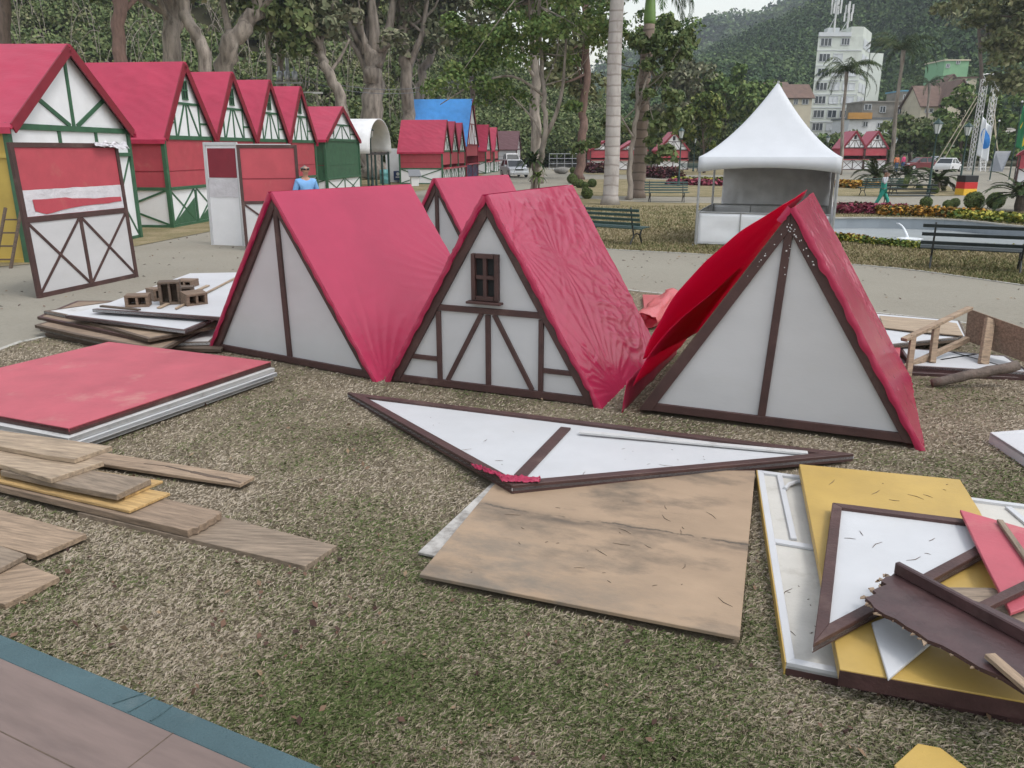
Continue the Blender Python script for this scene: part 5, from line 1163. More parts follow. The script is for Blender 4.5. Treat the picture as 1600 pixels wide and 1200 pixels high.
# utility pole with transformers, lamp arm and wires
t = thing('utility_pole', 'utility pole with grey transformers rising behind the left stalls', 'utility pole', (D(456, 200, 62).x, 62, 0)); zt_ = D(456, 118, 62).z
mb = MB(); mb.tube([(0, 0, 0), (0, 0, zt_ + 1.2)], [.16, .12], 8); mb.build('pole', M['metal'], t)
mb = MB(); mb.beam((-1.0, 0, zt_ - .5), (1.0, 0, zt_ - .5), .12, .12); mb.build('cross_arm', M['metal'], t)
for k in (-.55, 0, .55): mb = MB(); mb.lathe([(.20, 0), (.22, .05), (.22, .55), (.14, .62), (.05, .66), (.06, .95)], 10, (k, -.25, zt_ - .35)); mb.build('transformer', M['metal'], t, smooth=True)
mb = MB(); mb.tube(smoothpts([(.1, 0, zt_ - 1.9), (.7, -.2, zt_ - 1.25), (2.0, -.4, zt_ - 1.2)], 5), .05, 6); mb.box(2.2, -.4, zt_ - 1.22, .7, .22, .12); mb.build('lamp_arm', M['alu'], t)
for dz, x2 in ((.4, -18), (.1, -18), (-.2, -18), (.3, 14), (0, 14)):
    mb = MB(); mb.tube([(x2 * k / 8, 2.0 * k / 8, zt_ + dz - 1.2 * (1 - (2 * k / 8 - 1) ** 2)) for k in range(9)], .022, 4); mb.build('wire', M['slate'], t)

# ------------------------------------------------------------------ cars
def car(label, loc, rz, paint, L=3.9, Wd=1.66, Ht=1.48, wagon=False, group=None):
    t = thing('parked_car', label, 'car', loc, rz, 'parked cars'); m_ = M[paint]; h = L / 2
    prof = [(-h, .38), (-h + .05, .62), (-h + .35, .80), (-h + 1.0, .90), (h - .55, .93), (h - .08, .88), (h, .60), (h - .02, .34)]   # front at -x
    mb = MB(); ring = []
    ys = [-1, -.96, -.6, .6, .96, 1]; prof2 = [(-h + .04, .24)] + prof + [(h - .06, .24)]
    for k, yy in enumerate(ys):
        f_ = .90 if abs(yy) == 1 else 1
        ring += [(x * (1 - (.02 if abs(yy) > .9 else 0)), yy * Wd / 2, .24 + (z - .24) * f_) for x, z in prof2]
    n = len(prof2); fs = [(k * n + i, k * n + i + 1, (k + 1) * n + i + 1, (k + 1) * n + i) for k in range(5) for i in range(n - 1)]
    fs += [tuple(range(n)), tuple(reversed(range(5 * n, 6 * n)))]; mb.add(ring, fs); mb.build('body', m_, t, smooth=False, bevel=.02)
    x0, x1, x2, x3 = -h + 1.0, -h + 1.75, (h - .45 if wagon else h - 1.0), (h - .12 if wagon else h - .35)
    def slab4(nm, mt, za, zb_, ia, ib, g):
        mb = MB(); wa, wb = Wd / 2 - .05 + g, Wd / 2 - .20 + g
        lo = lambda f_: (x0 + (x1 - x0) * f_, x3 + (x2 - x3) * f_); fa, fb = (za - .9) / (Ht - .9), (zb_ - .9) / (Ht - .9)
        a0, a1 = lo(fa); b0, b1 = lo(fb); ya, yb = wa + (wb - wa) * fa, wa + (wb - wa) * fb
        mb.add([(a0 - g, -ya, za), (a1 + g, -ya, za), (a1 + g, ya, za), (a0 - g, ya, za), (b0 - g, -yb, zb_), (b1 + g, -yb, zb_), (b1 + g, yb, zb_), (b0 - g, yb, zb_)], [(0, 3, 2, 1), (4, 5, 6, 7), (0, 1, 5, 4), (1, 2, 6, 5), (2, 3, 7, 6), (3, 0, 4, 7)]); return mb.build(nm, mt, t)
    slab4('windows', M['glass'], .90, Ht - .06, 0, 0, 0); slab4('roof', m_, Ht - .07, Ht, 0, 0, .012)
    for s in (-1, 1):
        mb = MB()
        for xa, xb in ((x0, x1), (x3, x2), ((x0 + x3) / 2 + .1, (x1 + x2) / 2)): mb.beam((xa, s * (Wd / 2 - .042), .90), (xb, s * (Wd / 2 - .19), Ht - .04), .03, .08, (1, 0, 0))
        mb.build('pillars', m_, t)
        mb = MB(); mb.box(-h + 1.35, s * (Wd / 2 + .08), .98, .12, .18, .13); mb.build('mirror', m_, t, bevel=.02)
        mb = MB(); mb.box(-h + .10, s * (Wd / 2 - .24), .70, .16, .36, .15); mb.build('headlight', M['lampclear'], t, bevel=.02)
        for x in (-h + .72, h - .72):
            wv_ = MB(); wv_.lathe([(.20, -.09), (.29, -.085), (.31, -.04), (.31, .04), (.29, .085), (.20, .09)], 18); wv_.v = [Vector((x + v.x, s * (Wd / 2 - .06) + v.z, .31 + v.y)) for v in wv_.v]; wo = wv_.build('wheel', M['tyre'], t)
            r_ = MB(); r_.lathe([(.19, -.01), (.19, .01)], 14); r_.v = [Vector((x + v.x, s * (Wd / 2 + .035) + v.z, .31 + v.y)) for v in r_.v]; r_.build('rim', M['alu'], wo)
    mb = MB(); mb.box(-h + .01, 0, .66, .05, .7, .12); mb.build('grille', M['tyre'], t); mb = MB(); mb.box(-h + .0, 0, .40, .10, Wd - .1, .14); mb.build('bumper', M['slate'] if not wagon else m_, t, bevel=.02)
    mb = MB(); mb.box(-h - .055, 0, .42, .012, .40, .12); mb.build('number_plate', M['signwhite'], t)
    return t
p = G(803, 276.5); car('white car parked facing us beside the maroon roofed stall', p, pi / 2 + .25, 'carwhite', wagon=True)
p = G(801, 268); car('white car behind the nearest white one, only its roof showing', (p.x - .1, p.y + 4, 0), pi / 2 + .2, 'carwhite', Ht=1.9, wagon=True)
p = G(1481, 268.5); car('white hatchback parked by the truss tower', (p.x, p.y, 0), pi + .75, 'carwhite', 3.7)
p = G(1456, 266.5); car('maroon car half hidden behind the lamp post', (p.x, p.y + 3, 0), .1, 'carred', 3.9)
p = G(1462, 261); car('silver car behind the white hatchback', (p.x, p.y, 0), .1, 'carsilver', 4.2)

# ------------------------------------------------------------------ trees
def trunkpts(px, Y, base=None):
    b = Vector(base) if base else None; P_ = [D(x, y, Y) for x, y in px]; return P_
def phototree(label, foot, path, Y, w0, w1, blobs, lm, bm_, nclump=26, per=90, cr=1.0, leaf=.24, seed=1, extra=(), limbs=9, group=None, name='tree', z0=0):
    """foot and path follow the trunk as seen; the tree stands at distance Y; widths in metres"""
    pts = [D(x, y, Y) for x, y in [foot] + path]; base = Vector((pts[0].x, Y, z0)); pts[0] = Vector((pts[0].x, Y, z0))
    loc = [p - base for p in pts]
    for i, q in enumerate(loc): q.y += .5 * noise.noise((i * 2.1, seed, 0)) * i
    bl = [((D(x, y, Y) - base) + Vector((0, dy, 0)), (rx, ry, rz_)) for (x, y, dy, rx, ry, rz_) in blobs]
    ex = [([D(x, y, Y) - base + Vector((0, dy, 0)) for x, y, dy in q], r0, r1) for q, r0, r1 in extra]
    return tree(name, label, base, loc, (w0, w1), bl, nclump, per, cr, leaf, M[lm], M[bm_], group, limbs, seed, ex)
GTn = 'tall trees behind the left stalls'
TR = [
 ('dark trunked tree at the left edge above the yellow walled stall', (6, 240), [(8, 120), (14, 0), (16, -120)], 48, .45, .25, [(0, -140, 0, 4, 3, 3), (60, -60, 1, 3, 3, 2)], 'leafdark', 'barkdark', ()),
 ('straight reddish trunk rising behind the second tall stall', (196, 240), [(191, 110), (184, 0), (180, -120)], 46, .38, .30, [(170, -150, 0, 4, 3, 3), (240, -130, 1, 3, 3, 2.5)], 'leafolive', 'barkred', ()),
 ('thick mottled trunk between the straight reddish and the curved one', (272, 250), [(270, 100), (262, 0), (255, -110)], 52, .62, .42, [(235, -130, 0, 4, 4, 3), (300, -60, 1, 3, 3, 2)], 'leafolive', 'bark', [([(268, 60, 0), (285, 20, .5), (290, -60, .5)], .25, .12)]),
 ('curved leaning trunk above the third tall stall', (330, 250), [(322, 105), (303, 50), (284, 0), (270, -90)], 50, .42, .28, [(250, -120, 0, 3, 3, 3), (300, -90, 1, 3, 3, 2)], 'leafolive', 'bark', ()),
 ('broad pale trunk leaning right over the fourth tall stall', (340, 260), [(352, 105), (375, 60), (400, 0), (412, -100)], 56, .75, .40, [(420, -110, 0, 4, 3, 3), (345, -50, 1, 4, 3, 2.5)], 'leafgrey', 'bark', [([(362, 80, 0), (350, 30, .5), (335, -40, .5)], .3, .14)]),
 ('slim pale trunk with drooping dark palm like leaves beside the transformers', (424, 260), [(422, 130), (421, 60), (424, 20)], 58, .20, .14, [(428, 20, 0, 1.6, 1.6, 1.8), (445, 45, 0, 1.4, 1.4, 1.6)], 'leafdark', 'bark', ()),
 ('forked grey tree leaning left behind the transformer pole', (540, 260), [(534, 165), (512, 110), (498, 75), (484, 45)], 60, .50, .22, [(470, 40, 0, 2.5, 2, 2), (520, 20, 1, 3, 2.5, 2.5)], 'leafgrey', 'bark', [([(500, 78, 0), (505, 40, .4), (520, 0, .4)], .2, .08), ([(514, 115, 0), (530, 90, .3), (545, 60, .3)], .16, .07)]),
 ('massive pale trunk with several upright limbs behind the arched shelter', (582, 290), [(582, 185), (580, 110), (578, 80)], 66, 1.05, .62, [(560, -30, 0, 4, 3, 3), (610, -10, 0, 4, 3, 3), (600, 60, 1, 3, 3, 2), (560, 70, 1, 2.4, 2, 2)], 'leafgrey', 'bark', [([(574, 105, 0), (558, 60, .4), (540, 10, .6), (532, -60, .6)], .5, .22), ([(582, 100, 0), (586, 50, -.3), (580, -10, -.4), (585, -80, -.4)], .52, .25), ([(588, 105, 0), (602, 60, .4), (612, 10, .5), (618, -70, .5)], .45, .2)]),
 ('slender forked pale tree right of the massive trunk', (644, 290), [(640, 180), (634, 110), (629, 50), (626, 0), (622, -80)], 68, .62, .30, [(620, -40, 0, 3, 3, 3), (680, -30, 0, 3, 3, 3), (660, 60, 1, 2.6, 2.6, 2.2)], 'leafgrey', 'bark', [([(637, 108, 0), (650, 78, -.3), (660, 55, -.4), (668, 0, -.4)], .36, .16), ([(629, 50, 0), (640, 20, .4), (645, -40, .4)], .26, .12)]),
 ('crooked pale tree standing just behind the blue roof', (657, 290), [(655, 165), (660, 120), (672, 85), (690, 50), (694, -10)], 72, .50, .22, [(690, -20, 0, 3, 3, 3), (720, 40, 0, 3, 3, 2.4)], 'leafgrey', 'bark', [([(662, 118, 0), (652, 80, .4), (654, 30, .4)], .3, .12)]),
 ('tall tree with dark green crown right of the crooked pale one', (738, 280), [(737, 150), (737, 50), (738, -40)], 80, .30, .16, [(720, 10, 0, 4, 4, 3.4), (770, 40, 0, 4, 4, 3.4), (745, 90, 1, 4, 3.6, 3)], 'leafmid', 'barkdark', ()),
]
for k, (lb, foot, path, Y, w0, w1, bl, lm, bk, ex) in enumerate(TR):
    phototree(lb, foot, path, Y, w0, w1, bl, lm, bk, 20, 110, 1.25, .30, 31 + k, ex, 8, GTn)
# the tree in the middle and its neighbours
phototree('leaning slim tree with spiky plants at its foot, in the middle of the park', (833, 300), [(840, 262), (852, 215), (850, 150), (845, 60), (842, -60)], 37, .17, .07,
  [(840, 20, 0, 3.2, 2.6, 2.6), (770, 95, .5, 2.6, 2.2, 1.7), (720, 130, 0, 1.9, 1.6, 1.1), (905, 110, 0, 2.0, 2.0, 2.4), (860, -40, 0, 3.4, 3, 2.6), (770, 40, 1, 2.2, 2, 1.6), (900, 30, .5, 2.2, 2, 2.2), (800, 165, 0, 1.6, 1.4, .9)], 'leafmid', 'bark', 74, 190, .60, .115, 51,
  [([(852, 213, 0), (866, 185, -.2), (876, 150, -.3), (880, 120, -.3), (884, 60, -.3)], .11, .05), ([(846, 215, 0), (838, 195, 0), (826, 178, 0), (800, 150, 0)], .06, .025), ([(850, 150, 0), (800, 120, -.3), (740, 135, -.6), (690, 165, -.8)], .07, .02)], 14)
phototree('overhanging leafy branch tree in front of the blue roof', (760, 300), [(752, 200), (738, 150)], 46, .12, .06, [(730, 165, 0, 2.2, 1.5, .8), (690, 178, 0, 1.5, 1.2, .7), (662, 200, 0, .7, .7, .7), (745, 140, 0, 2.0, 1.5, 1.0), (668, 208, 0, .5, .5, .5)], 'leafmid', 'barkdark', 26, 80, .42, .16, 52, (), 9) if False else None
phototree('reddish trunked tree behind the round clipped bushes', (905, 262), [(909, 220), (914, 175), (916, 90), (914, -40)], 66, .40, .26, [(900, 0, 0, 4.5, 4, 4), (860, 60, 0, 4, 3.5, 3.2), (930, 80, 1, 3.5, 3, 3.2), (880, 130, 1, 3.4, 3, 2.4)], 'leafolive', 'barkred', 34, 130, 1.3, .30, 53)
phototree('pale straight trunk behind the leaning slim tree', (838, 275), [(838, 200), (836, 100), (834, -60)], 58, .40, .32, [(820, -60, 0, 4, 3, 3), (850, 20, 1, 3, 3, 3)], 'leafmid', 'bark', 20, 130, 1.2, .28, 54)
phototree('slim tree with dark glossy leaves just behind the second palm', (982, 313), [(985, 270), (990, 215), (997, 165), (1003, 120), (1015, 85)], 38.5, .15, .07,
  [(1040, 95, 0, 1.1, 1.0, 1.0), (1035, 165, .2, 1.5, 1.2, 1.1), (1030, 240, .2, .9, .9, .8), (1000, 70, 0, 1.2, 1.0, .8), (1060, 70, 0, .8, .8, .8), (1062, 190, .3, .8, .8, .6), (935, 232, .3, .9, .8, .5), (970, 190, .4, .8, .8, .8)], 'leafdark', 'bark', 44, 90, .42, .17, 55,
  [([(990, 215, 0), (978, 195, 0), (968, 178, 0)], .05, .02), ([(997, 165, 0), (1015, 110, 0), (1030, 80, 0)], .06, .02)], 12)
phototree('airy tree crown against the pale sky behind both palms', (1003, 270), [(1003, 180), (1002, 90), (1000, 40)], 74, .25, .12, [(1010, 50, 0, 3.4, 3, 2.3), (985, 95, 0, 3, 3, 2.4), (1035, 60, 0, 2.8, 2.6, 2.0)], 'leafmid', 'barkdark', 30, 100, .95, .24, 56)
phototree('yellow green young tree left of the white tent', (1100, 268), [(1100, 240), (1099, 205)], 84, .14, .08, [(1100, 195, 0, 3.0, 2.8, 2.0), (1098, 175, 0, 2.0, 2, 1.6), (1120, 215, 0, 1.8, 1.8, 1.3)], 'leaflight', 'barkdark', 30, 110, .85, .26, 57)
phototree('broad rounded green tree behind the left slope of the white tent', (1130, 262), [(1130, 225), (1135, 170)], 112, .3, .15, [(1140, 140, 0, 5.5, 5, 3.6), (1100, 165, 0, 4, 4, 3), (1165, 170, 0, 4.5, 4, 3.2)], 'leafmid', 'barkdark', 40, 130, 1.5, .40, 58)
phototree('brownish tree beside the broad rounded green one', (1068, 262), [(1068, 210), (1066, 150)], 108, .25, .12, [(1068, 135, 0, 3.6, 3.4, 3), (1065, 170, 0, 4, 3.4, 3)], 'leafgrey', 'barkdark', 26, 110, 1.3, .36, 59)
phototree('dark green bushy tree behind the truss tower', (1500, 262), [(1500, 230), (1505, 190)], 104, .25, .15, [(1500, 185, 0, 4.5, 4, 3.2), (1530, 215, 0, 4.5, 4, 3), (1470, 225, 0, 3.4, 3, 2.2), (1575, 190, 0, 5, 4, 4)], 'leafmid', 'barkdark', 50, 130, 1.3, .38, 60)
phototree('dark bushy tree below the hillside houses left of the tall lantern', (1420, 264), [(1420, 235), (1420, 205)], 108, .22, .12, [(1420, 210, 0, 3.6, 3.4, 2.2), (1445, 215, 0, 3, 3, 2.2), (1395, 225, 0, 2.6, 2.6, 2)], 'leafdark', 'barkdark', 34, 120, 1.1, .36, 61)
phototree('dense dark tree behind the roof peak of the tent on the right', (1330, 262), [(1330, 240), (1330, 220)], 112, .22, .12, [(1325, 222, 0, 2.8, 2.6, 1.3), (1365, 226, 0, 2.6, 2.6, 1.2), (1300, 230, 0, 2.2, 2.2, 1.2)], 'leafdark', 'barkdark', 26, 110, 1.1, .36, 62)
phototree('olive tree overhanging the top right corner of the photo', (1640, 250), [(1630, 120), (1610, 30), (1600, -60)], 78, .5, .3, [(1585, 20, 0, 5, 4, 4), (1540, -10, 0, 4, 4, 3), (1608, 110, 0, 3.6, 3.6, 3.4), (1592, 70, 1, 2.6, 2.6, 2.4)], 'leafolive', 'barkdark', 56, 140, 1.2, .30, 63)
phototree('feathery tree on the slope above the truss tower', (1535, 200), [(1533, 120), (1530, 40)], 150, .4, .25, [(1535, 5, 0, 6, 6, 5), (1585, 30, 0, 6, 6, 6), (1580, 60, 0, 4, 4, 3.5)], 'leafolive', 'barkdark', 44, 140, 2.2, .55, 64, z0=4)

# ------------------------------------------------------------------ palms
def frond(base, az, el0, length, droop, n=26, ll=.5, lw=.05, rng=RNG, vee=.5, hang=.4):
    """points along a curved rib and leaflets to both sides; returns rib points and leaflet quads"""
    rib = []; p = np.array(base, float); el = el0; st = length / n
    for i in range(n + 1):
        rib.append(p.copy()); d = np.array([cos(az) * cos(el), sin(az) * cos(el), sin(el)]); p = p + d * st; el -= droop / n * (0.6 + .8 * i / n)
    Q = []; side = np.array([-sin(az), cos(az), 0])
    for i in range(2, n + 1):
        d = rib[i] - rib[i - 1]; d /= np.linalg.norm(d); up = np.cross(side, d) * -1
        f_ = sin(pi * (.12 + .86 * i / n)) ** .6
        for s in (-1, 1):
            for k in range(2):
                dirv = side * s * (.8 + .2 * rng.random()) + d * (.55 + .3 * rng.random()) + up * vee * (.4 + .6 * rng.random()) * (1 if up[2] > 0 else -1) + np.array([0, 0, -hang]) * rng.uniform(.6, 1.5)
                dirv /= np.linalg.norm(dirv); L = ll * f_ * rng.uniform(.8, 1.15); wv_ = np.cross(dirv, d); wv_ /= max(np.linalg.norm(wv_), 1e-4); b0 = rib[i] - d * st * k * .5
                wd = d * lw * .5
                Q.append([b0 - wd * .5, b0 + dirv * L * .5 + wd, b0 + dirv * L + np.array([0, 0, -.12 * L]), b0 + dirv * L * .5 - wd])
    return [Vector(r) for r in rib], np.array(Q)
def fronds(t, top, n, length, el, droop, ll, lw, lm, seed, nn=24, vee=.5, hang=.4, name='frond', rr=.018, one=False):
    rng = np.random.default_rng(seed)
    for k in range(n):
        az = 2 * pi * (k + rng.uniform(-.3, .3)) * .381966 * 1.0 if not one else one
        r, Q = frond(top, az, rng.uniform(*el), length * rng.uniform(.8, 1.1), droop * rng.uniform(.8, 1.2), nn, ll, lw, rng, vee, hang)
        # rib and leaflets make one frond: rib drawn as thin quads
        rq = []
        for a, b in zip(r[:-1], r[1:]):
            s_ = Vector((-(b - a).y, (b - a).x, .0)); s_ = s_.normalized() * rr if s_.length > 1e-5 else Vector((rr, 0, 0)); u_ = Vector((0, 0, rr))
            rq += [[a - s_, b - s_, b + u_, a + u_], [a + s_, b + s_, b + u_, a + u_]]
        fastquads(name, np.concatenate([Q, np.array([[list(v) for v in q] for q in rq])]), M[lm], t)
def royal(label, foot, head, r, shaft, tm, seed, extra=None, topz=None):
    b = G(*foot); Y = b.y; tp_ = D(*head, Y); t = thing('royal_palm', label, 'palm tree', b, 0, 'royal palms'); hh = tp_.z; dx = tp_.x - b.x
    mb = MB(); n = 24; pts = []; rs = []
    for i in range(n + 1):
        f_ = i / n; pts.append((dx * f_ + .03 * sin(f_ * 7), .02 * sin(f_ * 5), hh * f_)); rs.append(r[0] * (1 + .35 * max(0, 1 - f_ * hh / .5) ** 2) + (r[1] - r[0]) * f_)
    mb.tube(pts, rs, 20); mb.build('trunk', M[tm], t, smooth=True)
    e = Vector(pts[-1]); mb = MB(); mb.lathe([(r[1] * .95, -.02), (r[1] * 1.12, .15), (r[1] * 1.0, .6), (r[1] * .6, shaft)], 16, tuple(e)); mb.build('crownshaft', M['crownshaft'], t, smooth=True)
    fronds(t, e + Vector((0, 0, shaft - .05)), 13, 3.4, (-.1, 1.1), 1.9, .62, .055, 'frondgreen', seed, 30, .2, .7, rr=.03)
    if extra: 
        for az, el, dr in extra:
            rg = np.random.default_rng(5); r_, Q = frond(e + Vector((0, 0, shaft - .1)), az, el, 3.6, dr, 32, .62, .055, rg, .1, .8)
            fastquads('frond', Q, M['frondgreen'], t)
    return t
royal('royal palm with the pale ringed trunk, left of the pair', (953, 320), (966, -45), (.33, .27), 1.7, 'royal', 71)
royal('royal palm with the browner trunk and green shaft, right of the pair', (995, 309), (1014, 38), (.35, .26), 2.0, 'royalbrown', 72, [(-.1, .25, 2.9), (.25, .4, 3.0)])
def thin_palm(label, foot, Y, head, r, seed, n=15, fl=2.6, kind='leafpalm'):
    b = D(*foot, Y); b.z = 0; tp_ = D(*head, Y); t = thing('feather_palm', label, 'palm tree', b, 0, 'thin trunked feather palms'); dx = tp_.x - b.x; hh = tp_.z
    mb = MB(); n_ = 14; mb.tube([(dx * i / n_ + .06 * sin(i * .6), 0, hh * i / n_) for i in range(n_ + 1)], [r * (1.3 - .5 * i / n_) * (1 + (.5 if i >= n_ - 1 else 0)) for i in range(n_ + 1)], 10); mb.build('trunk', M['bark'], t, smooth=True)
    fronds(t, Vector((dx, 0, hh)), n, fl, (.0, 1.25), 2.1, .55, .06, kind, seed, 20, .3, .8, rr=.03)
    return t
thin_palm('thin trunked palm in front of the tall apartment building', (1314, 262), 78, (1322, 112), .14, 81, 24, 3.9)
thin_palm('taller thin palm right of the apartment building, before the hill', (1391, 264), 82, (1411, 78), .17, 82, 24, 4.2)
thin_palm('shaggy palm among the trunks behind the fourth tall stall', (437, 255), 63, (437, 45), .25, 83, 18, 2.8, 'leafdark')
thin_palm('small palm on the slope left of the hillside houses', (1452, 200), 170, (1452, 130), .22, 84, 16, 4.2, 'leafpalm')
def cycad(label, px, seed, fl=1.25, hh=.35, Y=None):
    p = G(*px) if Y is None else Vector((D(*px, Y).x, Y, 0)); t = thing('cycad', label, 'palm plant', p, 0, 'cycads in the flower beds')
    mb = MB(); mb.lathe([(.16, 0), (.2, hh * .4), (.17, hh), (.06, hh + .1)], 10); mb.build('trunk', M['logbark'], t)
    fronds(t, (0, 0, hh + .05), 26, fl, (.1, 1.2), 1.5, .30, .055, 'leafpalm', seed, 22, .3, .1, rr=.012)
    return t
cycad('large cycad at the right edge by the round bushes', (1592, 331), 91, 1.55, .55)
cycad('cycad between the leaning lamp post and the flag painted box', (1462, 300), 92, 1.6, .5)
cycad('cycad left of the leaning lamp post, behind the round bush', (1417, 286), 93, 1.5, .45)
cycad('cycad behind the worker in teal', (1366, 290), 94, 2.0, .55)
def rosette(label, foot, Y, zc, n, ln, seed, name='spiky_plant', w=.09, lm='leafpalm'):
    p = D(*foot, Y); p.z = 0; t = thing(name, label, 'plant', p, 0, 'spiky plants on the leaning tree'); rng = np.random.default_rng(seed)
    if zc > .3: mb = MB(); mb.tube([(0, 0, 0), (.03, 0, zc * .5), (0, 0, zc)], .05, 7); mb.build('stem', M['barkdark'], t)
    Q = []
    for k in range(n):
        az = rng.uniform(0, 2 * pi); el = rng.uniform(.05, 1.35); L = ln * rng.uniform(.7, 1.1); p0 = np.array([0, 0, zc]); prev = p0; s_ = np.array([-sin(az), cos(az), 0]); e = el
        for i in range(5):
            d = np.array([cos(az) * cos(e), sin(az) * cos(e), sin(e)]); nx = prev + d * L / 5; w0 = w * [.6, 1, .9, .7, .45][i] / 2; w1 = w * [1, .9, .7, .45, .03][i] / 2
            Q.append([prev - s_ * w0, prev + s_ * w0, nx + s_ * w1, nx - s_ * w1]); prev = nx; e -= .32
    fastquads('leaves', np.array(Q), M[lm], t); return t
rosette('big spiky plant high on the leaning slim tree', (833, 300), 36.6, 1.75, 46, 1.15, 95, w=.13)
rosette('second spiky rosette lower on the leaning slim tree', (841, 300), 36.4, 1.1, 30, .7, 96, w=.10, lm='leafmid')
rosette('low spiky plant at the foot of the leaning slim tree', (845, 301), 36.2, .25, 34, .65, 97, w=.09, lm='leafmid')

# ------------------------------------------------------------------ clipped bushes and flower borders
def bush(label, px, rpx, seed, lm='leafbox', sq=.95):
    p = G(*px); dep = p.y * cos(PITCH) + H * sin(PITCH); r = rpx / F * dep; rng = np.random.default_rng(seed); t = thing('round_bush', label, 'bush', p, 0, 'round clipped bushes')
    mb = MB(); mb.ell((0, 0, r * sq), (r * .90, r * .90, r * .88 * sq), 16, 10, lambda q: 1 + .06 * noise.noise(q * 3 + Vector((seed, 0, 0)))); mb.build('branches', M['soil'], t, smooth=True)
    d = unit(rng.normal(size=(1500, 3))); pts = d * r * rng.uniform(.88, 1.04, 1500)[:, None] * np.array([1, 1, sq]); pts[:, 2] += r * sq
    fastquads('foliage', leafquads(pts, r * .13, d, 1.5, .6, rng), M[lm], t); return t
for k, (lb, px, rp) in enumerate([
  ('tallest round bush of the group left of the pale palm trunk', (894, 287), 8), ('round bush in front of the tallest one in the left group', (899, 291), 6.5), ('middle round bush of the left group', (906, 294), 7), ('small round bush between the others in the left group', (914, 295), 5.5), ('right round bush of the left group by the palm', (925, 293), 7),
  ('small low round bush nearest us in the left group', (914, 302), 5), ('round bush with reddish flowers beside the half timbered roof', (917, 311), 9), ('small far round bush beside the purple shrubs', (895, 271), 5), ('far round bush with pale top beside the small one', (904, 271), 5.5), ('round bush just right of the second palm', (1013, 277), 4.5), ('round bush among the dark red shrubs by the bench', (1025, 276), 4.5),
  ('round bush at the foot of the leaning lamp post', (1446, 325), 9), ('smaller round bush right of the leaning lamp post', (1480, 327), 7.5), ('round bush touching the smaller one on its right', (1491, 324), 7.5), ('large round bush in front of the flag painted box', (1520, 327), 14), ('large round bush left of the big cycad', (1554, 326), 13),
  ('round bush behind the bench right of the worker', (1409, 296), 9), ('little round bush left of the leaning lamp post', (1436, 297), 5), ('little round bush right of the leaning lamp post', (1460, 303), 6)]): bush(lb, px, rp, 100 + k)
def border(name, label, line, wd, hgt, n, size, lm, seed, mixl=None):
    rng = np.random.default_rng(seed); L_ = [Vector((*G(*p).xy, 0)) for p in line]; seg = smoothpts([tuple(p) for p in L_], 6); idx = rng.integers(0, len(seg) - 1, n); f_ = rng.random(n); c = []
    for i, q in zip(idx, f_):
        a, b = seg[i], seg[i + 1]; d = (b - a).normalized(); nn_ = Vector((-d.y, d.x, 0)); o = rng.uniform(-.5, .5); p = a.lerp(b, q) + nn_ * o * wd; c.append((p.x, p.y, .03 + hgt * rng.uniform(.1, 1) * (1 - (2 * o) ** 2 * .6)))
    c = np.array(c); up = np.tile([0, 0, 1.0], (n, 1)); o = fastquads(name, leafquads(c, size, up, 1.2, .6, rng), M[lm]); return tag(o, label, 'flowers', kind='stuff')
border('flower_border', 'crimson flowers along the far side of the pool', [(1302, 333), (1330, 333), (1365, 333.5), (1415, 335)], 1.3, .35, 2600, .13, 'flred', 201)
border('flower_border', 'orange flowers along the far side of the pool', [(1370, 336), (1420, 337), (1475, 339), (1540, 343)], 1.0, .32, 2600, .12, 'florange', 202)
border('flower_border', 'yellow flowers at the right end of the pool border', [(1490, 341), (1540, 345), (1600, 349), (1660, 354)], .9, .28, 2400, .11, 'flyellow', 203)
border('flower_border', 'low yellow and orange flowers along the near side of the pool', [(1300, 376), (1345, 381), (1400, 386), (1460, 391), (1540, 394), (1640, 396)], .45, .16, 2600, .07, 'flyellow', 204)
border('flower_border', 'few orange flowers at the near left end of the pool', [(1300, 375), (1330, 378), (1360, 382)], .4, .18, 500, .08, 'florange', 205)
border('flower_border', 'red and yellow flower bed left of the white tent', [(1050, 288), (1090, 289), (1130, 290), (1235, 292)], 2.6, .35, 2200, .20, 'flred', 206)
border('flower_border', 'yellow flowers behind the red bed left of the tent', [(1050, 284.5), (1100, 285), (1150, 286), (1235, 287)], 2.0, .35, 1600, .20, 'flyellow', 207)
border('flower_border', 'orange flower bed right of the white tent', [(1305, 292), (1335, 293), (1362, 295)], 2.4, .4, 1800, .20, 'florange', 208)
border('shrub_border', 'dark red leaved shrubs beyond the palms', [(1010, 277), (1035, 278), (1054, 279)], 2.2, .9, 1500, .22, 'flpurple', 209)
border('shrub_border', 'dark red shrubs before the far red stalls', [(915, 270), (930, 270), (946, 271)], 2.6, 1.0, 1500, .25, 'flpurple', 210)
t = thing('park_stone', 'pale boulder on the lawn edge left of the dark red shrubs', 'stone', G(878, 272)); MB().ell((0, 0, .35), (.75, .5, .34), 14, 8, lambda q: 1 + .3 * noise.noise(q * 1.7)).build('stone', M['stonegrey'], t, smooth=True)
p = G(1508, 305); t = thing('painted_box', 'box painted with black, red and gold stripes beside the lamp post', 'box', p, .1); bw = .72
for k, (m_, c) in enumerate((('goldstripe', (.72, .42, .03)), ('redstripe', (.50, .02, .02)), ('blackstripe', (.012, .012, .014)))):
    M[m_] = mat(m_, c, .5, .08, 3); mb = MB(); mb.box(0, 0, .17 + k * .335, bw - .006 * k, bw - .006 * k, .33); mb.build(m_[:-6] + '_stripe', M[m_], t, bevel=.006)

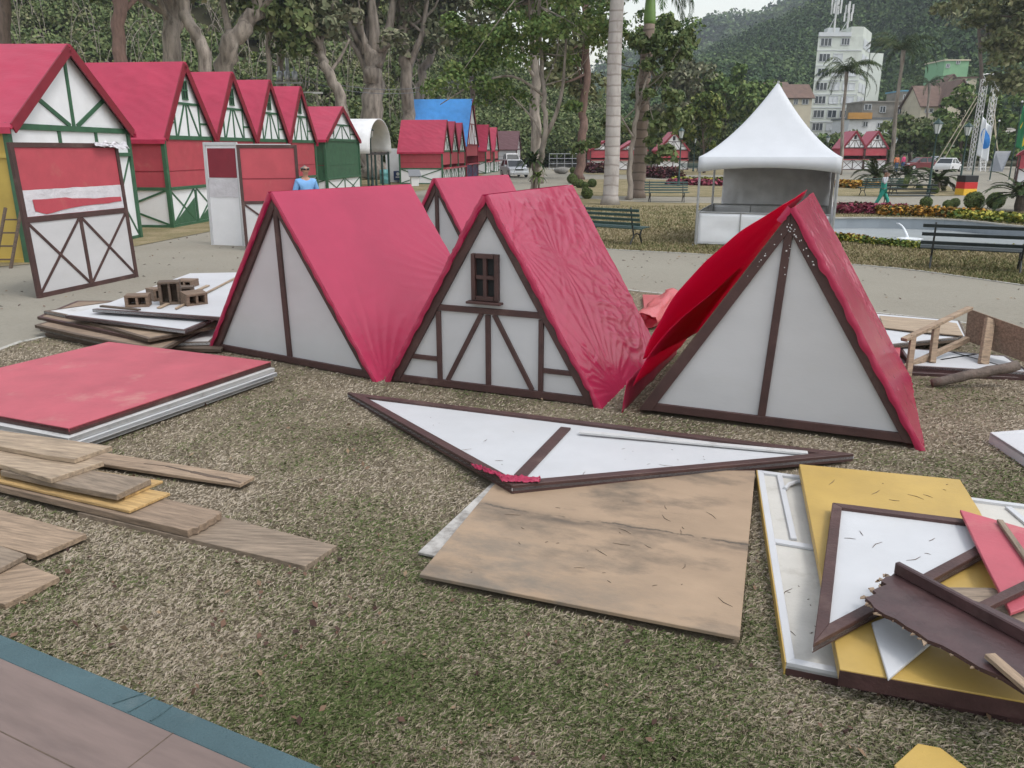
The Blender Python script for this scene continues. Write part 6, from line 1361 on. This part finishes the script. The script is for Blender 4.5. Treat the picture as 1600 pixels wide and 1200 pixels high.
# ------------------------------------------------------------------ buildings on the hillside
M['bwhite'] = mat('pale_green_white_render', (.58, .61, .56), .8, .10, .25, 0, 9, (.24, .25, .21), damt=.5, dscale=.2)
M['bpanel'] = mat('pale_shutter_panel', (.58, .60, .62), .6, .08, .6)
M['cream'] = mat('cream_render', (.56, .50, .38), .8, .12, .4, 0, 9, (.25, .21, .16), damt=.4, dscale=.4)
M['oldconcrete'] = mat('old_stained_concrete', (.26, .24, .21), .85, .3, .5, 0, 9, (.09, .085, .075), damt=.6, dscale=.5)
M['hgreen'] = mat('mint_green_render', (.22, .42, .24), .8, .12, .4, 0, 9, (.14, .24, .14), damt=.4, dscale=.4)
M['palegreen'] = mat('pale_green_render', (.36, .43, .32), .8, .12, .4)
M['tile'] = mat('brown_tile_roof', (.14, .085, .065), .8, .25, 1.2, .3, 6)
M['orange'] = mat('orange_fascia', (.48, .24, .05), .6, .1, 1)
M['blueroof'] = mat('blue_sheet_roof', (.10, .30, .45), .5, .1, 1)
M['winglass'] = mat('window_glass', (.05, .06, .07), .12, .3, .8)
def facade_window(t, base, x0, x1, z0, z1, y, fm, pm, nv=2):
    mb = MB(); k = .12; b = base
    for x in [x0 + (x1 - x0) * i / nv for i in range(nv + 1)]: mb.box(x, y - .06, (z0 + z1) / 2, k, .14, z1 - z0 + k)
    for z in (z0, z1): mb.box((x0 + x1) / 2, y - .065, z, x1 - x0 + k, .13, k)
    w_ = mb.build('window', fm, t); mb = MB(); mb.box((x0 + x1) / 2, y - .02, (z0 + z1) / 2, x1 - x0, .06, z1 - z0); mb.build('pane', pm, w_); return w_
Yb = 200
A0 = D(1263, 215, Yb); B0 = D(1331, 215, Yb); ztop = D(1300, 56, Yb).z; zhi = D(1340, 50, Yb + 6).z; zlo = D(1364, 82, Yb + 10).z
xl = A0.x; zb0 = 0
bt = thing('apartment_building', 'tall pale green apartment block with telephone masts on its roof', 'building', (xl, Yb, zb0)); W = D(1331, 215, Yb).x - xl; C1 = D(1345, 200, Yb + 11).x - xl; C2 = D(1352, 200, Yb + 14).x - xl
mb = MB(); mb.ext([(0, 0, 0), (W, 0, 0), (C1, 11, 0), (C1, 16, 0), (7.2, 16, 0)], (0, 0, ztop)); mb.build('wall', M['bwhite'], bt)
mb = MB(); mb.ext([(W * .72, .25, ztop), (W - .02, .25, ztop), (C1 - .02, 11, ztop), (W * .72, 11, ztop)], (0, 0, zhi - ztop + .4)); mb.build('roof_block', M['bwhite'], bt)
mb = MB(); mb.ext([(C1 + .01, 10.5, 0), (C2 + 1.5, 12, 0), (C2 + 1.5, 16, 0), (C1 + .01, 16, 0)], (0, 0, zlo)); mb.build('side_wing', M['bwhite'], bt)
mb = MB(); mb.box(W * .36, -.1, ztop + .3, W * .72, .5, .9); mb.build('parapet', M['bpanel'], bt)
rows = [66, 90, 113, 135, 156, 178, 198]
for r, y in enumerate(rows):
    zc = D(1290, y, Yb).z; hh = .85
    facade_window(bt, 0, W * .06, W * .30, zc - hh, zc + hh, 0, M['bpanel'], M['winglass'], 3)
    if r == 0: facade_window(bt, 0, W * .52, W * .70, zc - hh * .7, zc + hh, 0, M['bpanel'], M['winglass'], 3)
    else: facade_window(bt, 0, W * .38, W * .58, zc - hh, zc + hh, 0, M['bpanel'], M['winglass'] if r in (5,) else M['bpanel'], 2)
    if r > 1: facade_window(bt, 0, W * .66, W * .93, zc - hh, zc + hh * .9, 0, M['bpanel'], M['bpanel'] if r != 5 else M['winglass'], 2)
    mb = MB(); mb.box(W / 2, -.05, zc - 1.75, W, .12, .18); mb.build('floor_band', M['bpanel'], bt)
    q0, q1 = Vector((W, 0, zc)), Vector((C1, 11, zc)); dd = (q1 - q0); nn_ = Vector((dd.y, -dd.x, 0)).normalized()
    for f0, f1 in ((.08, .46), (.54, .92)):
        a, b = q0 + dd * f0 + nn_ * .05, q0 + dd * f1 + nn_ * .05; mb = MB(); mb.ext([a - Vector((0, 0, 1.15)), b - Vector((0, 0, 1.15)), b + Vector((0, 0, .95)), a + Vector((0, 0, .95))], nn_ * .05); mb.build('side_panel', M['bpanel'], bt)
def antenna(label, px, ypx_top, n, spread, ybase):
    p = D(*px, Yb + 4); zt_ = D(px[0], ypx_top, Yb + 4).z; t = thing('antenna_mast', label, 'antenna', (p.x, Yb + 4, ybase), 0, 'antenna masts on the apartment block'); h = zt_ - ybase
    mb = MB(); mb.tube([(0, 0, 0), (0, 0, h)], .22, 8); mb.tube([(0, 0, h * .5), (-2.2, 0, 0)], .07, 5); mb.build('mast', M['alu'], t)
    for k in range(n):
        a = 2 * pi * k / n; z = h - 1.6 - (k % 2) * 1.8; mb = MB(); mb.box(spread * cos(a), spread * sin(a), z, .32, .25, 1.9); mb.build('panel_antenna', M['alu'], t)
        mb = MB(); mb.beam((0, 0, z), (spread * cos(a), spread * sin(a), z), .1, .1); mb.build('bracket', M['metal'], t)
    return t
antenna('mast with many panel antennas over the pale rooftop cabin', (1302, 60), -10, 8, 1.1, ztop); antenna('thin mast with panel antennas on the right of the roof', (1322, 60), 2, 6, .9, ztop)
p = D(1302, 50, Yb + 5); t = MB().box(p.x, Yb + 6, ztop + 1.2, 2.8, 2.4, 2.4); solo(t, 'roof_cabin', M['bpanel'], 'small pale equipment cabin on the apartment block roof', 'cabin')
def house(label, x0, x1, yt, yb, Y, dep, wm, roof, rm, wins=(), name='house', rh=None, deep=14, sh=0):
    a, b = D(x0, yb, Y), D(x1, yb, Y); zt_ = D(x0, yt, Y).z; zb_ = max(a.z, 0); W = b.x - a.x; hh = zt_ - zb_; t = thing(name, label, 'house', (a.x, Y, zb_ - deep), 0); d0 = deep
    mb = MB(); mb.box(W / 2, dep / 2, (d0 + hh) / 2, W, dep, d0 + hh); mb.build('wall', M[wm], t)
    z = d0 + hh; rh = rh or W * .28; o = .5
    if roof == 'flat': mb = MB(); mb.box(W / 2, dep / 2, z + .15, W + .5, dep + .5, .3); mb.build('roof', M[rm], t)
    elif roof == 'front':      # gable towards us
        mb = MB(); mb.ext([(0, .02, z), (W, .02, z), (W / 2, .02, z + rh)], (0, .3, 0)); mb.build('gable', M[wm], t)
        for s in (-1, 1): mb = MB(); n_ = Vector((s * rh, 0, W / 2)).normalized(); e = Vector((s * (W / 2 + o), 0, -rh * (1 + 2 * o / W) )); ap = Vector((W / 2, -o, z + rh)); mb.ext([ap, ap + e, ap + e + Vector((0, dep + 2 * o, 0)), ap + Vector((0, dep + 2 * o, 0))], n_ * .2); mb.build('roof', M[rm], t)
    else:                      # ridge across
        for s in (-1, 1): mb = MB(); n_ = Vector((0, s * rh, dep / 2)).normalized(); e = Vector((0, s * (dep / 2 + o), -rh * (1 + 2 * o / dep))); ap = Vector((-o, dep / 2, z + rh)); mb.ext([ap, ap + e, ap + e + Vector((W + 2 * o, 0, 0)), ap + Vector((W + 2 * o, 0, 0))], n_ * .2); mb.build('roof', M[rm], t)
        for x in (0, W - .2): mb = MB(); mb.ext([(x, 0, z), (x, dep, z), (x, dep / 2, z + rh)], (.2, 0, 0)); mb.build('gable', M[wm], t)
    for (wx0, wx1, wy0, wy1) in wins:
        q0, q1 = D(wx0, wy1, Y), D(wx1, wy0, Y); facade_window(t, 0, q0.x - a.x, q1.x - a.x, q0.z - zb_ + d0, q1.z - zb_ + d0, 0, M['bpanel'], M['winglass'], 2)
    return t
house('low cream house with dark tiled roof left of the apartment block', 1222, 1264, 152, 205, 196, 9, 'cream', 'ridge', 'tile', [(1240, 1247, 155, 163), (1253, 1263, 155, 163), (1232, 1238, 172, 180)], rh=3.0)
house('flat roofed pale house farther left behind the tent peak', 1196, 1232, 140, 170, 215, 9, 'cream', 'ridge', 'tile', [(1224, 1231, 145, 150)], rh=2.0)
house('low white building with an orange fascia right of the apartment block', 1324, 1391, 186, 212, 172, 9, 'wallwhite', 'flat', 'slate', [(1348, 1356, 190, 198), (1370, 1378, 192, 199)])
p = D(1324, 186, 171.6); q = D(1362, 176, 171.6); mb = MB(); mb.box((p.x + q.x) / 2, 171.4, (p.z + q.z) / 2, q.x - p.x, .5, q.z - p.z); solo(mb, 'orange_fascia', M['orange'], 'long orange fascia board over the low white building', 'fascia')
house('stained grey concrete terrace house with openings', 1345, 1432, 160, 190, 188, 9, 'oldconcrete', 'flat', 'oldconcrete', [(1350, 1362, 163, 172), (1374, 1384, 166, 176), (1400, 1410, 166, 178)])
house('old grey house with a blue sheet roof', 1406, 1434, 143, 172, 196, 8, 'oldconcrete', 'flat', 'blueroof', [(1411, 1417, 148, 156), (1422, 1428, 148, 156)])
house('cream house with wide brown roof and front gable', 1474, 1516, 158, 186, 176, 10, 'cream', 'front', 'tile', [(1498, 1507, 148, 158)], rh=4.2)
house('long brown roofed house left of the gabled cream one', 1437, 1474, 164, 186, 178, 9, 'cream', 'ridge', 'tile', [(1445, 1458, 170, 176)], rh=4.0)
house('grey gabled house rising behind the long brown roof', 1462, 1502, 142, 165, 200, 9, 'cream', 'front', 'tile', [], rh=3.6)
house('mint green house high on the wooded slope', 1472, 1510, 95, 126, 203, 9, 'hgreen', 'flat', 'cream', [(1494, 1500, 92 + 3, 100), (1478, 1484, 100, 106)])
house('small cream house under the mint green one', 1498, 1524, 122, 140, 197, 8, 'cream', 'flat', 'tile', [(1503, 1511, 127, 134)])
house('pale green street house with garage behind the parked cars', 1430, 1488, 224, 254, 130, 8, 'palegreen', 'flat', 'palegreen', [(1472, 1480, 219 + 8, 236)], deep=1)
house('narrow pinkish house beside the pale green street house', 1414, 1429, 228, 254, 131, 8, 'cream', 'flat', 'tile', [], deep=1)
mb = MB(); a, b = D(1434, 252, 129.7), D(1462, 239, 129.7); mb.box((a.x + b.x) / 2, 129.7, (b.z) / 2, b.x - a.x, .2, b.z); solo(mb, 'garage_door', M['slate'], 'dark garage door of the pale green street house', 'door')

# ------------------------------------------------------------------ truss tower, flags, fence
Yt = 93
tt = thing('truss_tower', 'tall bright lattice truss portal with straps beside the flag poles', 'truss', (D(1516, 268, Yt).x, Yt, 0)); o = tt.location
def lattice(a, b, wd, name):
    a, b = Vector(a), Vector(b); d = (b - a); n = max(4, int(d.length / wd)); x = Vector((1, 0, 0)) if abs(d.normalized().x) < .8 else Vector((0, 0, 1)); y = d.normalized().cross(x).normalized(); x = y.cross(d.normalized()); mb = MB(); h = wd / 2
    cs = [x * h + y * h, x * h - y * h, -x * h - y * h, -x * h + y * h]
    for c in cs: mb.tube([a + c, b + c], .038, 5)
    for i in range(n):
        p, q = a + d * (i / n), a + d * ((i + 1) / n)
        for k in range(4): mb.tube([p + cs[k], (q if i % 2 else q) + cs[(k + 1) % 4]], .022, 4, False); mb.tube([q + cs[k], q + cs[(k + 1) % 4]], .018, 4, False)
    return mb.build(name, M['alu'], tt)
h1 = D(1536, 124, Yt).z; x2 = D(1529, 268, Yt).x - o.x
lattice((0, 0, 0), (0, 0, h1), .52, 'mast'); lattice((x2, -.6, 0), (x2, -.6, h1), .52, 'mast'); lattice((-.3, -.3, h1 + .26), (x2 + .3, -.3, h1 + .26), .5, 'top_beam')
for a, b in (((1527, 150), (1462, 256)), ((1526, 160), (1472, 254)), ((1551, 140), (1558, 232)), ((1547, 160), (1560, 240))):
    mb = MB(); mb.tube([D(*a, Yt) - o, D(*b, Yt + 2) - o], .05, 4); mb.build('strap', M['cream'], tt)
la = thing('metal_ladder', 'white metal ladder leaning on the truss tower', 'ladder', D(1535, 272, Yt - 1.5) * 1); la.location.z = 0; hl = D(1540, 222, Yt - 1.5).z
for s in (-.28, .28): mb = MB(); mb.beam((s, 0, 0), (s, .7, hl), .07, .05); mb.build('side_rail', M['signwhite'], la)
for k in range(11): mb = MB(); z = hl * (k + .5) / 11; mb.beam((-.28, .7 * z / hl, z), (.28, .7 * z / hl, z), .04, .04); mb.build('rung', M['signwhite'], la)
mb = MB(); a = [D(1545, 272, Yt - 2), D(1566, 272, Yt - 3), D(1580, 236, Yt), D(1556, 236, Yt)]; a[0].z = a[1].z = .02; mb.ext(a, (0, .12, 0)); solo(mb, 'grey_sheet', M['slate'], 'dark grey sheet leaning at the foot of the truss tower', 'sheet')
def flagpole(label, foot, ytop, r=.05):
    p = G(*foot); z = D(foot[0] + (foot[0] - 800) / 4212 * (foot[1] - ytop), ytop, p.y).z; t = thing('flag_pole', label, 'flag pole', p, 0, 'flag poles by the plaza'); mb = MB(); mb.tube([(0, 0, 0), (0, 0, z)], [r, r * .6], 8); mb.build('pole', M['post'], t); mb = MB(); mb.lathe([(.16, 0), (.16, .05), (.07, .10)], 10); mb.build('base', M['kerb'], t); mb = MB(); mb.ell((0, 0, z + .05), (.08, .08, .08), 8, 6); mb.build('finial', M['alu'], t); return t, z
f1_, z1_ = flagpole('flag pole carrying the white and blue flag', (1518, 281), 176); f2_, z2_ = flagpole('flag pole with no flag in front of the grey sheet', (1546, 283), 190); f3_, z3_ = flagpole('flag pole carrying the green and yellow flag', (1576, 283), 160)
M['flagwhite'] = mat('white_flag_cloth', (.70, .72, .75), .7, .06, 3); M['flagblue'] = mat('blue_flag_cloth', (.03, .20, .55), .7, .06, 3); M['flaggreen'] = mat('green_flag_cloth', (.01, .16, .06), .7, .1, 3); M['flagyellow'] = mat('yellow_flag_cloth', (.65, .45, .02), .7, .08, 3); M['flagnavy'] = mat('navy_flag_cloth', (.01, .02, .12), .7, .08, 3)
def hung(name, label, loc, base, parts, ht, wd):
    """a flag hanging limp from its pole: cloth folds close to the pole; emblem patches lie on the cloth"""
    t = thing(name, label, 'flag', loc)
    def pos(u, v, off=0): return Vector((.06 + wd * u * (.75 + .25 * v) + .05 * sin(u * 9), off + .10 * sin(u * 11 + v * 2), -ht * v - .25 * ht * u * (1 - .2 * v)))
    MB().grid(lambda u, v: pos(u, v), 20, 20).build('cloth', M[base], t, smooth=True, solid=.006)
    for nm, m_, cu, cv, ru, rv, off in parts:
        mb = MB(); N_ = 4 if nm == 'diamond' else 18; vs = [pos(cu, cv, off)] + [pos(cu + ru * cos(2 * pi * k / N_), cv + rv * sin(2 * pi * k / N_), off) for k in range(N_)]; mb.add(vs, [(0, 1 + k, 1 + (k + 1) % N_) for k in range(N_)])
        vs2 = [v + Vector((0, -2 * off, 0)) for v in vs]; mb.add(vs2, [(0, 1 + (k + 1) % N_, 1 + k) for k in range(N_)]); mb.build(nm, M[m_], t)
    return t
hung('hanging_flag', 'white flag with a blue disc hanging beside the truss tower', (f1_.location.x + .05, f1_.location.y - .02, z1_ - .3), 'flagwhite', [('disc', 'flagblue', .5, .45, .42, .26, -.02)], 2.9, .95)
hung('hanging_flag', 'green and yellow flag with a dark blue disc at the right edge', (f3_.location.x + .05, f3_.location.y - .02, z3_ - .2), 'flaggreen', [('diamond', 'flagyellow', .52, .5, .46, .38, -.02), ('disc', 'flagnavy', .52, .5, .22, .17, -.035)], 3.0, 1.1)
ft_ = thing('wire_fence', 'low wire fence at the dark wood edge left of the palms', 'fence', (D(858, 262, 101).x, 101, 0)); fw_ = D(918, 262, 101).x - ft_.location.x
for k in range(6): mb = MB(); mb.tube([(fw_ * k / 5, 0, 0), (fw_ * k / 5, 0, 1.9)], .05, 5); mb.build('post', M['metal'], ft_)
mb = MB()
for z in (.1, .7, 1.3, 1.85): mb.tube([(0, 0, z), (fw_, 0, z)], .025, 4)
for k in range(40): mb.tube([(fw_ * k / 40, 0, .1), (fw_ * k / 40, 0, 1.0)], .012, 4, False)
mb.build('wire', M['metal'], ft_)

# ------------------------------------------------------------------ grass blades and fallen leaves on the front lawn
def inpoly(x, y, poly):
    r = np.zeros(len(x), bool); j = len(poly) - 1
    for i in range(len(poly)):
        xi, yi = poly[i]; xj, yj = poly[j]
        if yi != yj: r ^= ((yi > y) != (yj > y)) & (x < (xj - xi) * (y - yi) / (yj - yi) + xi)
        j = i
    return r
M['grass'] = leafmat('dry_grass_blades', [(.085, .115, .040), (.155, .165, .078), (.275, .235, .165), (.34, .285, .215), (.41, .35, .28)], .9, .8, 1.2, .1)
def grassmat():
    m = M['grass']; t = m.node_tree; nz = [n for n in t.nodes if n.type == 'TEX_NOISE'][0]; nz.inputs['Detail'].default_value = 5; nz.inputs['Scale'].default_value = .75
    # greener towards the open middle of the lawn where it is not worn: two broad patches
    g = [n for n in t.nodes if n.type == 'NEW_GEOMETRY'][0]; ad = [n for n in t.nodes if n.type == 'MATH'][0]
    vm = t.nodes.new('ShaderNodeVectorMath'); vm.operation = 'DISTANCE'; vm.inputs[1].default_value = (-.7, 2.7, 0); t.links.new(g.outputs['Position'], vm.inputs[0])
    mr = t.nodes.new('ShaderNodeMapRange'); mr.inputs[1].default_value = .6; mr.inputs[2].default_value = 3.2; mr.inputs[3].default_value = -.20; mr.inputs[4].default_value = .16; t.links.new(vm.outputs['Value'], mr.inputs[0])
    a2 = t.nodes.new('ShaderNodeMath'); a2.operation = 'ADD'; a2.use_clamp = True; t.links.new(ad.outputs[0], a2.inputs[0]); t.links.new(mr.outputs[0], a2.inputs[1])
    cr = [n for n in t.nodes if n.type == 'VALTORGB'][0]; t.links.new(a2.outputs[0], cr.inputs[0])
grassmat()
def scatter(n, near, rng, x0=-7, x1=8.5, y0=1.6, y1=14):
    # density thins with distance from the near lawn
    out = []; tot = 0; ef = [(p.x, p.y) for p in edge_front]
    while tot < n:
        y = 1 / (1 / y1 + rng.random(300000) * (1 / y0 - 1 / y1)); x = rng.uniform(-1, 1, 300000) * (y * .80 + .6)
        k = (x > x0) & (x < x1); x, y = x[k], y[k]; k = inpoly(x, y, ef)
        for f_ in FOOT: k &= ~inpoly(x, y, f_)
        x, y = x[k], y[k]; out.append(np.stack([x, y], 1)); tot += len(x)
    return np.concatenate(out)[:n]
rng = np.random.default_rng(77); xy = scatter(480000, 2, rng); n = len(xy); dist = np.hypot(xy[:, 0], xy[:, 1])
L = rng.uniform(.014, .040, n) * (1 + dist * .03); az = rng.uniform(0, 2 * pi, n); el = rng.uniform(.02, .55, n); wv_ = .0027 * (1 + dist * .16) * rng.uniform(.6, 1.3, n)
dv = np.stack([np.cos(az) * np.cos(el), np.sin(az) * np.cos(el), np.sin(el)], 1); sd_ = np.stack([-np.sin(az), np.cos(az), np.zeros(n)], 1); b0 = np.concatenate([xy, np.full((n, 1), .014)], 1)
mid = b0 + dv * (L * .55)[:, None] + np.array([0, 0, .004]); dv2 = dv.copy(); dv2[:, 2] = dv2[:, 2] * .4 - .15; tip = mid + dv2 * (L * .5)[:, None]; tip[:, 2] = np.maximum(tip[:, 2], .018); s_ = sd_ * (wv_ / 2)[:, None]
V = np.stack([b0 - s_, b0 + s_, mid + s_ * .8, tip], 1); tag(fastquads('grass', V, M['grass']), 'short dry grass mixed with green blades on the front lawn', 'grass', kind='stuff')
M['deadleaf'] = leafmat('dead_leaves', [(.045, .026, .022), (.10, .055, .042), (.16, .095, .065), (.26, .19, .12)], .8, 1, .2, .2)
rng = np.random.default_rng(78); xy = scatter(2600, 2, rng); n = len(xy); keep = rng.random(n) < .25 + .75 * (np.abs(np.sin(xy[:, 0] * 2.1 + 1) * np.cos(xy[:, 1] * 1.7)) > .55); xy = xy[keep]; n = len(xy)
c = np.concatenate([xy, rng.uniform(.028, .045, (n, 1))], 1); up = np.tile([0, 0, 1.0], (n, 1)); tag(fastquads('leaf_litter', leafquads(c, .017 * rng.choice([.5, .7, 1, 1.5], n), up, 1.6, .6, rng), M['deadleaf']), 'dry brown leaves scattered over the front lawn', 'leaf litter', kind='stuff')
rng = np.random.default_rng(81); pp = np.stack([rng.uniform(-9, 9, 2500), rng.uniform(9.5, 24, 2500)], 1); k = ~inpoly(pp[:, 0], pp[:, 1], [(p.x, p.y) for p in edge_front]) & ~inpoly(pp[:, 0], pp[:, 1], [(p.x, p.y) for p in edge_mid]); pp = pp[k][:420]; n = len(pp)
tag(fastquads('path_leaves', leafquads(np.concatenate([pp, np.full((n, 1), .014)], 1), .035, np.tile([0, 0, 1.0], (n, 1)), 1.7, .3, rng), M['deadleaf']), 'few dry leaves blown over the sandy path', 'leaf litter', kind='stuff')
# needles and leaf bits fallen on the boards: small dark curls
def litter(zone, z, n, seed):
    rg = random.Random(seed); q = [G(*p, z) for p in zone]; mb = MB()
    for _ in range(n):
        p = q[0].lerp(q[1], rg.random()).lerp(q[3].lerp(q[2], rg.random()), rg.random()); a = rg.uniform(0, 6.3); l = rg.choice([.006, .01, .015, .03, .05]); p.z = z + .002
        d = Vector((cos(a), sin(a), 0)) * l; e = Vector((-d.y, d.x, 0)) * .25; mb.tube([p - d, p + e * rg.uniform(-1, 1), p + d], [.001, .002, .001], 4)
    return mb
mb = litter([(690, 890), (1140, 975), (1165, 765), (820, 775)], .075, 26, 1); mb.v += []
for zone, z, n, s in [([(1260, 735), (1490, 757), (1500, 780), (1265, 785)], .165, 8, 2), ([(1310, 815), (1500, 830), (1480, 880), (1300, 970)], .205, 9, 3), ([(600, 640), (860, 670), (800, 740), (700, 690)], .103, 8, 4), ([(900, 685), (1150, 715), (1100, 730), (850, 745)], .112, 10, 5), ([(1200, 880), (1270, 890), (1290, 1020), (1235, 1020)], .065, 9, 6)]:
    m2 = litter(zone, z, n, s); k = len(mb.v); mb.v += m2.v; mb.f += [tuple(i + k for i in f) for f in m2.f]
solo(mb, 'twig_litter', M['plankdark'], 'thin dark twigs and needles fallen on the lying boards', 'twigs', kind='stuff')
# tufts on the nearer part of the middle lawn
rng = np.random.default_rng(79); em = [(p.x, p.y) for p in edge_mid]; out = []
while sum(map(len, out)) < 60000:
    y = 1 / (1 / 34 + rng.random(100000) * (1 / 13 - 1 / 34)); x = rng.uniform(-.1, .75, 100000) * y; k = inpoly(x, y, em) & ~inpoly(x, y, poolxy); out.append(np.stack([x[k], y[k]], 1))
xy = np.concatenate(out)[:60000]; n = len(xy); az = rng.uniform(0, 6.3, n); b0 = np.concatenate([xy, np.full((n, 1), .012)], 1); s_ = np.stack([np.cos(az), np.sin(az), np.zeros(n)], 1) * .014; tp_ = np.stack([rng.normal(size=n) * .03, rng.normal(size=n) * .03, rng.uniform(.02, .06, n)], 1)
M['grassfar'] = leafmat('lawn_grass_blades', [(.10, .115, .045), (.17, .155, .075), (.25, .205, .12), (.33, .27, .17)], .9, .25, .7, .1)
tag(fastquads('grass', np.stack([b0 - s_, b0 + s_, b0 + tp_ + s_ * .4, b0 + tp_ * 1.1 - s_ * .3], 1), M['grassfar']), 'mown yellowish grass of the lawn beyond the path', 'grass', kind='stuff')

# ------------------------------------------------------------------ the air
mb = MB(); mb.box(220, 560, 118, 1500, 1240, 242); hz = mb.build('haze', bpy.data.materials.new('haze_air')); hz['kind'] = 'stuff'; tag(hz, 'thin pale haze between the park and the mountain', 'haze')
hm = hz.data.materials[0]; hm.use_nodes = True; t = hm.node_tree; t.nodes.remove(t.nodes['Principled BSDF']); pv = t.nodes.new('ShaderNodeVolumePrincipled'); pv.inputs['Color'].default_value = (.80, .86, .95, 1); pv.inputs['Density'].default_value = .00035; pv.inputs['Anisotropy'].default_value = .2
t.links.new(pv.outputs[0], [n for n in t.nodes if n.type == 'OUTPUT_MATERIAL'][0].inputs['Volume'])
